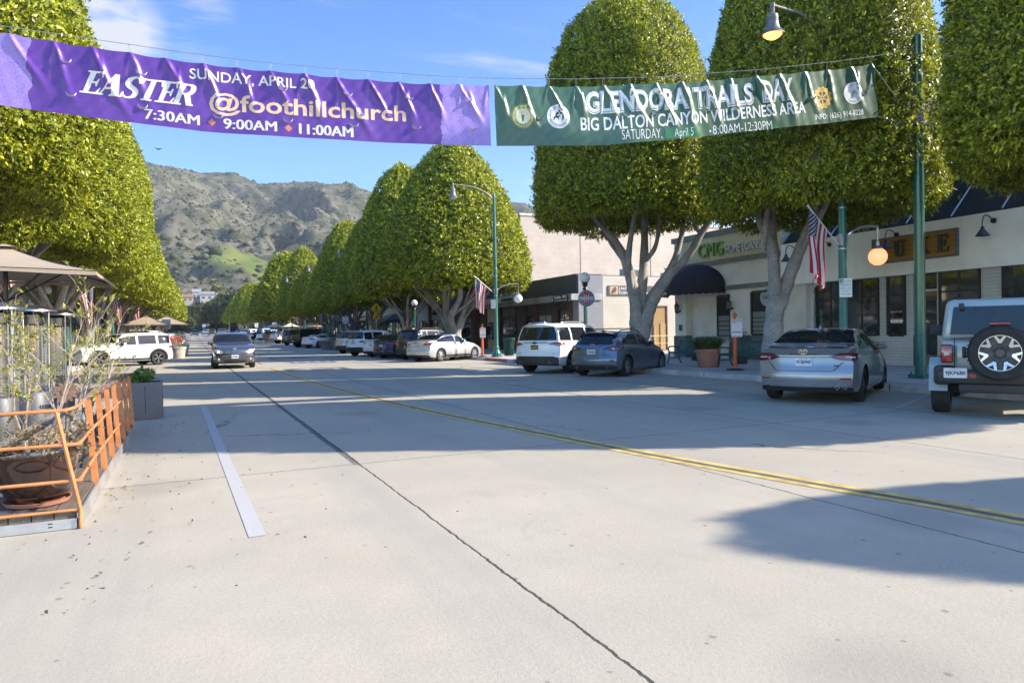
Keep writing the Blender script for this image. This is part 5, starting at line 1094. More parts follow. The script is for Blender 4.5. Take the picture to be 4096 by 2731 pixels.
t = sign_post('median_sign', 'yellow upright crossing paddle standing on the centre line', 5.9, 88, .3, pm=SBLK, zb=0); mb = MB(); F = FACE(0, -.02, .75); mb.prism(rrect(.34, 1.2), .02, 1, F); mb.prism(rrect(.24, .3), .01, 0, F @ T(0, -.1, .02)); mb.box((0, .42, .022), (.2, .06, .004), 2, mtx=F); obj('panel', mb, SM, t, smooth=False)
t = sign_post('sign', 'plain grey back of a rectangular sign above the left planters', -1.6, 60, 2.55, pm=STEEL, zb=0); mb = MB(); mb.prism(rrect(.62, .75), .006, 0, FACE(0, -.01, 2.45)); obj('panel', mb, [mat('bare aluminium', (.34, .36, .38), .5, .3)], t, smooth=False)
# parking sign on the globe lamp
t = thing('parking_sign', 'round red white and blue public parking sign on the globe lamp post', 'sign', (15.0, 24.5, 0)); mb = MB(); F = frame((-.02, -.13, 2.83), (math.cos(rad(28)), -math.sin(rad(28)), 0), (0, 0, 1))
mb.prism(ngon(.345, 32), .03, 6, F @ T(0, 0, -.03)); mb.prism(ngon(.325, 32), .004, 5, F @ T(0, 0, .001)); mb.prism(ngon(.22, 32), .003, 3, F @ T(0, 0, .005))
def ring_text(mb, s, r_, size, F, mi, a0, da, flip=False):
    for i, ch in enumerate(s):
        a = a0+(i-(len(s)-1)/2)*da*(1 if flip else -1)
        if ch != ' ': put_text(mb, ch, size, F @ Matrix.Rotation(a-PI/2 if not flip else a+PI/2, 4, 'Z') @ T(0, r_ if not flip else -r_-size*.7, 0), mi)
ring_text(mb, 'FREE PUBLIC', .235, .085, F @ T(0, 0, .007), 6, PI/2, .22); ring_text(mb, 'GLENDORA VILLAGE', .235, .06, F @ T(0, 0, .007), 0, -PI/2, .15, True)
mb.prism(rrect(.60, .16, .02), .004, 0, F @ T(0, 0, .008)); mb.prism(rrect(.57, .13, .02), .003, 5, F @ T(0, 0, .011)); put_text(mb, 'PARKING', .2, F @ T(0, -.042, .016), 0, fit=(.53, .095), bold=.008)
for k in range(6): mb.prism(ngon(.025, 5, PI/2), .003, 0, F @ T(.14*math.cos(rad(30+k*24+(36 if k > 2 else 0))) if False else (-.09+.09*(k % 3)), .125 if k < 3 else -.13, .008))
obj('panel', mb, SM, t, smooth=False)
# time limit plates on the lamp posts
def plate(x, y, z, ang, w, h, label, kind):
    t = thing('parking_notice', label, 'sign', (x, y, gz(y)+z)); F = frame((0, 0, 0), (math.cos(ang), -math.sin(ang), 0), (0, 0, 1)); mb = MB(); mb.prism(rrect(w, h, .02), .004, 0, F)
    if kind:
        mb.box((-w*.31, h*.36, .006), (w*.28, h*.22, .003), 4, mtx=F); put_text(mb, '3', .1, F @ T(-w*.31, h*.29, .009), 0, fit=(w*.13, h*.14))
        for s_, yy, ww, hh in (('HOUR', .29, .5, .12), ('PARKING', .09, .84, .13), ('8AM to 6PM', -.08, .8, .10), ('MON-SAT', -.21, .55, .07)): put_text(mb, s_, .1, F @ T(w*(.17 if s_ == 'HOUR' else 0), h*yy, .005), 4, fit=(w*ww, h*hh))
        mb.prism([(-.36*w, -.33*h), (-.24*w, -.29*h), (-.24*w, -.32*h), (.24*w, -.32*h), (.24*w, -.29*h), (.36*w, -.33*h), (.24*w, -.37*h), (.24*w, -.34*h), (-.24*w, -.34*h), (-.24*w, -.37*h)], .003, 4, F @ T(0, 0, .004))
    obj('panel', mb, SM, t, smooth=False); mb = MB(); mb.tube([(0, .01, -h*.4), (0, .01, h*.4)], .012, 6); obj('bracket', mb, STEEL, t)
plate(15.13, 12.08, 2.45, rad(30), .31, .48, 'white and green three hour parking plate on the amber globe lamp post', True)
plate(14.78, 33.55, 3.0, rad(62), .31, .48, 'white plate strapped edge-on to the centre lamp post', False)
def delineator(x, y, label, ang=.5):
    t = thing('delineator_post', label, 'traffic post', (x, y, gz(y)+.156), 0, 'orange posts with temporary parking notices'); OR = mat('orange plastic post', (.55, .085, .025), .5, var=.1)
    mb = MB(); mb.lathe([(.07, .03), (.065, .1), (.06, 1.55), (.05, 1.6), (.035, 1.62), (.035, 1.68), (.07, 1.70), (.07, 1.75), (.03, 1.80), (.001, 1.81)], 14); obj('post', mb, OR, t)
    mb = MB(); mb.lathe([(.28, 0), (.28, .035), (.1, .06), (.07, .06)], 8); obj('base', mb, mat('black rubber base', (.02, .02, .02), .8), t)
    F = frame((-.06*math.sin(ang)*0, -.085, 1.32), (math.cos(ang), -math.sin(ang), 0), (0, 0, 1)); mb = MB(); w, h = .32, .55; mb.prism(rrect(w, h, .01), .004, 0, F)
    mb.box((0, h*.43, .006), (w*.92, h*.07, .003), 3, mtx=F); put_text(mb, 'TEMPORARY', .1, F @ T(0, h*.405, .009), 0, fit=(w*.8, h*.05)); mb.box((-w*.27, h*.32, .006), (w*.3, h*.07, .003), 3, mtx=F); put_text(mb, 'NO', .1, F @ T(-w*.27, h*.295, .009), 0, fit=(w*.2, h*.05)); put_text(mb, 'PARKING', .1, F @ T(w*.17, h*.295, .006), 3, fit=(w*.52, h*.055))
    put_text(mb, '3 20 2025', .1, F @ T(0, h*.12, .006), 5, fit=(w*.5, h*.05)); put_text(mb, '7AM - 5PM', .1, F @ T(0, -.02*h, .006), 5, fit=(w*.5, h*.05)); put_text(mb, 'VIOLATORS WILL BE', .1, F @ T(0, -.17*h, .006), 3, fit=(w*.8, h*.04)); mb.box((0, -.235*h, .006), (w*.85, h*.07, .003), 3, mtx=F); put_text(mb, 'TOWED AWAY', .1, F @ T(0, -.26*h, .009), 0, fit=(w*.75, h*.05)); mb.box((0, -.45*h, .006), (w*.7, .012, .003), 2, mtx=F); mb.prism([(-.36*w, -.45*h), (-.24*w, -.41*h), (-.24*w, -.49*h)], .003, 2, F @ T(0, 0, .005)); mb.prism([(.36*w, -.45*h), (.24*w, -.49*h), (.24*w, -.41*h)], .003, 2, F @ T(0, 0, .005)); obj('notice', mb, SM, t, smooth=False)
delineator(15.55, 16.45, 'orange post with a temporary no parking notice between bench and silver sedan', .55); delineator(14.55, 34.6, 'orange post with a notice on the red kerb by the centre lamp post', .35)
delineator(-5.3, 47.5, 'orange post standing behind the left side bare shrub', .1)
# ---------------------------------------------------------------- benches, pots, bins
BENCHG = mat('green bench enamel', (.012, .075, .058), .4, var=.12)
def bench(x, y, label, L):
    t = thing('bench', label, 'bench', (x, y, .156), 0, 'green slatted benches'); mb = MB(); n = int(L/.062)
    prof = cr([(-.30, .40), (-.27, .455), (-.18, .45), (.0, .42), (.14, .43), (.20, .52), (.25, .72), (.30, .86), (.35, .88)], 3)
    for k in range(n):
        yy = -L/2+.05+(L-.1)*k/(n-1); mb.tube([(p[0], yy, p[1]) for p in prof], .017, 4)
    obj('slats', mb, BENCHG, t)
    mb = MB()
    for p in (prof[1], prof[len(prof)//2], prof[-2]): mb.tube([(p[0], -L/2, p[1]-.012), (p[0], L/2, p[1]-.012)], .022, 6)
    obj('rail', mb, BENCHG, t)
    for s_ in (-1, 1):
        mb = MB(); yy = s_*(L/2-.02); mb.tube(cr([(-.36, yy, .0), (-.30, yy, .12), (-.26, yy, .40), (-.30, yy, .58), (-.22, yy, .66), (.05, yy, .65), (.22, yy, .6)], 4), .026, 8); mb.tube(cr([(.34, yy, 0), (.24, yy, .15), (.16, yy, .42), (.24, yy, .7), (.33, yy, .9)], 4), .026, 8); mb.tube([(-.28, yy, .22), (.24, yy, .22)], .02, 6); obj('leg', mb, BENCHG, t)
    mb = MB(); mb.tube(cr([(-.26, 0, .42), (-.28, 0, .58), (-.1, 0, .65), (.2, 0, .62)], 4), .02, 6); obj('arm_rest', mb, BENCHG, t)
bench(17.0, 20.2, 'green slatted bench left of the terracotta pot, behind the blue hatchback', 2.1); bench(16.8, 17.1, 'green slatted bench partly hidden by the silver sedan', 2.3)
TERRA = mat('terracotta', (.36, .15, .10), .8, var=.15, scale=3)
GRASSM = leaf_mat('strap grass', (.05, .075, .02), (.10, .135, .03), (.19, .21, .06), .2, .5)
def pot_plant(name, x, y, r_, h, label, kind='grass', m_=None, n=900, zb=.156, sx=1, hh=.55, lm=None, seed=1):
    t = thing(name, label, 'planter', (x, y, gz(y)+zb)); mb = MB(); mb.lathe([(r_*.75, 0), (r_*.8, .03), (r_*.95, h*.8), (r_*1.0, h*.82), (r_*1.04, h*.9), (r_*1.02, h), (r_*.92, h), (r_*.9, h*.9), (.01, h*.9)], 28); obj('pot', mb, m_ or TERRA, t)
    rg = np.random.default_rng(seed)
    if kind == 'grass':
        a = rg.random(n)*2*PI; q = np.sqrt(rg.random(n)); rr_ = q*r_*.75; ln = hh*rg.uniform(.7, 1.2, n); out = (.12+.75*q)*rg.uniform(.5, 1.2, n); d = np.stack([np.cos(a), np.sin(a)], -1); V = []
        for s_, fz in ((0, 0), (.35, .42), (.7, .68), (1, .62)):
            rad_ = rr_+out*ln*s_*1.3; c = np.stack([d[:, 0]*rad_, d[:, 1]*rad_, h*.9+ln*fz*1.25*(1-out*.35*s_)], -1); w = .011*(1-s_*.85); tn = np.stack([-d[:, 1], d[:, 0], 0*a], -1); V += [c-tn*w, c+tn*w]
        V = np.stack(V, 1); f = np.array([[0, 1, 3, 2], [2, 3, 5, 4], [4, 5, 7, 6]])[None]+np.arange(n)[:, None, None]*8; me = rnd_mesh('grass_blades', V.reshape(-1, 3), f.reshape(-1, 4), [lm or GRASSM], np.repeat(rg.random(n), 8)); obj('grass_blades', me, None, t)
    else:
        p = rg.normal(0, 1, (n, 3)); p /= np.linalg.norm(p, axis=1)[:, None]; rad_ = (.55+.45*rg.random(n)**.5)*(1+.35*np.sin(p[:, 0]*5+p[:, 1]*7)); pos = p*rad_[:, None]*np.array([r_*1.05, r_*1.05, hh])+np.array([0, 0, h+hh*.55]); v, f, rn = leaf_cloud(pos, p, .09, .035, 6, rg); obj('foliage', rnd_mesh('foliage', v, f, [lm or GRASSM], rn), None, t)
    return t
pot_plant('flower_pot', 16.2, 18.45, .42, .62, 'round terracotta pot full of arching grass between the two green benches', n=1500)
pot_plant('flower_pot', 20.2, 38.3, .45, .75, 'large terracotta pot by the brick front behind the silver sedan', 'leaf', n=60, hh=.2)
pot_plant('shrub_pot', 18.6, 19.4, .3, .4, 'dark leafy shrub in a low pot behind the grass pot', 'leaf', mat('dark pot', (.06, .055, .05), .7), 160, hh=.5, lm=OAK)
pot_plant('shrub_pot', 19.3, 22.6, .3, .3, 'small dark shrub in a pot by the loan office corner', 'leaf', mat('dark pot', (.06, .055, .05), .7), 120, hh=.35, lm=OAK, seed=3)
SILVER = leaf_mat('silver sage leaves', (.13, .15, .10), (.24, .26, .19), (.36, .37, .27), .15, .7); GREYPOT = mat('grey concrete planter', (.20, .175, .155), .85, var=.2, scale=4)
pot_plant('street_planter', 11.85, 64.8, .95, .85, 'round grey street planter with a pale silvery shrub beside the white hatchback', 'leaf', GREYPOT, 420, zb=0, hh=.85, lm=SILVER, seed=5); pot_plant('street_planter', 12.3, 61.8, .8, .85, 'round grey street planter with green plants behind the first silvery one', 'leaf', GREYPOT, 260, zb=0, hh=.5, lm=OAK, seed=6)
BEIGEP = mat('beige concrete planter', (.42, .36, .29), .85, var=.15, scale=4)
pot_plant('street_planter', -.75, 52.0, .55, .8, 'beige planter behind the tail of the white parked SUV', 'leaf', BEIGEP, 90, zb=0, hh=.3, lm=SILVER, seed=7); pot_plant('street_planter', -.55, 59, .55, .85, 'beige planter with trailing grey plants behind the first beige one', 'leaf', BEIGEP, 200, zb=0, hh=.55, lm=SILVER, seed=8); pot_plant('street_planter', -1.0, 86, .6, .8, 'far beige planter by the orange pickup truck', 'leaf', BEIGEP, 150, zb=0, hh=.7, lm=OAK, seed=9)
t = thing('litter_bin', 'green slatted litter bin behind the centre lamp post', 'bin', (16.3, 34.9, .156)); mb = MB()
for k in range(26):
    a = 2*PI*k/26; mb.tube(cr([(.26*math.cos(a), .26*math.sin(a), .05), (.28*math.cos(a), .28*math.sin(a), .6), (.33*math.cos(a), .33*math.sin(a), .95)], 3), .016, 4)
obj('slats', mb, BENCHG, t); mb = MB(); mb.lathe([(.25, .03), (.25, .9)], 16); obj('liner', mb, mat('dark bin liner', (.02, .03, .03), .7), t); mb = MB(); mb.lathe([(.30, .93), (.36, .95), (.36, 1.0), (.22, 1.0), (.2, .95)], 20, closed=False); obj('rim', mb, BENCHG, t)
# overhead wires at the far end
mb = MB()
for zz, sag in ((10.2, .5), (9.6, .6), (7.2, .4), (6.5, .5)): mb.tube([(x, 262, gz(262)+zz-sag*(1-((x-8)/40)**2)) for x in np.linspace(-32, 48, 20)], .035, 4)
tag(obj('power_line', mb, SBLK), 'thin overhead wires crossing the street before the dark oaks', 'wires')
for x in (-32, 48):
    t = thing('utility_pole', 'wooden utility pole at the '+('left' if x < 0 else 'right')+' end of the overhead wires', 'utility pole', (x, 262, gz(262))); mb = MB(); mb.tube([(0, 0, 0), (0, 0, 10.9)], [.16, .11], 8); obj('pole', mb, mat('dark pole timber', (.1, .07, .05), .9), t); mb = MB(); mb.box((0, 0, 10.1), (.12, 2.2, .14)); obj('cross_arm', mb, mat('dark pole timber', (.1, .07, .05), .9), t, smooth=False)
mb = MB(); mb.rbox((4.0, 187, gz(187)+.08), (1.6, 3.2, .16), .05, 0); tag(obj('traffic_island', mb, mat('yellow island paint', (.45, .30, .08), .8, var=.25)), 'low yellow edged island at the foot of the far stop sign', 'island')
# ================================================================== VEHICLES
TYRE = mat('tyre rubber', (.018, .018, .018), .85, var=.3, scale=9); CARGLASS = mat('tinted car glass', (.012, .014, .018), .03, var=.2, spec=.45)
PLASTIC = mat('black bumper plastic', (.022, .022, .023), .6, var=.2, scale=8); RIMS = mat('silver alloy', (.42, .42, .43), .28, .85, var=.08); RIMB = mat('black alloy', (.02, .02, .022), .3, .3)
TAIL = mat('red lamp lens', (.28, .008, .012), .12, var=.1, coat=.8); TAILD = mat('smoked lamp lens', (.05, .008, .01), .1, coat=.8); HEADL = mat('clear lamp lens', (.42, .42, .42), .1, var=.2, coat=.8)
CHROME = mat('chrome trim', (.55, .55, .56), .12, 1.0, var=.05); PLATE = mat('white number plate', (.60, .60, .60), .45, var=.04); PLBLK = mat('black number plate', (.012, .012, .013), .5); INK = mat('dark blue plate ink', (.02, .03, .09), .5); GOLDINK = mat('yellow plate ink', (.55, .38, .03), .5); WELL = mat('wheel well', (.008, .008, .008), .95)
HEADLIT = mat('lit headlamp', (.9, .85, .75), .1, emit=2.2, emcol=(1, .86, .62)); SEAM = mat('panel gap', (.012, .012, .013), .8)
PAINT = {'silver': paint_mat('silver car paint', (.27, .28, .30), .55, .34), 'white': paint_mat('white car paint', (.72, .72, .71)), 'greyblue': paint_mat('slate blue car paint', (.10, .14, .20), .5, .34), 'black': paint_mat('black car paint', (.012, .012, .013)), 'navy': paint_mat('deep blue car paint', (.012, .022, .085), .4, .3), 'grey': paint_mat('dark grey car paint', (.075, .075, .082), .55, .32), 'palegreen': paint_mat('pale grey green car paint', (.27, .325, .325)), 'red': paint_mat('orange red car paint', (.45, .07, .04)), 'blue': paint_mat('bright blue car paint', (.02, .07, .24), .4), 'pewter': paint_mat('pewter car paint', (.19, .18, .165), .6, .32), 'lightsilver': paint_mat('light silver car paint', (.55, .56, .57), .55, .3)}
# body shapes: length, width, then along the car (0 = tail, 1 = nose) rows of (u, shoulder height, top height, half-width factor, roof half-width)
TYPES = {
 'sedan': dict(L=4.85, W=1.84, wb=2.82, wr=.335, zb=.20, rax=1.05, tr=1.58, rows=[(0, .95, 1.06, .90, .72), (.05, .975, 1.10, .965, .74), (.12, .985, 1.115, .99, .73), (.17, .98, 1.17, 1, .69), (.27, .98, 1.36, 1, .61), (.36, .98, 1.435, 1, .585), (.47, .97, 1.445, 1, .59), (.56, .95, 1.41, 1, .585), (.63, .93, 1.27, 1, .60), (.705, .91, 1.05, 1, .70), (.78, .87, .99, 1, .72), (.90, .79, .90, .965, .70), (.97, .70, .78, .90, .60), (1, .62, .68, .82, .5)], rear=[(.2, .14), (.34, .03), (.5, .0), (.64, .02), (.72, .06), (.93, .09), (1.06, .02), (1.2, .1)], front=[(.2, .1), (.4, .0), (.62, .05), (.9, .25)]),
 'sedan_fast': dict(L=4.9, W=1.93, wb=2.92, wr=.345, zb=.18, rax=1.0, tr=1.64, rows=[(0, .92, 1.08, .90, .68), (.04, .95, 1.13, .96, .68), (.09, .97, 1.16, .99, .65), (.2, .985, 1.33, 1, .59), (.33, .98, 1.43, 1, .585), (.44, .97, 1.44, 1, .59), (.55, .95, 1.39, 1, .59), (.64, .92, 1.22, 1, .62), (.72, .89, 1.0, 1, .72), (.8, .85, .95, 1, .74), (.92, .76, .86, .96, .7), (.98, .66, .74, .88, .6), (1, .6, .66, .82, .5)], rear=[(.2, .08), (.35, .0), (.6, .02), (.85, .1), (1.0, .08), (1.13, .03), (1.3, .1)], front=[(.2, .08), (.4, .0), (.62, .06), (.9, .3)]),
 'hatch': dict(L=4.45, W=1.80, wb=2.70, wr=.325, zb=.20, rax=.86, tr=1.55, rows=[(0, .95, 1.20, .90, .56), (.03, .985, 1.37, .965, .56), (.08, 1.0, 1.435, .99, .565), (.2, .985, 1.455, 1, .575), (.4, .965, 1.455, 1, .585), (.52, .945, 1.40, 1, .585), (.60, .93, 1.25, 1, .6), (.69, .91, 1.03, 1, .7), (.78, .86, .98, 1, .72), (.9, .78, .88, .96, .7), (.97, .69, .77, .88, .6), (1, .6, .67, .8, .5)], rear=[(.2, .10), (.35, .02), (.55, .0), (.72, .05), (.93, .10), (1.0, .15), (1.2, .33), (1.38, .52), (1.44, .46)], front=[(.2, .1), (.4, .0), (.62, .05), (.9, .25)]),
 'suv': dict(L=4.75, W=1.90, wb=2.80, wr=.365, zb=.26, rax=.93, tr=1.62, rows=[(0, 1.08, 1.62, .925, .61), (.025, 1.10, 1.70, .975, .62), (.07, 1.10, 1.735, .995, .63), (.2, 1.09, 1.76, 1, .635), (.4, 1.07, 1.755, 1, .64), (.52, 1.06, 1.70, 1, .635), (.60, 1.05, 1.52, 1, .64), (.68, 1.04, 1.20, 1, .74), (.76, 1.02, 1.15, 1, .76), (.88, .97, 1.09, .985, .75), (.95, .90, 1.02, .94, .7), (1, .78, .88, .86, .6)], rear=[(.2, .12), (.35, .02), (.6, .0), (.75, .045), (1.05, .08), (1.12, .10), (1.4, .22), (1.62, .33), (1.76, .30)], front=[(.2, .12), (.45, .0), (.85, .03), (1.1, .2)]),
 'suv_big': dict(L=5.05, W=1.99, wb=3.0, wr=.39, zb=.27, rax=1.03, tr=1.70, rows=[(0, 1.10, 1.66, .93, .60), (.022, 1.115, 1.735, .975, .605), (.07, 1.12, 1.765, .995, .61), (.2, 1.11, 1.785, 1, .62), (.42, 1.09, 1.78, 1, .625), (.54, 1.08, 1.72, 1, .65), (.61, 1.07, 1.55, 1, .66), (.68, 1.06, 1.24, 1, .76), (.76, 1.05, 1.18, 1, .78), (.88, 1.02, 1.14, .99, .78), (.95, .98, 1.08, .955, .74), (1, .86, .96, .88, .66)], rear=[(.2, .13), (.35, .02), (.62, .0), (.78, .05), (1.05, .07), (1.12, .09), (1.4, .17), (1.66, .26), (1.78, .22)], front=[(.2, .12), (.45, .0), (.95, .03), (1.15, .16)]),
 'wagon': dict(L=4.80, W=1.905, wb=2.775, wr=.365, zb=.22, rax=.98, tr=1.62, rows=[(0, 1.02, 1.42, .92, .58), (.03, 1.05, 1.54, .97, .59), (.1, 1.05, 1.59, 1, .60), (.25, 1.04, 1.61, 1, .61), (.42, 1.03, 1.61, 1, .615), (.52, 1.02, 1.55, 1, .61), (.60, 1.01, 1.40, 1, .63), (.70, .99, 1.13, 1, .73), (.79, .96, 1.07, 1, .75), (.90, .89, .99, .975, .73), (.96, .80, .90, .92, .66), (1, .70, .78, .84, .56)], rear=[(.2, .12), (.35, .02), (.55, .0), (.75, .05), (1.05, .1), (1.3, .28), (1.55, .46), (1.62, .42)], front=[(.2, .10), (.35, .02), (.55, .0), (.78, .04), (1.0, .2)]),
}
def interp_rows(rows, u):
    a = np.array(rows); uu = a[:, 0]
    from_ = [np.interp(u, uu, a[:, k]) for k in range(1, 5)]
    e = .018; sm = [(np.interp(np.clip(u-e, 0, 1), uu, a[:, k])+np.interp(np.clip(u+e, 0, 1), uu, a[:, k])+2*f)/4 for k, f in zip(range(1, 5), from_)]
    return sm if .02 < u < .98 else from_
class Body:
    def __init__(s, ty): s.t = TYPES[ty]; s.L, s.W = s.t['L'], s.t['W']
    def R(s, y, z): r_ = s.t['rear']; return -s.L/2+np.interp(z, [a for a, _ in r_], [b for _, b in r_])+.27*(abs(y)/(s.W/2))**2.6
    def F(s, y, z): r_ = s.t['front']; return s.L/2-np.interp(z, [a for a, _ in r_], [b for _, b in r_])-.34*(abs(y)/(s.W/2))**2.4
    def half(s, u):
        """half section from the underside round to the roof centre: list of (y,z)"""
        zs, zt, wf, wr = interp_rows(s.t['rows'], u); h = s.W/2*wf; zb = s.t['zb']+.05*(max(0, .10-u)/.10)**2+.06*(max(0, u-.9)/.1)**2; rw = wr*s.W/2*1.24
        zt = max(zt, zs+.03); d = zt-zs; rw = min(rw, h*.93)
        P = [(0, zb), (h*.86, zb), (h*.955, zb+.05), (h*.985, zb+.14), (h, zb+(zs-zb)*.45), (h*.998, zb+(zs-zb)*.72), (h*.975, zs-.055), (h*.94, zs), (h*.94+(rw-h*.94)*.5+.018*min(1, d/.4), zs+d*.50), (rw+.004, zs+d*.84), (rw*.93, zs+d*.945), (rw*.62, zs+d*.99), (0, zt)]
        C = cr(P, 3); return [(float(p[0]), float(p[1])) for p in C]
    def pt(s, u, y, z, off=0.0): return (float(s.R(y, z)*(1-u)+s.F(y, z)*u), y, z)
    def side(s, x, z, sg, off=.004):
        y = s.W/2*.96
        for _ in range(3):
            u = min(1, max(0, (x-s.R(y, z))/(s.F(y, z)-s.R(y, z)))); H = s.half(u)[6:31]; zz = [q[1] for q in H]; y = float(np.interp(z, zz, [q[0] for q in H]))
        return (x, sg*(y+off), z)
    def top(s, u, f, off=.004):
        H = s.half(u)[27:]; ys = [q[0] for q in H][::-1]; zs = [q[1] for q in H][::-1]; y = f*H[0][0]; z = float(np.interp(abs(y), ys, zs)); x, _, _ = s.pt(u, y, z)
        e = .01; H2 = s.half(min(1, u+e)); H1 = s.half(max(0, u-e)); dz = H2[-1][1]-H1[-1][1]; dx = 2*e*s.L; n = Vector((-dz, 0, dx)).normalized()
        return (x+n.x*off, y, z+n.z*off)
    def rear(s, y, z, off=.004):
        return (float(s.R(y, z))-off, y, z)
    def front(s, y, z, off=.004): return (float(s.F(y, z))+off, y, z)
    def mesh(s, nu=44, ncap=9):
        t = s.t; us = sorted(set(np.round(np.r_[np.linspace(0, 1, nu), [r_[0] for r_ in t['rows']]], 4))); mb = MB(); ring = []
        n = None; vs = []
        for u in us:
            H = s.half(u); full = H+[(-y, z) for y, z in H[-2:0:-1]]; n = len(full); vs += [s.pt(u, y, z) for y, z in full]
        k = len(us); fs = [(i*n+j, i*n+(j+1) % n, (i+1)*n+(j+1) % n, (i+1)*n+j) for i in range(k-1) for j in range(n)]
        fs = [f[::-1] for f in fs]
        m = n//2
        def cap(u, base, flip):
            H = s.half(u); out = []; prev = None
            for i in range(0, len(H)):
                y, z = H[i]
                if i == 0 or i == len(H)-1: row = [base+(0 if i == 0 else m)]
                else:
                    row = [base+i]
                    for q in range(1, ncap):
                        yy = y*(1-2*q/ncap); vs.append(s.pt(u, yy, z)); row.append(len(vs)-1)
                    row.append(base+n-i)
                if prev is not None:
                    if len(prev) == 1: out += [(prev[0], row[q+1], row[q]) for q in range(len(row)-1)]
                    elif len(row) == 1: out += [(prev[q], prev[q+1], row[0]) for q in range(len(prev)-1)]
                    else: out += [(prev[q], prev[q+1], row[q+1], row[q]) for q in range(len(row)-1)]
                prev = row
            return [f[::-1] for f in out] if flip else out
        fs += cap(us[0], 0, False); fs += cap(us[-1], (k-1)*n, True)
        mb.add(vs, fs); return mb
def patch(mb, poly, fn, mi=0, n=8, flip=False):
    """fill a polygon given in surface coordinates and lay it on the body"""
    from mathutils.geometry import tessellate_polygon
    v = np.array([(p[0], p[1], 0) for p in poly], float); ext = np.ptp(v, axis=0)
    v2, f2 = cut_grid(v, [tuple(range(len(poly)))], max(ext[0]/n, 1e-3), max(ext[1]/n, 1e-3))
    mb.add([fn(p[0], p[1]) for p in v2], [q[::-1] if flip else q for q in f2], mi)
def mirror_poly(p): return [(-a, b_) for a, b_ in p][::-1]
def wheel(par, x, y, r_, w, sg, style, rim=None):
    mb = MB(); A = T(x, y, r_) @ Matrix.Rotation(PI/2, 4, 'X')
    mb.lathe([(r_*.66, -w/2), (r_*.93, -w/2), (r_*.985, -w*.38), (r_, -w*.2), (r_, w*.2), (r_*.985, w*.38), (r_*.93, w/2), (r_*.66, w/2)], 32, 0, mtx=A, closed=False); wo = obj('wheel', mb, TYRE, par)
    mb = MB(); B = T(x, y+sg*(w/2-.025), r_) @ Matrix.Rotation(-sg*PI/2, 4, 'X'); rr = r_*.68
    mb.lathe([(rr, -.05), (rr, .012), (rr*.95, .015), (rr*.93, -.04)], 32, 0, mtx=B, closed=False); mb.lathe([(.001, -.10), (rr*.94, -.10)], 24, 1, mtx=B, closed=False); mb.lathe([(.055, -.06), (.05, .006), (.001, .01)], 12, 0, mtx=B, closed=False)
    if style == 'cover':
        mb.lathe([(rr*.93, .0), (rr*.6, .015), (.001, .03)], 28, 0, mtx=B, closed=False)
        for k in range(6):
            a = 2*PI*k/6; mb.box((0, 0, 0), (.05, .09, .012), 1, mtx=B @ Matrix.Rotation(a, 4, 'Z') @ T(0, rr*.68, .02))
    else:
        ns = {'five': 5, 'ten': 10, 'twin': 5, 'seven': 7}.get(style, 5)
        for k in range(ns):
            Rm = B @ Matrix.Rotation(2*PI*k/ns, 4, 'Z')
            for d in ((-.16, .16) if style in ('twin', 'five') else (0,)):
                w0 = rr*(.085 if style == 'ten' else .10); mb.add([(-w0*.8, .03, -.01), (w0*.8, .03, -.01), (w0+d*rr, rr*.94, -.02), (-w0+d*rr, rr*.94, -.02), (-w0*.6, .03, .008), (w0*.6, .03, .008), (w0*.8+d*rr, rr*.94, .006), (-w0*.8+d*rr, rr*.94, .006)], [(4, 5, 6, 7), (0, 1, 5, 4), (1, 2, 6, 5), (2, 3, 7, 6), (3, 0, 4, 7)], 0, Rm)
    obj('rim', mb, [rim or RIMS, WELL], wo); return wo
def plate_obj(par, P, text, w=.30, h=.15, style='white', face='rear'):
    """number plate with its lettering; P = centre on the body"""
    ex = (0, -1, 0) if face == 'rear' else (0, 1, 0); F = frame(P, ex, (0, 0, 1)); mb = MB(); mb.prism(rrect(w, h, .012, 3), .008, 0, F)
    put_text(mb, text, .1, F @ T(0, -h*.30, .010), 1, fit=(w*.86, h*.5), bold=.003)
    if style == 'white': put_text(mb, 'California', .1, F @ T(0, h*.29, .010), 2, fit=(w*.5, h*.12), shear=.2)
    return obj('number_plate', mb, [PLATE if style == 'white' else PLBLK, INK if style == 'white' else GOLDINK, mat('plate red ink', (.35, .03, .04), .5)], par, smooth=False)
HEADING = rad(61)      # angle parking: nose turned this far from the street direction
def put(par, x, y, az): par.location = (x, y, gz(y)); par.rotation_euler = (0, 0, PI/2-az)
def rear_spot(ty, xr, yr, az):
    """position of the car centre from the point on the road midway between its rear wheels"""
    t = TYPES[ty]; d = t['L']/2-t['rax']; return xr+math.sin(az)*d, yr+math.cos(az)*d
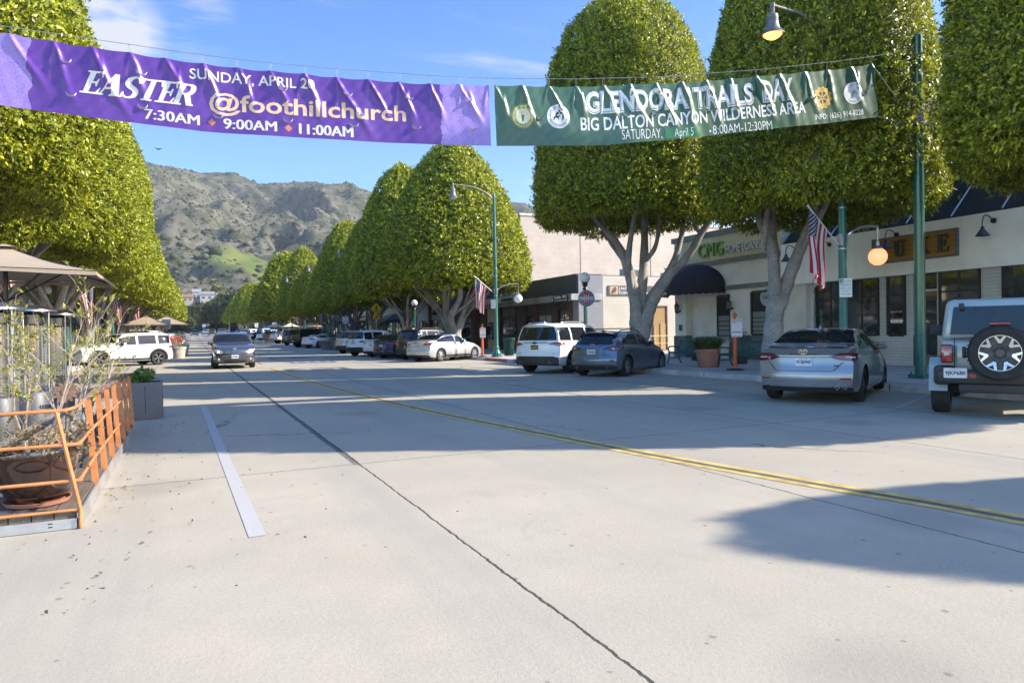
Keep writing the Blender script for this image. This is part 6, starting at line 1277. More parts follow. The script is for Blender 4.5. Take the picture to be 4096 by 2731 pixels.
def car(name, label, ty, paint, pos, az, group=None, plate=None, wheels='five', rim=None, rear=None, front=False, detail=2, roofrail=False, lower=True, lamps=None, cat='car', glass_roof=False, headlit=False, plstyle='white', fplate=None, badge=None, spoiler=False, antenna=True):
    b = Body(ty); t = b.t; W_, L = b.W, b.L; root = thing(name, label, cat, (0, 0, 0), 0, group); put(root, pos[0], pos[1], az)
    body = obj('body', b.mesh(44 if detail > 1 else 26, 9 if detail > 1 else 5), [PAINT[paint], WELL], root, angle=38)
    ra, fa = -L/2+t['rax'], -L/2+t['rax']+t['wb']; wr = t['wr']; tw = .22 if 'sedan' in ty or ty == 'hatch' else .24
    if detail > 0:                                                     # cut the wheel arches
        cb = MB()
        for x in (ra, fa):
            for sg in (-1, 1):
                cb.lathe([(wr+.055, 0), (wr+.055, .42)], 36, 0, mtx=T(x, sg*(W_/2+.12), wr+.01) @ Matrix.Rotation(sg*PI/2, 4, 'X'))
        co = obj('cutter', cb, WELL, root); bm_ = body.modifiers.new('b', 'BOOLEAN'); bm_.operation = 'DIFFERENCE'; bm_.object = co; bm_.solver = 'EXACT'; bm_.material_mode = 'TRANSFER'
        dg = bpy.context.evaluated_depsgraph_get(); me = bpy.data.meshes.new_from_object(body.evaluated_get(dg)); body.modifiers.clear(); old = body.data; body.data = me; bpy.data.meshes.remove(old)
        cm = co.data; bpy.data.objects.remove(co); bpy.data.meshes.remove(cm); me.polygons.foreach_set('use_smooth', [True]*len(me.polygons)); me.set_sharp_from_angle(angle=rad(38))
    for x in (ra, fa):
        for sg in (-1, 1): wheel(root, x, sg*(t['tr']/2+(-.005 if detail else .045)), wr, tw, sg, wheels, rim)
    rows = np.array(t['rows']); zsf = lambda u: np.interp(u, rows[:, 0], rows[:, 1]); ztf = lambda u: np.interp(u, rows[:, 0], rows[:, 2])
    # side windows: daylight opening from the shoulder up to just under the roof edge
    suvlike = ty in ('suv', 'suv_big', 'wagon', 'hatch')
    us = {'sedan': (.155, .655), 'sedan_fast': (.15, .68), 'hatch': (.10, .645), 'suv': (.075, .635), 'suv_big': (.07, .635), 'wagon': (.10, .655)}[ty]
    X = lambda u: -L/2+L*u
    uu = np.linspace(us[0], us[1], 26); zlo = [zsf(u)+.045 for u in uu]; zhi = [max(zsf(u)+.05, zsf(u)+(ztf(u)-zsf(u))*.80-.02) for u in uu]
    split = {'sedan': (.46,), 'sedan_fast': (.44,), 'hatch': (.40,), 'suv': (.22, .43), 'suv_big': (.21, .42), 'wagon': (.22, .44)}[ty]
    cuts = [us[0]]+list(split)+[us[1]]; pil = .011
    for sg in (-1, 1):
        for k in range(len(cuts)-1):
            a, c = cuts[k]+(pil if k else 0), cuts[k+1]-(pil if k < len(cuts)-2 else 0); q = np.linspace(a, c, 10)
            lo = [(X(u), float(np.interp(u, uu, zlo))) for u in q]; hi = [(X(u), float(np.interp(u, uu, zhi))) for u in q]
            poly = lo+[p for p, l_ in zip(hi[::-1], lo[::-1]) if p[1] > l_[1]+.004]
            mb = MB(); patch(mb, poly, lambda x, z: b.side(x, z, sg, .006), 0, 6, sg < 0); obj('side_window', mb, CARGLASS, root)
    # windscreen and rear glass
    fu = {'sedan': (.595, .695), 'sedan_fast': (.575, .705), 'hatch': (.545, .68), 'suv': (.545, .672), 'suv_big': (.56, .672), 'wagon': (.545, .69)}[ty]
    def wscreen(u, f): return b.top(u, f, .008)
    mb = MB(); mb.grid(lambda i, j: wscreen(fu[0]+(fu[1]-fu[0])*i, (-1+2*j)*(.93)), 12, 12); obj('windscreen', mb, CARGLASS, root)
    if ty in ('sedan', 'sedan_fast'):
        ru = (.155, .315) if ty == 'sedan' else (.075, .34); mb = MB(); mb.grid(lambda i, j: wscreen(ru[0]+(ru[1]-ru[0])*i, (-1+2*j)*(.95-.01*i)), 12, 12); obj('rear_window', mb, CARGLASS, root)
        if glass_roof: mb = MB(); mb.grid(lambda i, j: wscreen(.35+.2*i, (-1+2*j)*.93), 10, 10); obj('glass_roof', mb, CARGLASS, root)
    else:
        z0, z1 = {'hatch': (1.03, 1.34), 'suv': (1.16, 1.60), 'suv_big': (1.17, 1.63), 'wagon': (1.08, 1.45)}[ty]; H0 = b.half(0.0)
        def yw(z): return float(np.interp(z, [q[1] for q in H0[18:34]], [q[0] for q in H0[18:34]]))
        hw = lambda z: yw(min(z, H0[30][1]-.01))*.93
        poly = [(-hw(z0), z0), (hw(z0), z0), (hw((z0+z1)/2), (z0+z1)/2), (hw(z1)*.98, z1), (-hw(z1)*.98, z1), (-hw((z0+z1)/2), (z0+z1)/2)]
        mb = MB(); patch(mb, poly, lambda y, z: b.rear(y, z, .006), 0, 8, True); rw_ = obj('rear_window', mb, CARGLASS, root)
        mb = MB(); P0 = b.rear(.05, z0+.03, .02); P1 = b.rear(-.36, z0+.075, .02); mb.tube([P0, P1], [.014, .008], 6); obj('wiper', mb, PLASTIC, rw_)
        if ty != 'hatch' or True:
            mb = MB(); zt = ztf(.02); zr = z1+.035; w_ = yw(min(zr, H0[30][1]-.01))*.90; x0 = b.rear(0, zr)[0]
            mb.grid(lambda i, j: (x0-.10*(1-i)+.28*i-.0*j+.07*abs(-1+2*j)**2.5, (-1+2*j)*w_, zr+.035+(b.top(.07, 0)[2]-zr-.030)*i-.045*abs(-1+2*j)**3), 5, 11); mb.grid(lambda i, j: (x0-.10+.13*i+.07*abs(-1+2*j)**2.5, (-1+2*j)*w_, zr+.035-.03*i-.045*abs(-1+2*j)**3), 3, 11); obj('spoiler', mb, PAINT[paint], root)
    # lower cladding at the tail and along the sills
    zl = t['zb']
    mb = MB(); hl = {'sedan': .36, 'sedan_fast': .40, 'hatch': .40, 'suv': .62, 'suv_big': .62, 'wagon': .45}[ty]; w_ = W_/2*.90
    patch(mb, [(-w_, zl+.03), (w_, zl+.03), (w_*1.0, hl-.05), (w_*.8, hl), (-w_*.8, hl), (-w_*1.0, hl-.05)], lambda y, z: b.rear(y, z, .007), 0, 10, True); obj('rear_bumper', mb, PLASTIC, root)
    if lower:
        for sg in (-1, 1):
            mb = MB(); x0, x1 = ra+wr+.05, fa-wr-.05; patch(mb, [(x0, zl+.03), (x1, zl+.03), (x1, zl+.15), (x0, zl+.15)], lambda x, z: b.side(x, z, sg, .006), 0, 8, sg < 0); obj('sill', mb, PLASTIC, root)
    # tail lamps
    if rear:
        for sg in (-1, 1):
            for mi_, (poly, m_) in enumerate(rear):
                mb = MB(); pl = poly if sg > 0 else mirror_poly(poly); patch(mb, pl, lambda y, z: b.rear(y, z, .010+.002*mi_), 0, 7, True)
                ym = max(p[0] for p in poly); zz = [p[1] for p in poly if p[0] > ym-.03]
                if len(zz) >= 2 and ym > W_/2*.78:
                    xa = b.rear(ym, (min(zz)+max(zz))/2)[0]; side = [(xa+.0, min(zz)), (xa+.20, min(zz)+.02), (xa+.26, (min(zz)+max(zz))/2+.03), (xa+.0, max(zz))]; patch(mb, side, lambda x, z: b.side(x, z, sg, .008+.002*mi_), 0, 4, sg < 0)
                obj('tail_lamp', mb, m_, root)
    if plate:
        pz = {'sedan': .80, 'sedan_fast': .78, 'hatch': .80, 'suv': .88, 'suv_big': .93, 'wagon': .85}[ty]; plate_obj(root, b.rear(0, pz, .012), plate, style=plstyle)
    # shut lines, handles, mirrors
    if detail > 1:
        for sg in (-1, 1):
            mb = MB(); dls = [split[-1], split[-1]+.215, max(split[-1]-.21, t['rax']/L+.035)]
            for q in dls:
                z0 = zl+.16; z1 = zsf(q)-.0; patch(mb, [(X(q)-.004, z0), (X(q)+.004, z0), (X(q)+.004, z1), (X(q)-.004, z1)], lambda x, z: b.side(x, z, sg, .003), 0, 6, sg < 0)
            obj('door_gap', mb, SEAM, root)
            for q in (split[-1]+.035, split[-1]-.175):
                mb = MB(); p = b.side(X(q), zsf(q)-.13, sg, .012); mb.rbox(p, (.19, .035, .03), .012); obj('door_handle', mb, PAINT[paint], root)
    for sg in (-1, 1):
        mb = MB(); xm = X(us[1]-.075); zm = zsf(us[1])+.10; y0 = b.side(xm, zm, sg)[1]; mb.rbox((xm, y0+sg*.14, zm+.02), (.13, .20, .15), .045); mb.rbox((xm+.01, y0+sg*.03, zm-.04), (.08, .1, .05), .02, 1); m_ = obj('wing_mirror', mb, [PAINT[paint], PLASTIC], root)
        mb = MB(); mb.box((xm-.067, y0+sg*.14, zm+.02), (.004, .15, .10)); obj('mirror_glass', mb, CARGLASS, m_, smooth=False)
    if roofrail:
        for sg in (-1, 1):
            mb = MB(); yr = b.half(.3)[30][0]*.97; pts = [(b.top(u, .9)[0], sg*yr, b.top(u, .9)[2]+h) for u, h in ((.09, .0), (.12, .05), (.3, .055), (.46, .05), (.5, .0))]; mb.tube(cr(pts, 4), .018, 6); obj('roof_rail', mb, BLKM if roofrail == 'black' else RIMS, root)
    if antenna and detail > 1:
        p = b.top(.12 if suvlike else .345, 0); mb = MB(); mb.add([(p[0]-.07, 0, p[2]+.075), (p[0]+.10, .03, p[2]-.005), (p[0]+.10, -.03, p[2]-.005), (p[0]-.09, .025, p[2]-.005), (p[0]-.09, -.025, p[2]-.005)], [(0, 3, 1), (0, 2, 4), (0, 1, 2), (0, 4, 3)]); obj('antenna', mb, PAINT[paint], root, smooth=False)
    if front:
        zf = front if isinstance(front, dict) else {}
        y1 = W_/2*.86
        for sg in (-1, 1):
            mb = MB(); pl = zf.get('lamp', [(.46, .70), (.60, .66), (.86, .78), (.88, .86), (.62, .80)]); pl = pl if sg > 0 else mirror_poly(pl); patch(mb, pl, lambda y, z: b.front(y, z, .012), 0, 6); obj('headlamp', mb, HEADL, root)
            if headlit: mb = MB(); mb.sphere(b.front(sg*.70, .745, .012), .045, 12); obj('bulb', mb, HEADLIT, root)
            mb = MB(); mb.lathe([(.05, 0), (.05, .015), (.001, .02)], 14, 0, mtx=frame(b.front(sg*.68, .42, .0), (0, 1, 0), (0, 0, 1))); obj('fog_lamp', mb, HEADL, root)
        mb = MB(); gp = zf.get('grille', [(-.5, .64), (.5, .64), (.46, .80), (-.46, .80)]); patch(mb, gp, lambda y, z: b.front(y, z, .010), 0, 8); gr = obj('grille', mb, PLASTIC, root)
        mb = MB()
        for z in np.linspace(gp[0][1]+.02, gp[2][1]-.01, 4): mb.tube([b.front(y, z+.03*(y*y), .02) for y in np.linspace(gp[0][0]*.96, gp[1][0]*.96, 9)], .011, 6)
        obj('grille_bar', mb, CHROME, gr)
        mb = MB(); patch(mb, [(-.46, .28), (.46, .28), (.52, .40), (-.52, .40)], lambda y, z: b.front(y, z, .010), 0, 8); obj('air_intake', mb, PLASTIC, root)
        if fplate: plate_obj(root, b.front(0, .53, .02), fplate, face='front')
    if badge:
        kind, zb_ = badge[:2]; fr = len(badge) > 2; P = b.front(0, zb_, .014) if fr else b.rear(0, zb_, .012); F = frame(P, (0, 1, 0) if fr else (0, -1, 0), (0, 0, 1)); mb = MB()
        ring = lambda rx, ry, cx=0, cy=0, r_=.007: mb.tube([tuple(F @ Vector((cx+rx*math.cos(a), cy+ry*math.sin(a), .004))) for a in np.linspace(0, 2*PI, 25)], r_, 6)
        s_ = 1.0
        if kind == 'ovals': ring(.075, .052); ring(.026, .049, r_=.006); ring(.05, .022, 0, .025, r_=.006)
        elif kind == 'cross': mb.prism([(-.11, -.022), (-.06, -.022), (-.045, -.04), (.045, -.04), (.06, -.022), (.11, -.022), (.10, .022), (.055, .022), (.04, .04), (-.04, .04), (-.055, .022), (-.10, .022)], .01, 0, F)
        elif kind == 'wings': ring(.06, .05, r_=.006); mb.tube([tuple(F @ Vector(p)) for p in ((-.055, .015, .004), (-.02, .012, .004), (0, -.012, .004), (.02, .012, .004), (.055, .015, .004))], .006, 6)
        elif kind == 'oval': mb.prism([(.07*math.cos(a), .032*math.sin(a)) for a in np.linspace(0, 2*PI, 20, endpoint=False)], .008, 0, F)
        elif kind == 'tee': mb.prism([(-.05, .05), (.05, .05), (.04, .03), (.012, .03), (0, -.05), (-.012, .03), (-.04, .03)], .008, 0, F)
        obj('badge', mb, CHROME if kind != 'cross' else BLKM, root)
    return root, b
def boot_text(root, b, s_, y, z, w, h, m_=None, surf='rear'):
    mb = MB(); put_text(mb, s_, .1, frame(b.rear(y, z, .014), (0, -1, 0), (0, 0, 1)), 0, fit=(w, h), bold=.004); obj('boot_lettering', mb, m_ or CHROME, root, smooth=False)
def exhausts(root, b, pts, r_=.038):
    for y, z in pts:
        mb = MB(); p = b.rear(y, z, .02); mb.lathe([(r_, -.12), (r_, .02), (r_*.8, .02), (r_*.8, -.12)], 16, 0, mtx=T(*p) @ Matrix.Rotation(-PI/2, 4, 'Y'), closed=False); mb.lathe([(.001, -.08), (r_*.8, -.08)], 12, 1, mtx=T(*p) @ Matrix.Rotation(-PI/2, 4, 'Y'), closed=False); obj('exhaust_pipe', mb, [CHROME, WELL], root)
PG = 'cars parked at an angle along the right kerb'
def rspot(ty, xl, yl, az=HEADING):
    """from the ground point under the rear left tyre's outer face"""
    t = TYPES[ty]; h = t['tr']/2+.1; return rear_spot(ty, xl+math.cos(az)*h, yl-math.sin(az)*h, az)
# silver sedan, nearest but one
q = rspot('sedan', 10.98, 10.62)
s1, b = car('sedan_car', 'silver sedan with slim dark red tail lamps parked under the amber globe lamp', 'sedan', 'silver', q, HEADING, PG, plate='9CBJ940', wheels='ten', rim=RIMB, badge=('ovals', 1.00), lower=False,
   rear=[([(.44, .90), (.62, .835), (.86, .815), (.90, .86), (.88, .97), (.62, .965)], TAILD), ([(.50, .905), (.64, .855), (.80, .84), (.80, .87), (.64, .89)], TAIL), ([(.56, .945), (.86, .945), (.86, .955), (.56, .952)], TAIL), ([(.70, .885), (.86, .872), (.86, .90), (.70, .905)], HEADL)])
boot_text(s1, b, 'CAMRY', 0, .935, .50, .028, BLKM); boot_text(s1, b, 'SE', -.56, .72, .10, .028, BLKM); exhausts(s1, b, [(-.58, .33), (-.70, .34)])
mb = MB(); mb.grid(lambda i, j: (b.top(.03, 0)[0]-.10+.16*i+.17*abs(-1+2*j)**2.6, (-1+2*j)*.72, 1.105+.03*math.sin(PI*i*.9)-.02*abs(-1+2*j)**3), 6, 15); obj('boot_lip', mb, PAINT['silver'], s1)
mb = MB(); patch(mb, [(-.78, .33), (.78, .33), (.70, .46), (-.70, .46)], lambda y, z: b.rear(y, z, .011), 0, 8, True); obj('diffuser', mb, mat('grey diffuser', (.16, .165, .18), .4), s1)
mb = MB(); patch(mb, [(-.47, .885), (.47, .885), (.47, .897), (-.47, .897)], lambda y, z: b.rear(y, z, .009), 0, 6, True); patch(mb, [(-.50, .63), (.50, .63), (.50, .638), (-.50, .638)], lambda y, z: b.rear(y, z, .005), 0, 6, True); obj('boot_gap', mb, SEAM, s1)
for sg in (-1, 1):
    mb = MB(); patch(mb, [(sg*.50, .632), (sg*.52, .632), (sg*.68, .80), (sg*.66, .80)], lambda y, z: b.rear(y, z, .005), 0, 4, sg > 0); obj('boot_gap', mb, SEAM, s1)
    mb = MB(); patch(mb, [(sg*.62, .475), (sg*.80, .47), (sg*.80, .50), (sg*.62, .50)], lambda y, z: b.rear(y, z, .008), 0, 4, sg > 0); obj('reflector', mb, TAIL, s1)
# blue hatchback
q = rspot('hatch', 11.80, 19.66)
s2, b = car('hatchback_car', 'slate blue hatchback with roof bars parked before the left green bench', 'hatch', 'greyblue', q, HEADING, PG, plate='7HDH367', wheels='ten', badge=('wings', 1.0), roofrail='black', lower=False,
   rear=[([(.40, .90), (.60, .84), (.84, .83), (.88, .90), (.86, 1.0), (.62, .985)], TAILD), ([(.58, .87), (.82, .855), (.82, .93), (.60, .95)], TAIL), ([(.66, .885), (.74, .885), (.74, .935), (.66, .935)], HEADL)])
exhausts(s2, b, [(.55, .30), (-.55, .30)], .032)
mb = MB(); mb.box((b.top(.2, 0)[0], 0, 1.53), (.05, 1.05, .03)); mb.box((b.top(.42, 0)[0], 0, 1.53), (.05, 1.05, .03)); obj('roof_bar', mb, BLKM, s2, smooth=False)
for sg in (-1, 1):
    mb = MB(); patch(mb, [(sg*.62, .50), (sg*.76, .49), (sg*.76, .54), (sg*.62, .55)], lambda y, z: b.rear(y, z, .008), 0, 4, sg > 0); obj('reflector', mb, TAIL, s2)
mb = MB(); patch(mb, [(-.62, .70), (.62, .70), (.62, .708), (-.62, .708)], lambda y, z: b.rear(y, z, .005), 0, 6, True); obj('tailgate_gap', mb, SEAM, s2)
# white three-row SUV
q = rspot('suv_big', 11.30, 22.55)
s3, b = car('suv_car', 'large white SUV with a black plate parked left of the blue hatchback', 'suv_big', 'white', q, HEADING, PG, plate='MOM MRSH', plstyle='black', badge=('cross', 1.085), roofrail='grey',
   rear=[([(.50, 1.04), (.72, 1.0), (.90, .96), (.94, 1.0), (.92, 1.10), (.70, 1.10)], TAIL), ([(.56, 1.05), (.88, 1.02), (.88, 1.035), (.56, 1.065)], TAILD)])
exhausts(s3, b, [(.62, .40), (-.62, .40)], .05); boot_text(s3, b, 'TRAVERSE', .68, .70, .24, .03, BLKM); boot_text(s3, b, 'LT', -.72, .70, .07, .03, BLKM)
mb = MB(); patch(mb, [(-.50, 1.085), (.50, 1.085), (.50, 1.11), (-.50, 1.11)], lambda y, z: b.rear(y, z, .009), 0, 6, True); obj('tailgate_bar', mb, BLKM, s3)
for sg in (-1, 1):
    mb = MB(); patch(mb, [(sg*.66, .52), (sg*.84, .51), (sg*.84, .535), (sg*.66, .545)], lambda y, z: b.rear(y, z, .010), 0, 4, sg > 0); obj('reflector', mb, TAIL, s3)
# silver compact sedan by the red kerb
q = rspot('sedan', 11.10, 35.6)
s4, b = car('sedan_car', 'light silver sedan with wheel covers, first of the mid-street row beside the red kerb', 'sedan', 'lightsilver', q, HEADING, PG, plate='9BTY442', wheels='cover', badge=('oval', 1.0), rear=[([(.46, .93), (.60, .86), (.84, .85), (.88, .90), (.86, .99), (.62, .985)], TAIL), ([(.62, .90), (.80, .89), (.80, .92), (.62, .93)], HEADL)])
exhausts(s4, b, [(-.5, .28)], .03)
LAMP_A = [([(.58, .98), (.80, .90), (.90, .92), (.90, 1.06), (.70, 1.07)], TAIL)]
LAMP_S = [([(.50, .93), (.68, .87), (.90, .86), (.90, .95), (.64, .97)], TAILD), ([(.54, .925), (.68, .885), (.84, .88), (.84, .91), (.64, .935)], TAIL)]
LAMP_V = [([(.66, .85), (.80, .84), (.80, 1.12), (.72, 1.12)], TAIL)]
MID = [('suv_car', 'black SUV wedged between the silver and the deep blue sedans', 'suv', 'black', 11.25, 38.5, None, LAMP_A, dict(roofrail='black')),
       ('sedan_car', 'deep blue fastback sedan with a chrome tail bar', 'sedan_fast', 'navy', 10.75, 41.6, '8FSJ954', LAMP_S, dict(badge=('tee', 1.0), glass_roof=True)),
       ('sedan_car', 'white fastback sedan just left of the deep blue one', 'sedan_fast', 'white', 10.8, 44.4, '9KLR214', LAMP_S, dict(badge=('tee', 1.0))),
       ('suv_car', 'white compact SUV with red and black lamps, fifth from the red kerb', 'suv', 'white', 10.2, 47.0, '9EEQ072', [([(.46, 1.0), (.66, .95), (.90, .93), (.92, 1.02), (.66, 1.05)], TAILD), ([(.52, 1.0), (.66, .965), (.84, .955), (.84, .985), (.66, 1.0)], TAIL)], dict(badge=('cross', 1.03))),
       ('suv_car', 'silver white SUV at the end of the row beside the grey planters', 'suv', 'lightsilver', 10.6, 53.0, '7BVL162', LAMP_A, {}),
       ('hatchback_car', 'white fastback hatchback with a black lower bumper left of the silvery planter', 'sedan_fast', 'white', 10.85, 71.6, '9DDN331', LAMP_S, {}),
       ('suv_car', 'dark grey compact SUV between the white and the black pickup trucks', 'suv', 'grey', 10.4, 84.5, '9XYZ10', LAMP_A, dict(roofrail='grey'))]
for nm, lb, ty, pc, x, y, pl, lamp, kw in MID:
    far = y > 60; car(nm, lb, ty, pc, rspot(ty, x, y), HEADING, PG, plate=pl, rear=lamp, detail=1 if far else 2, antenna=not far, **kw)
mb = MB(); b = Body('sedan_fast'); s5 = [o for o in S.objects if o.get('label') == 'deep blue fastback sedan with a chrome tail bar'][0]
patch(mb, [(-.50, .955), (.50, .955), (.50, .985), (-.50, .985)], lambda y, z: b.rear(y, z, .012), 0, 6, True); obj('tail_bar', mb, CHROME, s5)
# cars farther up the right side
FARR = [('sedan_car', 'dark grey sedan beside the orange planter rack', 'sedan', 'grey', 11.0, 114.5, HEADING), ('sedan_car', 'white sedan just beyond the dark grey one', 'sedan', 'white', 10.7, 120.5, HEADING), ('suv_car', 'dark teal SUV behind the far white sedan', 'suv', 'navy', 12.6, 132, HEADING),
        ('suv_car', 'boxy white SUV near the box truck', 'suv_big', 'white', 11.4, 160, HEADING), ('suv_car', 'white van-like SUV behind the boxy white one', 'suv', 'white', 11.5, 176, HEADING), ('suv_car', 'black SUV in front of the open box truck', 'suv_big', 'black', 11.6, 190, HEADING)]
for nm, lb, ty, pc, x, y, az in FARR: car(nm, lb, ty, pc, rspot(ty, x, y, az), az, PG, rear=LAMP_A if 'suv' in ty else LAMP_S, detail=0, antenna=False)
car('hatchback_car', 'small blue car driving away with its brake light on', 'hatch', 'blue', (8.3, 160), 0.0, None, rear=LAMP_A, detail=0, antenna=False)[0]
car('van_car', 'black van driving away near the far stop sign', 'suv_big', 'black', (6.4, 226), 0.0, None, rear=LAMP_V, detail=0, antenna=False); car('sedan_car', 'white car at the far stop sign', 'suv', 'white', (4.6, 236), 0.0, None, rear=LAMP_A, detail=0, antenna=False)
car('suv_car', 'dark oncoming SUV far up the street', 'suv', 'black', (1.3, 203), PI, None, front=True, detail=0, antenna=False); car('sedan_car', 'tiny dark car beyond the far intersection', 'suv', 'black', (3.6, 300), PI, None, detail=0, antenna=False)
# oncoming dark crossover
v, b = car('crossover_car', 'dark grey crossover driving towards the viewer with headlamps on', 'wagon', 'grey', (1.90, 36.35), rad(180), None, front=dict(lamp=[(.44, .74), (.58, .66), (.80, .70), (.90, .86), (.66, .84)], grille=[(-.46, .66), (.46, .66), (.50, .80), (-.50, .80)]), headlit=True, fplate='6VVK684', badge=('ovals', .86, 1), wheels='five'); v.scale = (1, 1, 1.06)
# left-hand white SUV
az_l = rad(180+62); t_ = TYPES['suv_big']
lx, ly = -.55, 43.6
w_, b = car('suv_car', 'white three row SUV with grey wheel arch trim parked on the left', 'suv_big', 'white', (-3.3, 42.2), az_l, None, front=True, wheels='twin', rim=mat('grey alloy', (.16, .16, .17), .35, .5), rear=LAMP_A)
for x in (-b.L/2+t_['rax'], -b.L/2+t_['rax']+t_['wb']):
    mb = MB(); a = np.linspace(-.25, PI+.25, 22); rr_ = t_['wr']+.06
    for sg in (-1, 1): mb.grid(lambda i, j: b.side(x+(rr_+.075*j)*math.cos(-.2+(PI+.4)*i), max(.3, t_['wr']+(rr_+.075*j)*math.sin(-.2+(PI+.4)*i)), sg, .012), 22, 3)
    obj('arch_trim', mb, PLASTIC, w_)
# ---------------------------------------------------------------- pickups, the open box truck, the jeep-like car
def pickup(label, paint, x, y, az, shell=False, group=PG, stripe=None, L=5.7, tailtext=None):
    root = thing('pickup_truck', label, 'pickup truck', (0, 0, 0), 0, group); put(root, x, y, az); W_ = 2.0
    prof = [(-L/2, .62), (-L/2, 1.28), (-L/2+1.85, 1.28), (-L/2+1.87, 1.30), (L/2-.15, 1.30), (L/2-.05, 1.18), (L/2, .95), (L/2, .55), (L/2-.6, .45), (-L/2+.3, .5)]
    mb = MB(); F = frame((0, W_/2, 0), (1, 0, 0), (0, 0, 1)); pl = [(p[0], p[1]) for p in prof][::-1]; bm = bmesh.new(); m_ = MB(); m_.prism(pl, W_, 0, F)
    vv = [bm.verts.new(p) for p in np.vstack(m_.v)]; [bm.faces.new([vv[i] for i in f]) for f in m_.f]; bmesh.ops.bevel(bm, geom=bm.edges[:], offset=.05, segments=2, affect='EDGES'); bm.verts.index_update(); mb.add([tuple(p.co) for p in bm.verts], [[p.index for p in f.verts] for f in bm.faces]); bm.free(); obj('body', mb, PAINT[paint], root)
    c0, c1 = -L/2+1.9, L/2-1.55; mb = MB(); zt = 1.92
    cab = [(c0, 1.27), (c0+.12, zt), (c1-.75, zt), (c1+.05, 1.28)]; v0 = [(p[0], s_*(.96 if p[1] < 1.5 else .78), p[1]) for s_ in (1, -1) for p in cab]; mb.add(v0, [(0, 1, 2, 3), (7, 6, 5, 4), (0, 4, 5, 1), (1, 5, 6, 2), (2, 6, 7, 3)]); obj('cab', mb, PAINT[paint], root, smooth=False)
    mb = MB(); mb.add([(c0+.018-.008, .80, 1.36), (c0+.018-.008, -.80, 1.36), (c0+.108-.008, -.68, 1.84), (c0+.108-.008, .68, 1.84)], [(0, 3, 2, 1)]); obj('rear_window', mb, CARGLASS, root, smooth=False)
    for s_ in (1, -1):
        mb = MB(); yy = lambda z: s_*(.96-.18*(z-1.27)/.65+.006); mb.add([(c0+.15, yy(1.36), 1.36), (c1-.1, yy(1.36), 1.36), (c1-.7, yy(1.85), 1.85), (c0+.22, yy(1.85), 1.85)], [(0, 1, 2, 3) if s_ < 0 else (0, 3, 2, 1)]); obj('side_window', mb, CARGLASS, root, smooth=False)
        mb = MB(); mb.rbox((-L/2+.03, s_*.90, 1.08), (.10, .17, .36), .02); obj('tail_lamp', mb, TAIL, root)
        mb = MB(); mb.rbox((c1-.25, s_*1.12, 1.40), (.12, .22, .22), .04); obj('wing_mirror', mb, BLKM, root)
        for xx in (-L/2+1.2, L/2-1.0):
            wheel(root, xx, s_*.86, .41, .28, s_, 'five'); mb = MB(); mb.lathe([(.001, 0), (.47, 0)], 24, 0, mtx=T(xx, s_*1.004, .43) @ Matrix.Rotation(-s_*PI/2, 4, 'X'), closed=False); obj('wheel_arch', mb, WELL, root)
    mb = MB(); mb.rbox((-L/2-.06, 0, .62), (.22, 1.9, .22), .05); obj('rear_bumper', mb, CHROME if paint != 'black' else PLASTIC, root)
    mb = MB(); mb.rbox((-L/2-.012, 0, 1.02), (.03, 1.48, .46), .012); tg = obj('tailgate', mb, PAINT[paint], root); mb = MB(); mb.rbox((-L/2-.035, 0, 1.12), (.03, .16, .18), .03); obj('badge', mb, BLKM, tg); plate_obj(root, (-L/2-.175, 0, .64), '8P21345')
    if shell:
        mb = MB(); v0 = [(p[0], s_*(.95 if p[1] < 1.5 else .82), p[1]) for s_ in (1, -1) for p in ((-L/2+.03, 1.27), (-L/2+.15, 1.93), (c0+.1, 1.93), (c0, 1.27))]; mb.add(v0, [(0, 1, 2, 3), (7, 6, 5, 4), (0, 4, 5, 1), (1, 5, 6, 2)]); sh = obj('camper_shell', mb, PAINT[paint], root, smooth=False)
        mb = MB(); mb.add([(-L/2+.04, .78, 1.36), (-L/2+.04, -.78, 1.36), (-L/2+.125, -.70, 1.84), (-L/2+.125, .70, 1.84)], [(0, 3, 2, 1)]); obj('shell_window', mb, CARGLASS, sh, smooth=False)
    else:
        mb = MB(); mb.box((-L/2+.98, 0, 1.285), (1.72, 1.7, .004)); obj('bed', mb, WELL, root, smooth=False)
    return root
def pspot(xl, yl, az=HEADING, L=5.7, hw=1.0):
    d = L/2-1.2; return xl+math.cos(az)*hw+math.sin(az)*d, yl-math.sin(az)*hw+math.cos(az)*d
pickup('black pickup truck with a camper shell behind the white hatchback', 'black', *pspot(10.45, 75.6), HEADING, True); pickup('white pickup truck with a chrome bumper in the middle of the far row', 'white', *pspot(10.4, 93.5), HEADING); pickup('bright blue pickup truck seen past the far white sedan', 'blue', *pspot(10.4, 131), HEADING)
pickup('pewter pickup truck driving away up the street', 'pewter', 7.6, 190, 0.0, group=None)
pickup('orange red pickup truck behind the left planters', 'red', -3.6, 76, rad(180+62), group=None); pickup('dark red pickup truck in the left row beyond the white SUV', 'red', -4.0, 62, rad(180+62), group=None)
t = thing('box_truck', 'white box truck with its rear door open, parked far up on the right', 'truck', (11.5, 205, gz(205)), 0); mb = MB(); R_(mb, -1.25, 1.25, 0, 6, 1.0, 1.1); R_(mb, -1.25, -1.18, 0, 6, 1.1, 3.6); R_(mb, 1.18, 1.25, 0, 6, 1.1, 3.6); R_(mb, -1.25, 1.25, 0, 6, 3.6, 3.7); R_(mb, -1.18, 1.18, 5.9, 6, 1.1, 3.6); obj('box', mb, PAINT['white'], t, smooth=False)
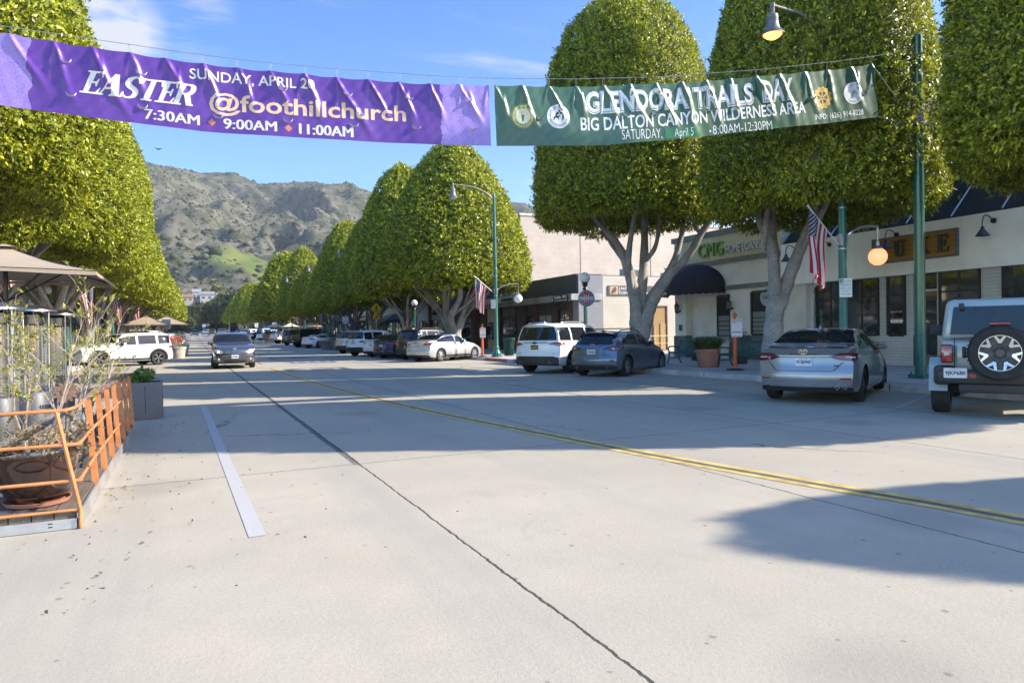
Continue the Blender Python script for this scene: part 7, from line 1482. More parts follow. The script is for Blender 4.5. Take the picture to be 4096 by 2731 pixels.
mb = MB(); R_(mb, -1.1, 1.1, 1.2, 5.5, 1.12, 2.4); obj('cargo', mb, mat('dim cargo', (.12, .09, .07), .9, var=.6, scale=2), t, smooth=False); mb = MB(); mb.rbox((0, 7, 1.7), (2.2, 1.9, 2.0), .15); obj('cab', mb, PAINT['white'], t)
for sx in (-1, 1):
    for yy in (1.4, 6.8): mb = MB(); mb.lathe([(.25, -.15), (.48, -.15), (.48, .15), (.25, .15)], 20, 0, mtx=T(sx*1.0, yy, .48) @ Matrix.Rotation(PI/2, 4, 'Y')); obj('wheel', mb, TYRE, t)
# jeep-like car at the right edge
J = thing('off_road_car', 'pale grey green boxy off-road car with a spare wheel on its tailgate', 'car', (0, 0, 0), 0, PG); JZ = 1.0
az = HEADING; L = 4.6; hw = .94; put(J, 11.37+math.cos(az)*.93+math.sin(az)*(L/2-.62), 7.39-math.sin(az)*.93+math.cos(az)*(L/2-.62), az); JP = PAINT['palegreen']; r0 = -L/2
mb = MB(); mb.rbox((r0+1.65, 0, .90), (3.1, 1.60, .66), .07, seg=3); mb.rbox((r0+3.6, 0, .93), (1.5, 1.36, .54), .08, seg=3); obj('body', mb, JP, J)
mb = MB(); mb.rbox((r0+1.32, 0, 1.53), (2.54, 1.58, .66), .09, seg=3, taper=(.95, .90)); obj('hard_top', mb, JP, J)
mb = MB(); mb.add([(r0+.028, -.66, 1.30), (r0+.028, .66, 1.30), (r0+.085, .61, 1.74), (r0+.085, -.61, 1.74)], [(0, 1, 2, 3)]); mb.add([(p[0]-.012, p[1], p[2]) for p in [(r0+.028, -.66, 1.30), (r0+.028, .66, 1.30), (r0+.085, .61, 1.74), (r0+.085, -.61, 1.74)]], [(0, 3, 2, 1)]); obj('rear_window', mb, CARGLASS, J, smooth=False)
for sg in (-1, 1):
    mb = MB(); yy = lambda z: sg*(.795-.085*(z-1.2)/.66+.008)
    for a, c in ((.25, 1.35), (1.45, 2.35)): mb.add([(r0+a, yy(1.30), 1.30), (r0+c, yy(1.30), 1.30), (r0+c-.06, yy(1.75), 1.75), (r0+a+.06, yy(1.75), 1.75)], [(0, 1, 2, 3) if sg < 0 else (0, 3, 2, 1)])
    obj('side_window', mb, CARGLASS, J, smooth=False)
    for xx in (.62, 3.65):
        mb = MB(); P_ = [(-.58, .40), (-.46, .82), (-.30, .93), (.30, .93), (.46, .82), (.58, .40), (.50, .40), (.40, .76), (.28, .86), (-.28, .86), (-.40, .76), (-.50, .40)]
        mb.prism(P_, .26, 0, T(r0+xx, sg*(.96 if sg > 0 else .70), 0) @ Matrix.Rotation(PI/2, 4, 'X')) if sg > 0 else mb.prism(P_, .26, 0, T(r0+xx, -.70, 0) @ Matrix.Rotation(PI/2, 4, 'X')); obj('fender_flare', mb, JP if xx > 1 else JP, J, smooth=False)
        mb = MB(); mb.rbox((r0+xx, sg*.66, .62), (.9, .3, .5), .05); obj('wheel_arch', mb, WELL, J)
        wheel(J, r0+xx, sg*.815, .415, .26, sg, 'five', RIMB)
    mb = MB(); mb.rbox((r0-.03, sg*.70, 1.0), (.10, .17, .30), .03); tl = obj('tail_lamp', mb, TAILD, J); mb = MB(); mb.rbox((r0-.078, sg*.70, 1.0), (.02, .135, .26), .01); mb.box((r0-.09, sg*.70, 1.0), (.012, .07, .055), 1); obj('lens', mb, [TAIL, HEADL], tl)
    mb = MB(); mb.rbox((r0+2.45, sg*1.0, 1.36), (.12, .22, .20), .03); mb.tube([(r0+2.45, sg*.8, 1.28), (r0+2.45, sg*.92, 1.32)], .03, 6); obj('wing_mirror', mb, PLASTIC, J)
    mb = MB(); mb.box((r0-.145, sg*.36, .66), (.015, .09, .06)); obj('reflector', mb, TAIL, J, smooth=False)
mb = MB(); mb.rbox((r0-.05, 0, .64), (.20, 1.66, .22), .04); mb.rbox((r0-.04, .0, .46), (.14, 1.1, .14), .03); mb.rbox((r0+.02, .74, .66), (.26, .28, .30), .05); mb.rbox((r0+.02, -.74, .66), (.26, .28, .30), .05); obj('rear_bumper', mb, PLASTIC, J)
mb = MB(); mb.box((r0-.004, .60, .95), (.004, .012, .58)); mb.box((r0-.004, 0, 1.24), (.004, 1.3, .012)); obj('tailgate_gap', mb, SEAM, J, smooth=False)
mb = MB(); mb.rbox((r0-.03, .47, 1.02), (.04, .055, .18), .015); obj('tailgate_handle', mb, PLASTIC, J)
SPc = (r0-.24, .01, 1.02); mb = MB(); A = T(*SPc) @ Matrix.Rotation(-PI/2, 4, 'Y'); mb.lathe([(.27, -.13), (.38, -.14), (.41, -.10), (.415, -.05), (.415, .05), (.41, .10), (.38, .14), (.27, .13)], 40, 0, mtx=A, closed=False)
for k in range(44): mb.box((0, 0, 0), (.03, .02, .10), 0, mtx=A @ Matrix.Rotation(2*PI*k/44, 4, 'Z') @ T(.414, 0, (.06 if k % 2 else -.06)))
sp = obj('spare_wheel', mb, TYRE, J); mb = MB(); mb.lathe([(.285, .06), (.275, .12), (.262, .12), (.255, .06)], 36, 0, mtx=A, closed=False); mb.lathe([(.001, .03), (.26, .03)], 30, 1, mtx=A, closed=False); mb.lathe([(.07, .03), (.06, .10), (.001, .10)], 16, 1, mtx=A, closed=False)
for k in range(7):
    R7 = A @ Matrix.Rotation(2*PI*k/7, 4, 'Z'); mb.add([(.06, -.03, .06), (.06, .03, .06), (.17, .028, .095), (.262, .085, .118), (.262, .045, .118), (.205, .0, .105), (.262, -.045, .118), (.262, -.085, .118), (.17, -.028, .095)], [(0, 1, 2, 8), (8, 2, 5), (2, 3, 4, 5), (5, 6, 7, 8)][::1], 1, R7); mb.add([(.15, -.022, .101), (.15, .022, .101), (.17, .03, .104), (.262, .085, .124), (.262, .05, .124), (.20, .0, .112), (.262, -.05, .124), (.262, -.085, .124), (.17, -.03, .104)], [(0, 1, 2, 8), (8, 2, 5), (2, 3, 4, 5), (5, 6, 7, 8)], 0, R7)
obj('rim', mb, [mat('bright machined alloy', (.62, .62, .63), .25, .6), mat('dark alloy', (.06, .06, .065), .4, .4)], sp); mb = MB(); mb.rbox((r0-.10, .01, 1.46), (.10, .26, .05), .015); obj('brake_lamp', mb, TAIL, J)
plate_obj(J, (r0-.152, .585, .70), '9JKP680', w=.31, h=.155); mb = MB(); mb.rbox((r0-.01, .50, 1.745), (.06, .07, .10), .01); obj('hinge', mb, PLASTIC, J)
# ================================================================== STREET BANNERS
BK = .162; BD = Vector((1, -BK, 0)).normalized(); BN = Vector((-BK, -1, 0)).normalized()      # banners hang in one upright plane across the street
def bplane(px, py):
    d = ray(px, py); t = (10.95+16.35*BK)/(d.y+BK*d.x); p = CAMP+d*t; return p.x/BD.x, p.z                    # (distance along, height)
def bpoint(s, z, off=0.0):
    x = s*BD.x; return Vector((x, 10.95+(16.35-x)*BK, z))+BN*off
def vinyl(name, col, uvfn=None):
    m, nt, b = nodes_of(name); t = _tex(nt, 'ShaderNodeTexNoise', 14, detail=5); c = mixrgb(nt, rampf(nt, t.outputs['Fac'], .3, .75), col, tuple(min(1, x*1.18) for x in col))
    if uvfn: c = uvfn(nt, c)
    nt.links.new(c, b.inputs['Base Color']); b.inputs['Roughness'].default_value = .36; b.inputs['Specular IOR Level'].default_value = .55
    tr = nt.nodes.new('ShaderNodeBsdfTranslucent'); nt.links.new(c, tr.inputs['Color']); mx = nt.nodes.new('ShaderNodeMixShader'); mx.inputs[0].default_value = .12
    nt.links.new(b.outputs[0], mx.inputs[1]); nt.links.new(tr.outputs[0], mx.inputs[2]); nt.links.new(mx.outputs[0], nt.nodes['Material Output'].inputs['Surface']); return m
def purple_sides(nt, c):
    uv = nt.nodes.new('ShaderNodeUVMap'); sp = nt.nodes.new('ShaderNodeSeparateXYZ'); nt.links.new(uv.outputs[0], sp.inputs[0]); w = _tex(nt, 'ShaderNodeTexNoise', 2.2, detail=3); g_ = _tex(nt, 'ShaderNodeTexNoise', 55, detail=3, rough=.8)
    u = mth(nt, 'ADD', sp.outputs[0], mth(nt, 'MULTIPLY', mth(nt, 'SUBTRACT', w.outputs['Fac'], .5), .035))
    k = mth(nt, 'MAXIMUM', mth(nt, 'LESS_THAN', u, PUR_A), mth(nt, 'GREATER_THAN', u, PUR_B))
    return mixrgb(nt, mth(nt, 'MULTIPLY', k, rampf(nt, g_.outputs['Fac'], .35, .62, .45, 1.0)), c, (.36, .25, .62))
class Banner:
    def __init__(s, top, bot, hooks, seed, slant):
        s.t = sorted(bplane(*p) for p in top); s.b = sorted(bplane(*p) for p in bot); s.hooks = [bplane(*p)[0] for p in hooks]; s.s0, s.s1 = s.t[0][0], s.t[-1][0]; s.q0, s.q1 = s.b[0][0], s.b[-1][0]
        r = random.Random(seed); s.folds = []
        for h in s.hooks:
            s.folds.append((h, 0, slant*r.uniform(.55, 1.05), r.uniform(.7, 1.15), r.uniform(.026, .042), r.uniform(.038, .06), r.random()))
            if r.random() < .8: s.folds.append((h, 0, -slant*r.uniform(.1, .5), r.uniform(.3, .6), r.uniform(.012, .022), r.uniform(.03, .045), r.random()))
            if r.random() < .7: s.folds.append((h+r.uniform(.05, .2), .1, slant*r.uniform(.1, .4), r.uniform(.3, .8), r.uniform(.010, .02), r.uniform(.035, .06), r.random()))
        s.seed = seed
    def flat(s, a, b_):
        st = s.s0+(s.s1-s.s0)*a; sb = s.q0+(s.q1-s.q0)*a; zt = np.interp(st, [p[0] for p in s.t], [p[1] for p in s.t]); zb = np.interp(sb, [p[0] for p in s.b], [p[1] for p in s.b])
        return st+(sb-st)*b_, zt+(zb-zt)*b_
    def disp(s, a, b_):
        x, z = s.flat(a, b_); v = b_*1.12; d = .018*math.sin(x*1.9+s.seed)+.012*math.sin(x*4.3+v*2)
        for h, v0, sl, ln, am, w, ph in s.folds:
            u = v-v0
            if u < -.02 or u > ln*1.12: continue
            cx = h+sl*u+.03*math.sin(u*5+ph*6); ww = w*(.5+u*1.1); q = (x-cx)/ww
            if abs(q) < 4: d += am*math.exp(-q*q*.7)*min(1, u*8+.25)*max(0, 1-(u/(ln*1.12))**2)*1.5
        return d+.004*math.sin(x*23+v*9)*math.sin(v*17)
    def sag(s, a):
        x = s.s0+(s.s1-s.s0)*a; hs = sorted(s.hooks)
        for i in range(len(hs)-1):
            if hs[i] <= x <= hs[i+1]: q = (x-hs[i])/(hs[i+1]-hs[i]); return .022*math.sin(PI*q)
        return 0
    def pt(s, a, b_, off=0.0):
        x, z = s.flat(a, b_); return bpoint(x, z-s.sag(a)*(1-b_)**2, s.disp(a, b_)+off)
    def inv(s, px, py):
        x, z = bplane(px, py); a = .5
        for _ in range(4):
            zt = s.flat(a, 0)[1]; zb = s.flat(a, 1)[1]; b_ = (zt-z)/(zt-zb); x0 = s.s0+(s.q0-s.s0)*b_; x1 = s.s1+(s.q1-s.s1)*b_; a = (x-x0)/(x1-x0)
        return a, b_
    def cloth(s, nu, nv, m_, name):
        vs = [tuple(s.pt(i/(nu-1), j/(nv-1))) for i in range(nu) for j in range(nv)]; fs = [(i*nv+j, i*nv+j+1, (i+1)*nv+j+1, (i+1)*nv+j) for i in range(nu-1) for j in range(nv-1)]
        me = bpy.data.meshes.new(name); me.from_pydata(vs, [], fs); l = me.uv_layers.new(name='UVMap'); uv = [(i/(nu-1), j/(nv-1)) for i in range(nu) for j in range(nv)]
        for lp in me.loops: l.data[lp.index].uv = uv[lp.vertex_index]
        me.polygons.foreach_set('use_smooth', [True]*len(fs)); me.materials.append(m_); return me
    def lay(s, mb, v, f, p0, p1, hpx, mi=0, off=.004, shear=0.0):
        """lay flat faces (unit box) on the cloth with their baseline from pixel p0 to p1"""
        a0, b0 = s.inv(*p0); a1, b1 = s.inv(*p1); hb = hpx/abs(s_pix(s, p0)); v2, f2 = cut_grid(v, f, .05/max(1e-3, (a1-a0)*(s.s1-s.s0)), .10)
        A = a1-a0; mb.add([tuple(s.pt(a0+A*p[0]+shear*p[1]*A, b0+(b1-b0)*p[0]-hb*p[1], off)) for p in v2], f2, mi)
def s_pix(bn, p):
    """height of the banner in picture units at p, to size its lettering"""
    a, _ = bn.inv(*p); x, zt = bn.flat(a, 0); _, zb = bn.flat(a, 1); P = bpoint(x, zt); dep = (P-CAMP).dot(_f); return (zt-zb)*FPX/dep
def unit(v):
    v = v.copy(); lo = v.min(0); hi = v.max(0); v[:, 0] = (v[:, 0]-lo[0])/(hi[0]-lo[0]); return v
def btext(bn, mb, txt, p0, p1, hpx, mi=0, off=.004, bold=0.0, shear=0.0, capn=.69):
    if 'M' in txt and bold > 0:                    # heavy strokes from three close overprints
        dx = bold*hpx*.9
        for k in (-1, 0, 1): btext(bn, mb, txt, (p0[0]+dx*k, p0[1]), (p1[0]+dx*k, p1[1]), hpx, mi, off+.0008*(k+1), 0, shear, capn)
        return
    v, f = text2d(txt, 1.0, bold=bold); v = unit(v); v[:, 1] /= capn; bn.lay(mb, v, f, p0, p1, hpx, mi, off, shear)
def bdisc(bn, mb, c, r_, mi, off, n=32, hole=0.0, gear=0):
    a0, b0 = bn.inv(*c); H = s_pix(bn, c); La = (bn.s1-bn.s0); dep = (bpoint(*bn.flat(a0, b0))-CAMP).dot(_f); rm = r_*dep/FPX; Hm = bn.flat(a0, 0)[1]-bn.flat(a0, 1)[1]
    def P(q, ang): return tuple(bn.pt(a0+q*rm*math.cos(ang)/La, b0-q*rm*math.sin(ang)/Hm, off))
    vs, fs = [], []
    rings = [hole]+[hole+(1-hole)*k/4 for k in range(1, 5)]
    for q in rings:
        for k in range(n): vs.append(P(q*(1.0 if not gear or q < 1 or k % 4 < 2 else 1.13) if q else 0.0001, 2*PI*k/n))
    for i in range(4): fs += [(i*n+k, i*n+(k+1) % n, (i+1)*n+(k+1) % n, (i+1)*n+k) for k in range(n)]
    mb.add(vs, [q[::-1] for q in fs], mi); return lambda x, y, o=off: tuple(bn.pt(a0+x*rm/La, b0-y*rm/Hm, o))
def bring(P, mb, txt, r_, size, mi, off, a0, da, flip=False):
    for i, ch in enumerate(txt):
        if ch == ' ': continue
        a = a0+(i-(len(txt)-1)/2)*da*(1 if flip else -1); v, f = text2d(ch, size); th = a-PI/2 if not flip else a+PI/2; cs, sn = math.cos(th), math.sin(th); yy = r_ if not flip else -r_-size*.7
        mb.add([P(p[0]*cs-(p[1]+yy)*sn, p[0]*sn+(p[1]+yy)*cs, off) for p in v], f, mi)
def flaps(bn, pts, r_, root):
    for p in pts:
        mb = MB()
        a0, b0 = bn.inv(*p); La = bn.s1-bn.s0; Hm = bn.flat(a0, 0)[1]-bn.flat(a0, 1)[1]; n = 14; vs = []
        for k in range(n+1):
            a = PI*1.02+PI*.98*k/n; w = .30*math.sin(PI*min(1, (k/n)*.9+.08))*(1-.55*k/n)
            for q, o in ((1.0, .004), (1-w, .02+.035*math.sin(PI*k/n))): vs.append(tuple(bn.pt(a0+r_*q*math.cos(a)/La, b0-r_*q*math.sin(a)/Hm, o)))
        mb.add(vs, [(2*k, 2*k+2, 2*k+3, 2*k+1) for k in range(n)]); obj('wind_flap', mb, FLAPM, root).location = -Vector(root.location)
def hook_part(par, bn, px, top=True):
    x = bplane(*px)[0]; a = (x-bn.s0)/(bn.s1-bn.s0); P = bn.pt(min(1, max(0, a)), .012); z = wire_z(x); mb = MB(); c = (P.z+z)/2; h = (z-P.z)/2+.012
    mb.tube([tuple(bpoint(x+.016*math.sin(t_), c+h*math.cos(t_), .0)) for t_ in np.linspace(0, 2*PI, 13)], .0032, 5); mb.sphere(tuple(P+BN*.004), .009, 6); obj('hook', mb, IRON, par).location = -Vector(par.location)
WIRE = sorted(bplane(*p) for p in [(-420, 38), (-150, 80), (70, 113), (422, 165), (810, 220), (1024, 247), (1348, 276), (1721, 303), (1950, 313), (2303, 317), (2623, 309), (3024, 281), (3307, 251), (3484, 228), (3669, 194)])
def wire_z(x): return float(np.interp(x, [p[0] for p in WIRE], [p[1] for p in WIRE]))
PT = [(-220, 92), (0, 128), (360, 188), (810, 253), (1024, 278), (1348, 309), (1721, 335), (1955, 342)]; PBt = [(-220, 388), (0, 420), (350, 470), (810, 525), (1024, 541), (1348, 560), (1721, 578), (1963, 585)]
PH = [(x, 0) for x in (-112, 44, 207, 368, 517, 663, 810, 949, 1083, 1219, 1348, 1473, 1598, 1721, 1838, 1950)]
GT = [(1975, 342), (2303, 345), (2700, 330), (3024, 305), (3307, 280), (3490, 255)]; GBt = [(1985, 586), (2430, 580), (2720, 556), (3024, 522), (3280, 496), (3515, 468)]
GH = [(x, 0) for x in (1976, 2083, 2195, 2304, 2414, 2518, 2624, 2724, 2823, 2921, 3024, 3119, 3215, 3308, 3402, 3486)]
def hpx(L_, T_): return [(x, float(np.interp(x, [p[0] for p in T_], [p[1] for p in T_]))) for x, _ in L_]
PH, GH = hpx(PH, PT), hpx(GH, GT)
pb = Banner(PT, PBt, PH, 4, .62); gb = Banner(GT, GBt, GH, 9, .55)
PUR_A, PUR_B = pb.inv(118, 290)[0], pb.inv(1765, 450)[0]
INKW = vinyl('cream banner print', (.72, .66, .56)); INKO = vinyl('peach banner print', (.76, .50, .30)); INKR = vinyl('coral banner print', (.58, .17, .11)); FLAPM = mat('backlit flap vinyl', (.62, .60, .66), .5); WPRINT = vinyl('white banner print', (.74, .74, .73)); OUTL = vinyl('dark outline print', (.10, .075, .09))  # flap vinyl painted pale to imitate light coming through the slits
t = thing('street_banner', 'purple street banner with cream EASTER lettering hung over the road', 'banner', bpoint(pb.s0, 5.0)); off0 = Vector(t.location)
def bobj(name, me_or_mb, m_, root): o = obj(name, me_or_mb, m_, root); o.location = -Vector(root.location); return o
bobj('cloth', pb.cloth(430, 44, vinyl('purple vinyl', (.10, .032, .25), purple_sides), 'cloth'), None, t)
mb = MB(); x0 = 0; wl = {'E': .80, 'A': 1.0, 'S': .82, 'T': .96, 'R': 1.0}; tot = sum(wl[c]-.10 for c in 'EASTER')+.1; cur = 0
for ch in 'EASTER':
    v, f, _ = serif_faces(ch); v = v.copy(); v[:, 0] = (v[:, 0]+cur)/tot; cur += wl[ch]-.10; k = x0*.00025
    c0 = v[:, :2].mean(0); vo = v.copy(); vo[:, 0] = c0[0]+(v[:, 0]-c0[0])*1.10; vo[:, 1] = c0[1]+(v[:, 1]-c0[1])*1.05
    pb.lay(mb, v, f, (318, 371), (770, 426), 93, 0, .006+k, .085); x0 += 1
btext(pb, mb, 'SUNDAY, APRIL 20', (758, 311), (1259, 359), 41, 0, bold=.014); btext(pb, mb, '7:30AM', (579, 475), (797, 501), 40, 0, bold=.06); btext(pb, mb, '9:00AM', (895, 513), (1107, 527), 40, 0, bold=.06); btext(pb, mb, '11:00AM', (1198, 536), (1412, 550), 41, 0, bold=.06)
btext(pb, mb, '@foothillchurch', (836, 436), (1625, 484), 66, 1, bold=.02)
for c in ((847, 488), (1154, 514)): bdisc(pb, mb, c, 15, 2, .005, 4)
bobj('lettering', mb, [INKW, INKO, INKR], t)
mb = MB(); z = lambda L_, ox, oy=0: [(ox+a/2.296, oy+b_/2.296) for a, b_ in L_]
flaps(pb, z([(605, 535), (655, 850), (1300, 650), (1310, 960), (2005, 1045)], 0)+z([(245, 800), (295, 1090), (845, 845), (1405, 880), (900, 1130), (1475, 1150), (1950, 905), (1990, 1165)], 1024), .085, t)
for h in PH: hook_part(t, pb, h)
t = thing('street_banner', 'green street banner with white trail day lettering and round seals beside the purple one', 'banner', bpoint(gb.s0, 5.0)); 
bobj('cloth', gb.cloth(400, 44, vinyl('dark green vinyl', (.040, .105, .062)), 'cloth'), None, t)
GRN = vinyl('green outline print', (.03, .10, .055)); mb = MB()
for txt, p0, p1 in (('GLENDORA', (2345, 450), (2752, 430)), ('TRAILS', (2775, 434), (3016, 413)), ('DAY', (3049, 408), (3176, 394))):
    btext(gb, mb, txt, p0, p1, 84, 0, .004, bold=.045, capn=.72); btext(gb, mb, txt, (p0[0]+3, p0[1]-3), (p1[0]-3, p1[1]-3), 78, 1, .0065, bold=.028, capn=.71); btext(gb, mb, txt, (p0[0]+5, p0[1]-4), (p1[0]-5, p1[1]-4), 76, 0, .009, bold=.016, capn=.70)
btext(gb, mb, 'BIG DALTON CANYON WILDERNESS AREA', (2325, 521), (3222, 452), 50, 0, bold=.016); btext(gb, mb, 'SATURDAY,', (2488, 560), (2649, 553), 40, 0, bold=-.006); btext(gb, mb, '8:00AM-12:30PM', (2856, 537), (3089, 518), 36, 0, bold=-.006); bdisc(gb, mb, (2843, 524), 4, 0, .004, 10)
gb.lay(mb, np.array([(0, 0, 0), (1, 0, 0), (1, 1, 0), (0, 1, 0.)]), [(0, 1, 2, 3)], (2660, 556), (2810, 548), 45, 2, .004); btext(gb, mb, 'April 5', (2697, 548), (2773, 543), 33, 0, .008, bold=-.006); btext(gb, mb, 'INFO: (626) 914-8228', (3261, 480), (3455, 458), 21, 0, bold=.012)
P = bdisc(gb, mb, (2090, 466), 48, 3, .004); bdisc(gb, mb, (2090, 466), 47, 1, .006, hole=.93); bdisc(gb, mb, (2090, 466), 33, 1, .006, hole=.93); bdisc(gb, mb, (2090, 466), 31, 4, .007); bring(P, mb, 'CITY OF GLENDORA', .70, .24, 1, .009, PI/2, .20); bring(P, mb, 'INCORPORATED', .70, .24, 1, .009, -PI/2, .20, True)
mb.add([P(x, y, .010) for x, y in ((-.07, -.42), (.07, -.42), (.14, .1), (-.14, .1))], [(0, 1, 2, 3)], 2); mb.add([P(x, y, .011) for x, y in ((-.2, .12), (.2, .12), (.22, .26), (.1, .5), (0, .34), (-.1, .5), (-.22, .26))], [(0, 1, 2, 4), (2, 3, 4), (0, 4, 6), (4, 5, 6)], 5)
P = bdisc(gb, mb, (2234, 466), 48, 0, .004); bdisc(gb, mb, (2234, 466), 34, 6, .006, hole=.96); bring(P, mb, 'CITY OF GLENDORA', .72, .25, 6, .007, PI/2, .19); bring(P, mb, 'TRAILS COUNCIL', .72, .25, 6, .007, -PI/2, .19, True)
def shp(pts): mb.add([P(x, y, .008) for x, y in pts], [tuple(range(len(pts)))], 6)
shp([(-.42, -.30), (-.36, -.30), (-.33, -.12), (-.05, -.12), (-.03, -.32), (.02, -.32), (.03, -.05), (.14, .02), (.10, .10), (-.02, .05), (-.32, .03), (-.42, -.05)]); shp([(-.24, .05), (-.12, .05), (-.12, .22), (-.2, .28), (-.26, .2)]); shp([(.28, -.3), (.33, -.3), (.36, -.1), (.42, -.3), (.47, -.3), (.42, .12), (.36, .22), (.30, .1)]); shp([(-.02, .52), (.06, .62), (.16, .44), (.10, .34), (.02, .40)])
for cx in (-.06, .2): Pc = [(cx+.11*math.cos(a), .28+.11*math.sin(a)) for a in np.linspace(0, 2*PI, 14, endpoint=False)]; shp(Pc)
P = bdisc(gb, mb, (3291, 390), 40, 7, .004, 48, hole=.72, gear=1); bdisc(gb, mb, (3291, 390), 29, 7, .0045, hole=.86); bdisc(gb, mb, (3291, 390), 9, 7, .0055, hole=.4)
for k in range(6): a = k*PI/3+.5; cs, sn = math.cos(a), math.sin(a); mb.add([P(q*cs-w_*sn, q*sn+w_*cs, .005) for q, w_ in ((.2, -.06), (.68, -.09), (.68, .09), (.2, .06))], [(0, 1, 2, 3)], 7)
bring(P, mb, 'ROTARY', .78, .18, 1, .008, PI/2, .18); bring(P, mb, 'INTERNATIONAL', .78, .16, 1, .008, -PI/2, .17, True)
P = bdisc(gb, mb, (3413, 373), 43, 0, .004); bring(P, mb, 'ETI', .66, .26, 6, .007, PI/2, .2); bring(P, mb, 'CORRAL 35', .70, .22, 6, .007, -PI/2, .2, True)
def shp2(pts): mb.add([P(x, y, .008) for x, y in pts], [tuple(range(len(pts)))], 8)
shp2([(-.26, -.40), (-.08, -.46), (.02, -.2), (.12, -.06), (.30, -.14), (.34, -.02), (.16, .22), (.08, .34), (.04, .26), (-.10, .16), (-.24, -.1)])
bobj('lettering', mb, [WPRINT, GRN, vinyl('bright green patch', (.02, .15, .065)), vinyl('seal yellow print', (.62, .55, .16)), vinyl('seal cream print', (.68, .64, .45)), INKO, vinyl('black banner print', (.02, .02, .022)), vinyl('gear gold print', (.62, .38, .08)), vinyl('grey banner print', (.40, .40, .41))], t)
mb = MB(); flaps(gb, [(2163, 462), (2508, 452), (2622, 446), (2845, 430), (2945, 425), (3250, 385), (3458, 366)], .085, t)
for h in GH: hook_part(t, gb, h)
mb = MB(); mb.tube([tuple(bpoint(x, z_)) for x, z_ in WIRE]+[(16.28, 10.95, 8.30)], .006, 5); mb.sphere((16.18, 10.97, 8.27), .03, 8); tag(obj('suspension_cable', mb, STEEL), 'thin steel cable above the street that both banners hang from', 'cable')
mb = MB(); tp, bt = bpoint(*bplane(3491, 262)), bpoint(*bplane(3516, 468)); q = Vector((16.26, 10.93, 6.42)); mb.tube([tuple(tp), tuple(tp.lerp(q, .5)+Vector((0, 0, -.03))), tuple(q)], .009, 6); mb.tube([tuple(bt), tuple(bt.lerp(q, .5)+Vector((0, 0, -.05))), tuple(q)], .009, 6); mb.sphere(tuple(tp.lerp(q, .14)), .03, 6)
tag(obj('tie_rope', mb, mat('weathered rope', (.42, .38, .33), .9)), 'two pale ropes tying the green banner corners back to the green pole', 'rope')
t = thing('banner_pole', 'green pole under the left tree that holds the other banner end', 'pole', (-6.9, 14.72, .15)); mb = MB(); mb.lathe([(.13, 0), (.105, 8.1), (.06, 8.2), (.001, 8.21)], 16); obj('pole', mb, GREEN, t)

# ================================================================== PARKLET ON THE LEFT
DECKW = wood_mat('weathered deck boards', (.15, .115, .085), (.075, .058, .045), (9, .5, 9), .8); ORNG = mat('orange powder coat', (.45, .175, .062), .5, var=.16, scale=9); REDM = mat('red painted steel', (.33, .02, .035), .45)
XD, Y0d, Y1d, XDL = -.80, 6.2, 12.25, -4.85
t = thing('parklet_platform', 'timber parklet deck with orange railings and a steel edge', 'deck', (XD, Y0d, 0)); base_ = Vector(t.location)
def dobj(name, mb, m_, par=None, **k): o = obj(name, mb, m_, par or t, **k); o.location = -base_ if par is None else (0, 0, 0); return o
mb = MB(); n = 28
for k in range(n): x0 = XDL+(XD-XDL-.02)*k/n; R_(mb, x0+.004, x0+(XD-XDL-.02)/n-.004, Y0d+.012, Y1d, .085, .142)
dobj('deck_boards', mb, DECKW, smooth=False)
mb = MB(); R_(mb, XDL, XD, Y0d-.012, Y0d+.01, 0.005, .083); R_(mb, XD-.012, XD+.006, Y0d-.012, Y1d, .005, .125); R_(mb, XDL, XD, Y1d, Y1d+.02, .005, .14)
for x, z_ in ((-1.0, .03), (-1.0, .055), (-1.45, .04)): R_(mb, x, x+.03, Y0d-.0135, Y0d-.0121, z_, z_+.008, 1)
dobj('edge_channel', mb, [STEEL, WELL], smooth=False)
for y in (7.39, 8.15, 8.93, 9.72, 10.42, 11.2, 12.02):
    mb = MB(); mb.add([(XD+.008, y-.008, .02), (XD+.008, y+.008, .02), (XD+.012, y-.008, .14), (XD+.012, y+.008, .14), (XD-.045, y-.008, .17), (XD-.045, y+.008, .17), (XD-.035, y-.008, .895), (XD-.035, y+.008, .895), (XD-.085, y-.008, .895), (XD-.085, y+.008, .895), (XD-.05, y-.008, .02), (XD-.05, y+.008, .02)],
        [(2, 3, 7, 6), (4, 2, 6, 8), (3, 5, 9, 7), (5, 4, 8, 9), (6, 7, 9, 8), (0, 1, 3, 2), (10, 0, 2, 4), (1, 11, 5, 3), (11, 10, 4, 5), (0, 10, 11, 1)]); dobj('railing_post', mb, ORNG, smooth=False)
for z_ in (.37, .65):
    mb = MB(); mb.tube(cr([(XDL, Y0d, z_), (-2, Y0d, z_), (-.88, Y0d, z_), (-.80, Y0d+.06, z_), (-.80, 6.6, z_), (-.815, 7.4, z_), (-.83, 10, z_), (-.83, 12.2, z_)], 5), .0135, 8); dobj('rail', mb, ORNG)
mb = MB(); mb.tube(cr([(XDL, Y0d, .91), (-2, Y0d, .91), (-.98, Y0d, .915), (-.88, Y0d+.04, .915), (-.84, 6.5, .915), (-.86, 7.4, .91), (-.87, 10, .91), (-.87, 12.22, .91)], 5), .0135, 8); mb.tube([(-.87, 12.22, .91), (-2.5, 12.3, .91), (XDL, 12.3, .91)], .0135, 8); mb.tube([(-.83, 12.22, .6), (XDL, 12.3, .6)], .0135, 8); mb.tube([(XDL, Y0d-.01, .147), (XD-.01, Y0d-.01, .147)], .012, 6); dobj('rail', mb, ORNG)
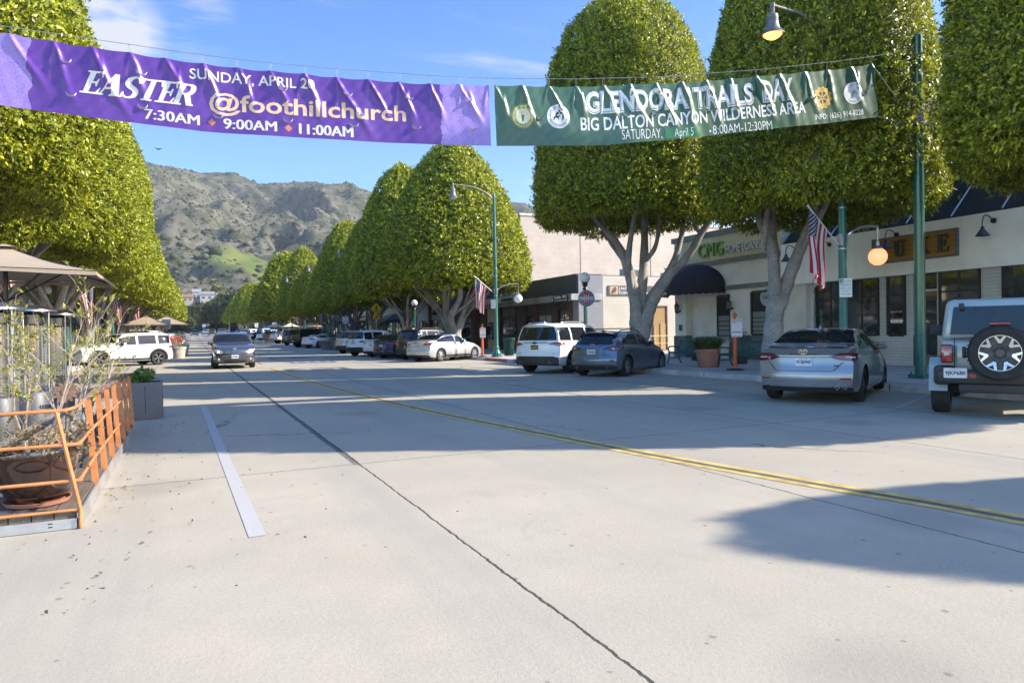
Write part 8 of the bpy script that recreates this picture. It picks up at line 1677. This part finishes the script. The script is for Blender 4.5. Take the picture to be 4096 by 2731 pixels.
mb = MB(); mb.tube([(XD+.012, Y0d-.012, .01), (XD+.012, Y0d-.012, .15), (-.93, Y0d, .91)], .015, 8); mb.rbox((XD+.014, Y0d-.01, .06), (.012, .06, .09), .003); dobj('corner_post', mb, ORNG)
mb = MB(); mb.grid(lambda i, j: (-.92+.10*j, 7.2+5.05*i, .922+.012*math.sin(i*60)*(.3+j*.4)+.004*math.sin(i*143+j*5)), 60, 3); dobj('rail_wrap', mb, mat('worn brown tape', (.16, .09, .055), .8, var=.4, scale=12))
t2 = thing('string_lights', 'black string of clear bulbs hung along the orange railing', 'string lights', (-.87, 7.0, .9)); mb = MB(); pts = []
for k in range(9):
    y = 6.35+k*.7; pts += [(-.87, y, .9), (-.90, y+.35, .80)]
mb.tube(cr(pts, 4), .004, 5); o = obj('cord', mb, BLKM, t2); o.location = -Vector(t2.location)
for k in range(8):
    for q in ((-.90, 6.7+k*.7, .80),): mb = MB(); mb.lathe([(.012, -.02), (.012, .03)], 8, 1, q); mb.lathe([(.001, -.12), (.022, -.10), (.026, -.07), (.012, -.02)], 10, 0, q, closed=False); o = obj('bulb', mb, [mat('clear bulb glass', (.16, .15, .13), .06, spec=.8), BLKM], t2); o.location = -Vector(t2.location)
def glossy_pot():
    m, nt, b = nodes_of('glossy oxblood glaze'); tt = _tex(nt, 'ShaderNodeTexNoise', 3, detail=6); nt.links.new(mixrgb(nt, rampf(nt, tt.outputs['Fac'], .35, .7), (.035, .014, .010), (.014, .007, .006)), b.inputs['Base Color']); b.inputs['Roughness'].default_value = .12; b.inputs['Coat Weight'].default_value = .6; b.inputs['Coat Roughness'].default_value = .04; return m
TWIG = mat('pale twig bark', (.30, .24, .19), .85, var=.25, scale=20); YLEAF = leaf_mat('young yellow green leaves', (.12, .13, .02), (.26, .26, .03), (.42, .36, .05), .3, .5)
RLEAF = leaf_mat('bronzy new leaves', (.09, .085, .03), (.19, .12, .045), (.26, .15, .07), .25, .5)
def twiggy(par, base, hgt, spread, seed, nst, leafn, upm, lowm, dens=1.0):
    """several bare stems that fork into thin twigs carrying small leaves near their ends"""
    r = random.Random(seed); mb = MB(); tips = []; B0 = Vector(base)
    def grow(p, d, ln, rad_, lv):
        pts = [p]; q = p.copy(); dd = d.copy()
        for k in range(4): dd = (dd+Vector((r.uniform(-.28, .28), r.uniform(-.28, .28), r.uniform(-.12, .22)))).normalized(); q = q+dd*ln/4; pts.append(q.copy())
        mb.tube([tuple(x) for x in pts], [rad_*(1-.5*i/4) for i in range(5)], 5, cap=False)
        if lv >= 2: tips.extend(pts[1:])
        if lv < 3:
            for k in range(r.randint(2, 3)):
                s_ = pts[r.randint(1, 4)]; grow(s_, (dd+Vector((r.uniform(-.95, .95), r.uniform(-.95, .95), r.uniform(-.1, .6)))).normalized(), ln*r.uniform(.5, .75), rad_*.55, lv+1)
    for k in range(nst):
        a = 2*PI*k/nst+r.random(); s_ = r.uniform(.3, 1)*spread; grow(B0+Vector((.06*math.cos(a), .06*math.sin(a), -.03)), Vector((s_*math.cos(a), s_*math.sin(a), 1)).normalized(), hgt*r.uniform(.42, .6), .0095, 0)
    obj('stems', mb, TWIG, par); rg = np.random.default_rng(seed); tp = np.array([tuple(x) for x in tips]); idx = rg.integers(0, len(tp), leafn); pos = tp[idx]+rg.normal(0, .02, (leafn, 3)); nr = rg.normal(0, 1, (leafn, 3)); nr /= np.linalg.norm(nr, axis=1)[:, None]
    v, f, rn = leaf_cloud(pos, nr, .036, .017, 4, rg, .8, .02); obj('leaves', rnd_mesh('leaves', v, f, [upm], rn), None, par)
    if lowm:
        pos = rg.normal(0, 1, (260, 3))*np.array([.17, .15, .09])+np.array(base)+np.array([.06, -.03, .10]); nr = rg.normal(0, 1, (260, 3)); nr /= np.linalg.norm(nr, axis=1)[:, None]; v, f, rn = leaf_cloud(pos, nr, .035, .015, 4, rg, .8, .03); obj('low_leaves', rnd_mesh('low_leaves', v, f, [lowm], rn), None, par)
t = thing('potted_shrub', 'big glossy oxblood pot with a bare branched shrub at the deck corner', 'potted plant', (-1.13, 6.60, .142)); mb = MB(); mb.lathe([(.17, .03), (.21, .06), (.26, .2), (.285, .34), (.295, .40), (.305, .41), (.305, .425), (.27, .425), (.262, .38), (.001, .37)], 40, 0); obj('pot', mb, glossy_pot(), t); mb = MB(); mb.lathe([(.17, .001), (.215, .012), (.235, .045), (.225, .045), (.205, .02), (.001, .018)], 36); obj('saucer', mb, TERRA, t); mb = MB(); mb.lathe([(.258, .385), (.12, .395), (.001, .40)], 24, closed=False); obj('gravel', mb, mat('pale gravel top', (.32, .3, .27), .95, var=.6, scale=60, bump=1, bscale=80), t)
twiggy(t, (0, 0, .40), 1.45, .38, 5, 4, 190, YLEAF, RLEAF)
t = thing('potted_shrub', 'second bare branched shrub in a dark tub behind the orange railing', 'potted plant', (-1.18, 8.35, .142)); mb = MB(); mb.lathe([(.18, 0), (.25, .3), (.27, .42), (.24, .42), (.001, .38)], 28); obj('pot', mb, mat('dark tub', (.045, .045, .05), .5), t); twiggy(t, (0, 0, .4), 1.4, .42, 17, 4, 170, YLEAF, None)
t = thing('potted_shrub', 'thin third shrub at the far end of the parklet by the rail corner', 'potted plant', (-1.15, 10.6, .142)); mb = MB(); mb.lathe([(.16, 0), (.22, .3), (.24, .36), (.001, .33)], 24); obj('pot', mb, mat('dark tub', (.045, .045, .05), .5), t); twiggy(t, (0, 0, .35), 1.25, .4, 29, 3, 110, YLEAF, None)
# patio heaters
HSTEEL = mat('brushed stainless steel', (.50, .50, .49), .28, 1.0, var=.08, scale=2); HGREY = mat('silver grey heater base', (.075, .078, .085), .5, .2, var=.08)
def tube_glass():
    m, nt, b = nodes_of('heater quartz tube'); b.inputs['Base Color'].default_value = (.30, .27, .23, 1); b.inputs['Roughness'].default_value = .08; b.inputs['Metallic'].default_value = .6; tr = nt.nodes.new('ShaderNodeBsdfTransparent'); mx = nt.nodes.new('ShaderNodeMixShader'); mx.inputs[0].default_value = .45; nt.links.new(tr.outputs[0], mx.inputs[1]); nt.links.new(b.outputs[0], mx.inputs[2]); nt.links.new(mx.outputs[0], nt.nodes['Material Output'].inputs['Surface']); return m
QT = tube_glass(); HT = 1.75
def heater(x, y, label, rz):
    t = thing('patio_heater', label, 'patio heater', (x, y, .142), rz, 'tall mesh patio heaters on the deck')
    mb = MB(); mb.lathe([(.20, 0), (.205, .02), (.205, .66), (.19, .68), (.001, .69)], 36); obj('base', mb, HGREY, t); mb = MB()
    for row in (.50,):
        for k in range(10): a = -PI/2+(k-4.5)*.085; mb.box((.2055*math.cos(a), .2055*math.sin(a), row), (.010, .006, .05), 0, a-PI/2+PI/2)
    obj('vent_slots', mb, WELL, t, smooth=False); mb = MB(); mb.lathe([(.115, .69), (.115, 1.52)], 28, closed=False); obj('quartz_tube', mb, QT, t)
    mb = MB()
    for k in range(34): mb.tube([(.165*math.cos(a), .165*math.sin(a), .72+k*.0245) for a in np.linspace(0, 2*PI, 22)], .0022, 4, cap=False)
    for k in range(10): a = 2*PI*k/10; mb.tube([(.165*math.cos(a), .165*math.sin(a), .69), (.165*math.cos(a), .165*math.sin(a), 1.56)], .003, 4)
    obj('mesh_guard', mb, HSTEEL, t); mb = MB(); mb.lathe([(.12, 1.50), (.17, 1.52), (.17, 1.63), (.12, 1.66)], 28); obj('burner_head', mb, mat('dark burner steel', (.09, .085, .08), .3, .8), t)
    for k in range(4): mb = MB(); a = 2*PI*k/4+.4; mb.tube([(.19*math.cos(a), .19*math.sin(a), .66), (.205*math.cos(a), .205*math.sin(a), 1.70)], .0095, 8); obj('post', mb, HSTEEL, t)
    mb = MB(); mb.lathe([(.275, 1.665), (.29, 1.675), (.285, 1.69), (.20, 1.735), (.08, 1.755), (.001, 1.758)], 40); mb.lathe([(.001, 1.67), (.27, 1.668)], 40, closed=False); obj('cap', mb, HSTEEL, t)
heater(-1.72, 11.65, 'rightmost of the mesh patio heaters on the deck', .3); heater(-1.78, 10.2, 'middle mesh patio heater, widest under its steel cap', 1.0); heater(-1.98, 9.45, 'mesh patio heater cut by the left picture edge', .7)
t = thing('timber_bench', 'rough timber bench with red steel legs beside the orange railing', 'bench', (-1.25, 8.3, .142)); mb = MB()
for k in range(3): mb.box((-.14+.14*k, 0, .44), (.132, 2.6, .05))
obj('seat', mb, wood_mat('grey rough timber', (.26, .22, .17), (.14, .115, .09), (9, .6, 9), .85), t, smooth=False)
for y in (-1.1, 0, 1.1): mb = MB(); mb.rbox((0, y, .21), (.40, .05, .42), .01); obj('leg', mb, REDM, t)
t = thing('wooden_table', 'timber parklet table behind the bench', 'table', (-2.3, 7.9, .142)); mb = MB(); mb.rbox((0, 0, .72), (.8, 1.5, .05), .01); obj('table_top', mb, wood_mat('grey rough timber', (.26, .22, .17), (.14, .115, .09), (9, .6, 9), .85), t)
for sx in (-1, 1):
    for sy in (-1, 1): mb = MB(); mb.rbox((sx*.34, sy*.66, .35), (.05, .05, .70), .005); obj('leg', mb, REDM, t)
t = thing('garden_ornament', 'rusty metal daisy on a stalk among the bare shrubs', 'ornament', (-1.10, 7.75, .14)); mb = MB(); mb.tube([(0, 0, 0), (.02, 0, .80)], .006, 6); obj('stalk', mb, BLKM, t); mb = MB(); F = frame((.02, -.01, .82), (1, 0, 0), (0, .3, 1))
for k in range(12): a = 2*PI*k/12; mb.prism([(.03*math.cos(a)+.038*math.cos(b_)*math.cos(a)-.018*math.sin(b_)*math.sin(a)+.042*math.cos(a), .03*math.sin(a)+.038*math.cos(b_)*math.sin(a)+.018*math.sin(b_)*math.cos(a)+.042*math.sin(a)) for b_ in np.linspace(0, 2*PI, 10, endpoint=False)], .004, 0, F @ T(0, 0, .002*(k % 2)))
mb.prism(ngon(.035, 14), .012, 0, F); obj('flower_head', mb, mat('rusty brown steel', (.16, .09, .06), .7, .3, var=.3, scale=30), t, smooth=False)
# umbrellas
TAN = mat('tan umbrella canvas', (.29, .228, .163), .85, var=.06, scale=2); CREAMU = mat('cream umbrella canvas', (.55, .47, .31), .85, var=.06); BROWNU = mat('brown furled canvas', (.20, .145, .10), .85, var=.15, scale=6)
def umbrella(x, y, zb, half, ze, za, m_, label, group, rz=0.0, pole=True):
    t = thing('market_umbrella', label, 'umbrella', (x, y, gz(y)+zb), rz, group); mb = MB(); n = 10; ze -= zb; za -= zb
    for k in range(4):
        a = k*PI/2; c0, c1 = np.array([half*math.sqrt(2)*math.cos(a-PI/4), half*math.sqrt(2)*math.sin(a-PI/4), ze]), np.array([half*math.sqrt(2)*math.cos(a+PI/4), half*math.sqrt(2)*math.sin(a+PI/4), ze]); ap = np.array([0, 0, za])
        def fn(i, j): e = c0*(1-j)+c1*j; e = e*np.array([1-.035*math.sin(PI*j), 1-.035*math.sin(PI*j), 1]); p = ap*(1-i)+e*i; p[2] -= .045*math.sin(PI*i)*(1-.0)-.03*math.sin(PI*j)*i; return p
        mb.grid(fn, n, 9)
        def vl(i, j): e = fn(1, j); return np.array([e[0]*1.002, e[1]*1.002, e[2]-.012-.045*i*(1+.15*math.sin(j*9))])
        mb.grid(vl, 2, 9)
    obj('canopy', mb, m_, t, angle=25)
    mb = MB(); mb.add([(half*.12, half*.12, za-.01), (-half*.12, half*.12, za-.01), (-half*.12, -half*.12, za-.01), (half*.12, -half*.12, za-.01), (0, 0, za+.035)], [(0, 1, 4), (1, 2, 4), (2, 3, 4), (3, 0, 4)]); obj('vent_cap', mb, m_, t, smooth=False)
    mb = MB()
    for k in range(4): a = k*PI/2+PI/4; mb.tube([(0, 0, za-.07), (half*1.40*math.cos(a), half*1.40*math.sin(a), ze-.02)], .014, 6); mb.tube([(0, 0, ze-.35), (half*.7*math.cos(a), half*.7*math.sin(a), (za+ze)/2-.1)], .012, 6)
    obj('ribs', mb, BLKM, t); mb = MB(); mb.tube([(0, 0, 0), (0, 0, za)], .028, 10); mb.lathe([(.26, 0), (.26, .06), (.05, .1)], 20); obj('pole', mb, BLKM, t); return t
umbrella(-2.27, 11.5, .142, 1.2, 2.35, 2.76, TAN, 'large tan square umbrella over the patio heaters', 'tan umbrellas on the left parklets')
for x, y, h, ze, za, lb in ((-3.0, 60, 1.75, 2.4, 3.1, 'wide tan umbrella above the white parked SUV'), (-3.5, 68, 1.7, 2.5, 3.1, 'tan umbrella between two others behind the white SUV'), (-2.0, 77, 1.9, 2.55, 3.4, 'far tan umbrella nearest the driving lane')): umbrella(x, y, 0, h, ze, za, TAN, lb, 'tan umbrellas on the left parklets')
for x, y, h, lb in ((11.9, 110, 1.45, 'cream market umbrella farthest left on the right hand terrace'), (12.9, 100, 1.2, 'cream market umbrella in the middle of the right hand terrace'), (14.4, 92, 1.3, 'cream market umbrella behind the dark grey compact SUV')): umbrella(x, y, 0, h, 2.2, 2.75, CREAMU, lb, 'cream umbrellas on the right side terrace')
for x, y, lb in ((11.6, 103, 'furled brown umbrella beside the orange planter rack'), (12.6, 96, 'furled brown umbrella behind the white pickup'), (14.6, 88, 'furled umbrella near the third lamp post')):
    t = thing('furled_umbrella', lb, 'umbrella', (x, y, gz(y)), 0, 'furled umbrellas on the right side terrace'); mb = MB(); mb.lathe([(.05, .9), (.16, 1.0), (.14, 1.3), (.12, 2.0), (.06, 2.5), (.01, 2.65)], 12, flute=.25, nfl=6); obj('canopy', mb, BROWNU, t); mb = MB(); mb.tube([(0, 0, 0), (0, 0, 1)], .03, 8); obj('pole', mb, BLKM, t)
t = thing('planter_rack', 'orange slatted planter rack with a green shrub beside the white pickup', 'planter', (10.6, 106.5, gz(106.5))); mb = MB()
for k in range(7): mb.box((-.5+k/6, -.4, .6), (.10, .04, 1.15)); 
for z_ in (.2, .65, 1.1): mb.box((0, -.37, z_), (1.15, .03, .07))
for k in range(5): mb.box((-.52, -.3+.9*k/4, .6), (.04, .1, 1.15))
obj('rack', mb, ORNG, t, smooth=False); rg = np.random.default_rng(2); p = rg.normal(0, 1, (130, 3)); p /= np.linalg.norm(p, axis=1)[:, None]; v, f, rn = leaf_cloud(p*np.array([.4, .35, .3])+np.array([0, 0, 1.4]), p, .12, .05, 5, rg); obj('foliage', rnd_mesh('foliage', v, f, [OAK], rn), None, t)
t = thing('concrete_planter', 'speckled grey concrete planter box at the end of the parklet', 'planter', (-.72, 14.25, 0)); mb = MB(); mb.rbox((0, 0, .335), (.50, .60, .67), .02); mb.box((0, 0, .672), (.42, .52, .01), 1); mb.box((-.02, -.3005, .36), (.008, .003, .5), 1); obj('box', mb, [mat('speckled concrete', (.135, .125, .125), .9, var=.45, scale=70, bump=.4, bscale=60), WELL], t, angle=30); rg = np.random.default_rng(12); p = rg.normal(0, 1, (110, 3)); p /= np.linalg.norm(p, axis=1)[:, None]; v, f, rn = leaf_cloud(p*np.array([.12, .18, .07])+np.array([-.08, 0, .75]), p, .10, .05, 5, rg); obj('foliage', rnd_mesh('foliage', v, f, [leaf_mat('jade plant leaves', (.05, .085, .02), (.10, .16, .03), (.2, .26, .06), .2, .35)], rn), None, t)
# fallen leaves and scraps along the parklet edge
rg = np.random.default_rng(21); n = 190; x = -.72+rg.exponential(.42, n); y = rg.uniform(4.2, 15, n); x = np.where(rg.random(n) < .2, rg.uniform(-1.5, 3, n), x); y = np.where((x < -.78), np.minimum(y, 5.9), y); pos = np.stack([x, y, np.full(n, .008)], -1); nr = np.tile([0, 0, 1.], (n, 1))
a = rg.random(n)*2*PI; d = np.stack([np.cos(a), np.sin(a), rg.normal(0, .12, n)], -1); w = np.stack([-np.sin(a), np.cos(a), rg.normal(0, .3, n)], -1); l = rg.uniform(.018, .042, (n, 1)); v = np.stack([pos, pos+d*l*.5+w*l*.22, pos+d*l+np.array([0, 0, .004]), pos+d*l*.5-w*l*.22+np.array([0, 0, .01])], 1)
o = obj('leaf_litter', rnd_mesh('leaf_litter', v.reshape(-1, 3), np.arange(4*n).reshape(-1, 4), [leaf_mat('dry fallen leaves', (.06, .04, .025), (.19, .115, .05), (.34, .25, .08), .1, .8)], np.repeat(rg.random(n), 4)), None); tag(o, 'dry brown and yellow leaves scattered along the parklet edge', 'leaves', kind='stuff')

# ================================================================== PEOPLE
def person(x, y, az, label, shirt, trousers, hair=(.03, .022, .018), zb=.15, step=.16, hat=None):
    t = tag(bpy.data.objects.new('person', None), label, 'person'); link(t); t.location = (x, y, gz(y)+zb); t.rotation_euler = (0, 0, -az)
    V = [(0, 0, .93), (0, 0, 1.10), (0, -.01, 1.32), (0, 0, 1.46), (0, .01, 1.55), (0, .03, 1.66)]; Rr = [.15, .135, .15, .075, .055, .10]; E_ = [(0, 1), (1, 2), (2, 3), (3, 4), (4, 5)]
    def chain(a, pts, rs):
        for p, q in zip(pts, rs): V.append(p); Rr.append(q); E_.append((a, len(V)-1)); a = len(V)-1
    for s_ in (-1, 1):
        chain(0, [(s_*.10, s_*step*.25, .80), (s_*.105, s_*step*.9, .48), (s_*.11, s_*step*1.2-.05, .09), (s_*.12, s_*step*1.2+.10, .035)], [.095, .065, .045, .04])
        chain(2, [(s_*.19, 0, 1.38), (s_*.25, -s_*step*.4, 1.12), (s_*.26, -s_*step*.9+.05, .87), (s_*.255, -s_*step*1.1+.07, .78)], [.07, .05, .036, .03])
    me = bpy.data.meshes.new('body'); me.from_pydata(V, E_, []); o = bpy.data.objects.new('body', me); S.collection.objects.link(o); md = o.modifiers.new('s', 'SKIN')
    for i, q in enumerate(me.skin_vertices[0].data): q.radius = (Rr[i], Rr[i]*(.72 if i < 3 else 1)); q.use_root = i == 0
    o.modifiers.new('u', 'SUBSURF').levels = 1; me2 = bpy.data.meshes.new_from_object(o.evaluated_get(bpy.context.evaluated_depsgraph_get())); o.modifiers.clear(); o.data = me2; bpy.data.meshes.remove(me); o.parent = t
    for m_ in (mat('skin', (.42, .25, .18), .6), mat('shirt '+str(shirt), shirt, .85), mat('trousers '+str(trousers), trousers, .85), mat('dark shoes', (.03, .03, .03), .6)): me2.materials.append(m_)
    for p in me2.polygons:
        c = p.center; p.use_smooth = True; p.material_index = 3 if c.z < .10 else 2 if c.z < .95 and abs(c.x) < .21 else 0 if c.z > 1.46 or (abs(c.x) > .2 and c.z < 1.1) else 1
    mb = MB(); mb.sphere((0, .012, 1.70), .108, 14, sz=.95); obj('hair', mb, mat('hair '+str(hair), hair, .8), t)
    if hat: mb = MB(); mb.lathe([(.12, 1.70), (.118, 1.76), (.09, 1.81), (.001, 1.825)], 16, 0, (0, .01, 0)); mb.rbox((0, .15, 1.71), (.16, .12, .012), .005); obj('cap', mb, mat('dark cap', hat, .8), t)
    return t
person(14.95, 46.3, 2.6, 'person in a dark cap seen over the roof of the light silver sedan', (.10, .10, .11), (.05, .05, .06), hat=(.03, .03, .035)); person(9.6, 196, 2.9, 'pedestrian in blue by the open box truck', (.05, .08, .2), (.03, .03, .04), zb=0); person(10.4, 214, 3.3, 'pedestrian in white behind the box truck', (.5, .5, .5), (.05, .06, .1), zb=0); person(8.6, 186, .4, 'pedestrian in red near the pewter pickup truck', (.35, .05, .05), (.05, .05, .06), zb=0)
# bird high above the left trees
p = CAMP+ray(633, 598)*45; mb = MB(); mb.add([(0, -.12, 0), (0, .12, .02), (-.28, 0, .12), (.28, 0, .10), (0, .0, .05), (0, 0, -.05)], [(0, 4, 2), (2, 4, 1), (0, 3, 4), (4, 3, 1), (0, 5, 3), (0, 2, 5), (1, 5, 2), (1, 3, 5)]); tag(obj('bird', mb, SBLK, None, tuple(p), smooth=False), 'small dark bird flying above the left tree row', 'bird')

# thin morning air between the street and the mountains
mb = MB(); mb.box((450, 1070, 310), (3500, 2660, 624)); HAZE = .00009; m = bpy.data.materials.new('thin air'); m.use_nodes = True; nt = m.node_tree; nt.nodes.remove(nt.nodes['Principled BSDF']); pv = nt.nodes.new('ShaderNodeVolumePrincipled'); pv.inputs['Density'].default_value = HAZE; pv.inputs['Color'].default_value = (.80, .87, .97, 1); pv.inputs['Anisotropy'].default_value = .2
nt.links.new(pv.outputs[0], nt.nodes['Material Output'].inputs['Volume']); o = obj('haze', mb, m, smooth=False); o['kind'] = 'stuff'; o['label'] = 'thin pale haze in the air towards the mountains'; o['category'] = 'haze'
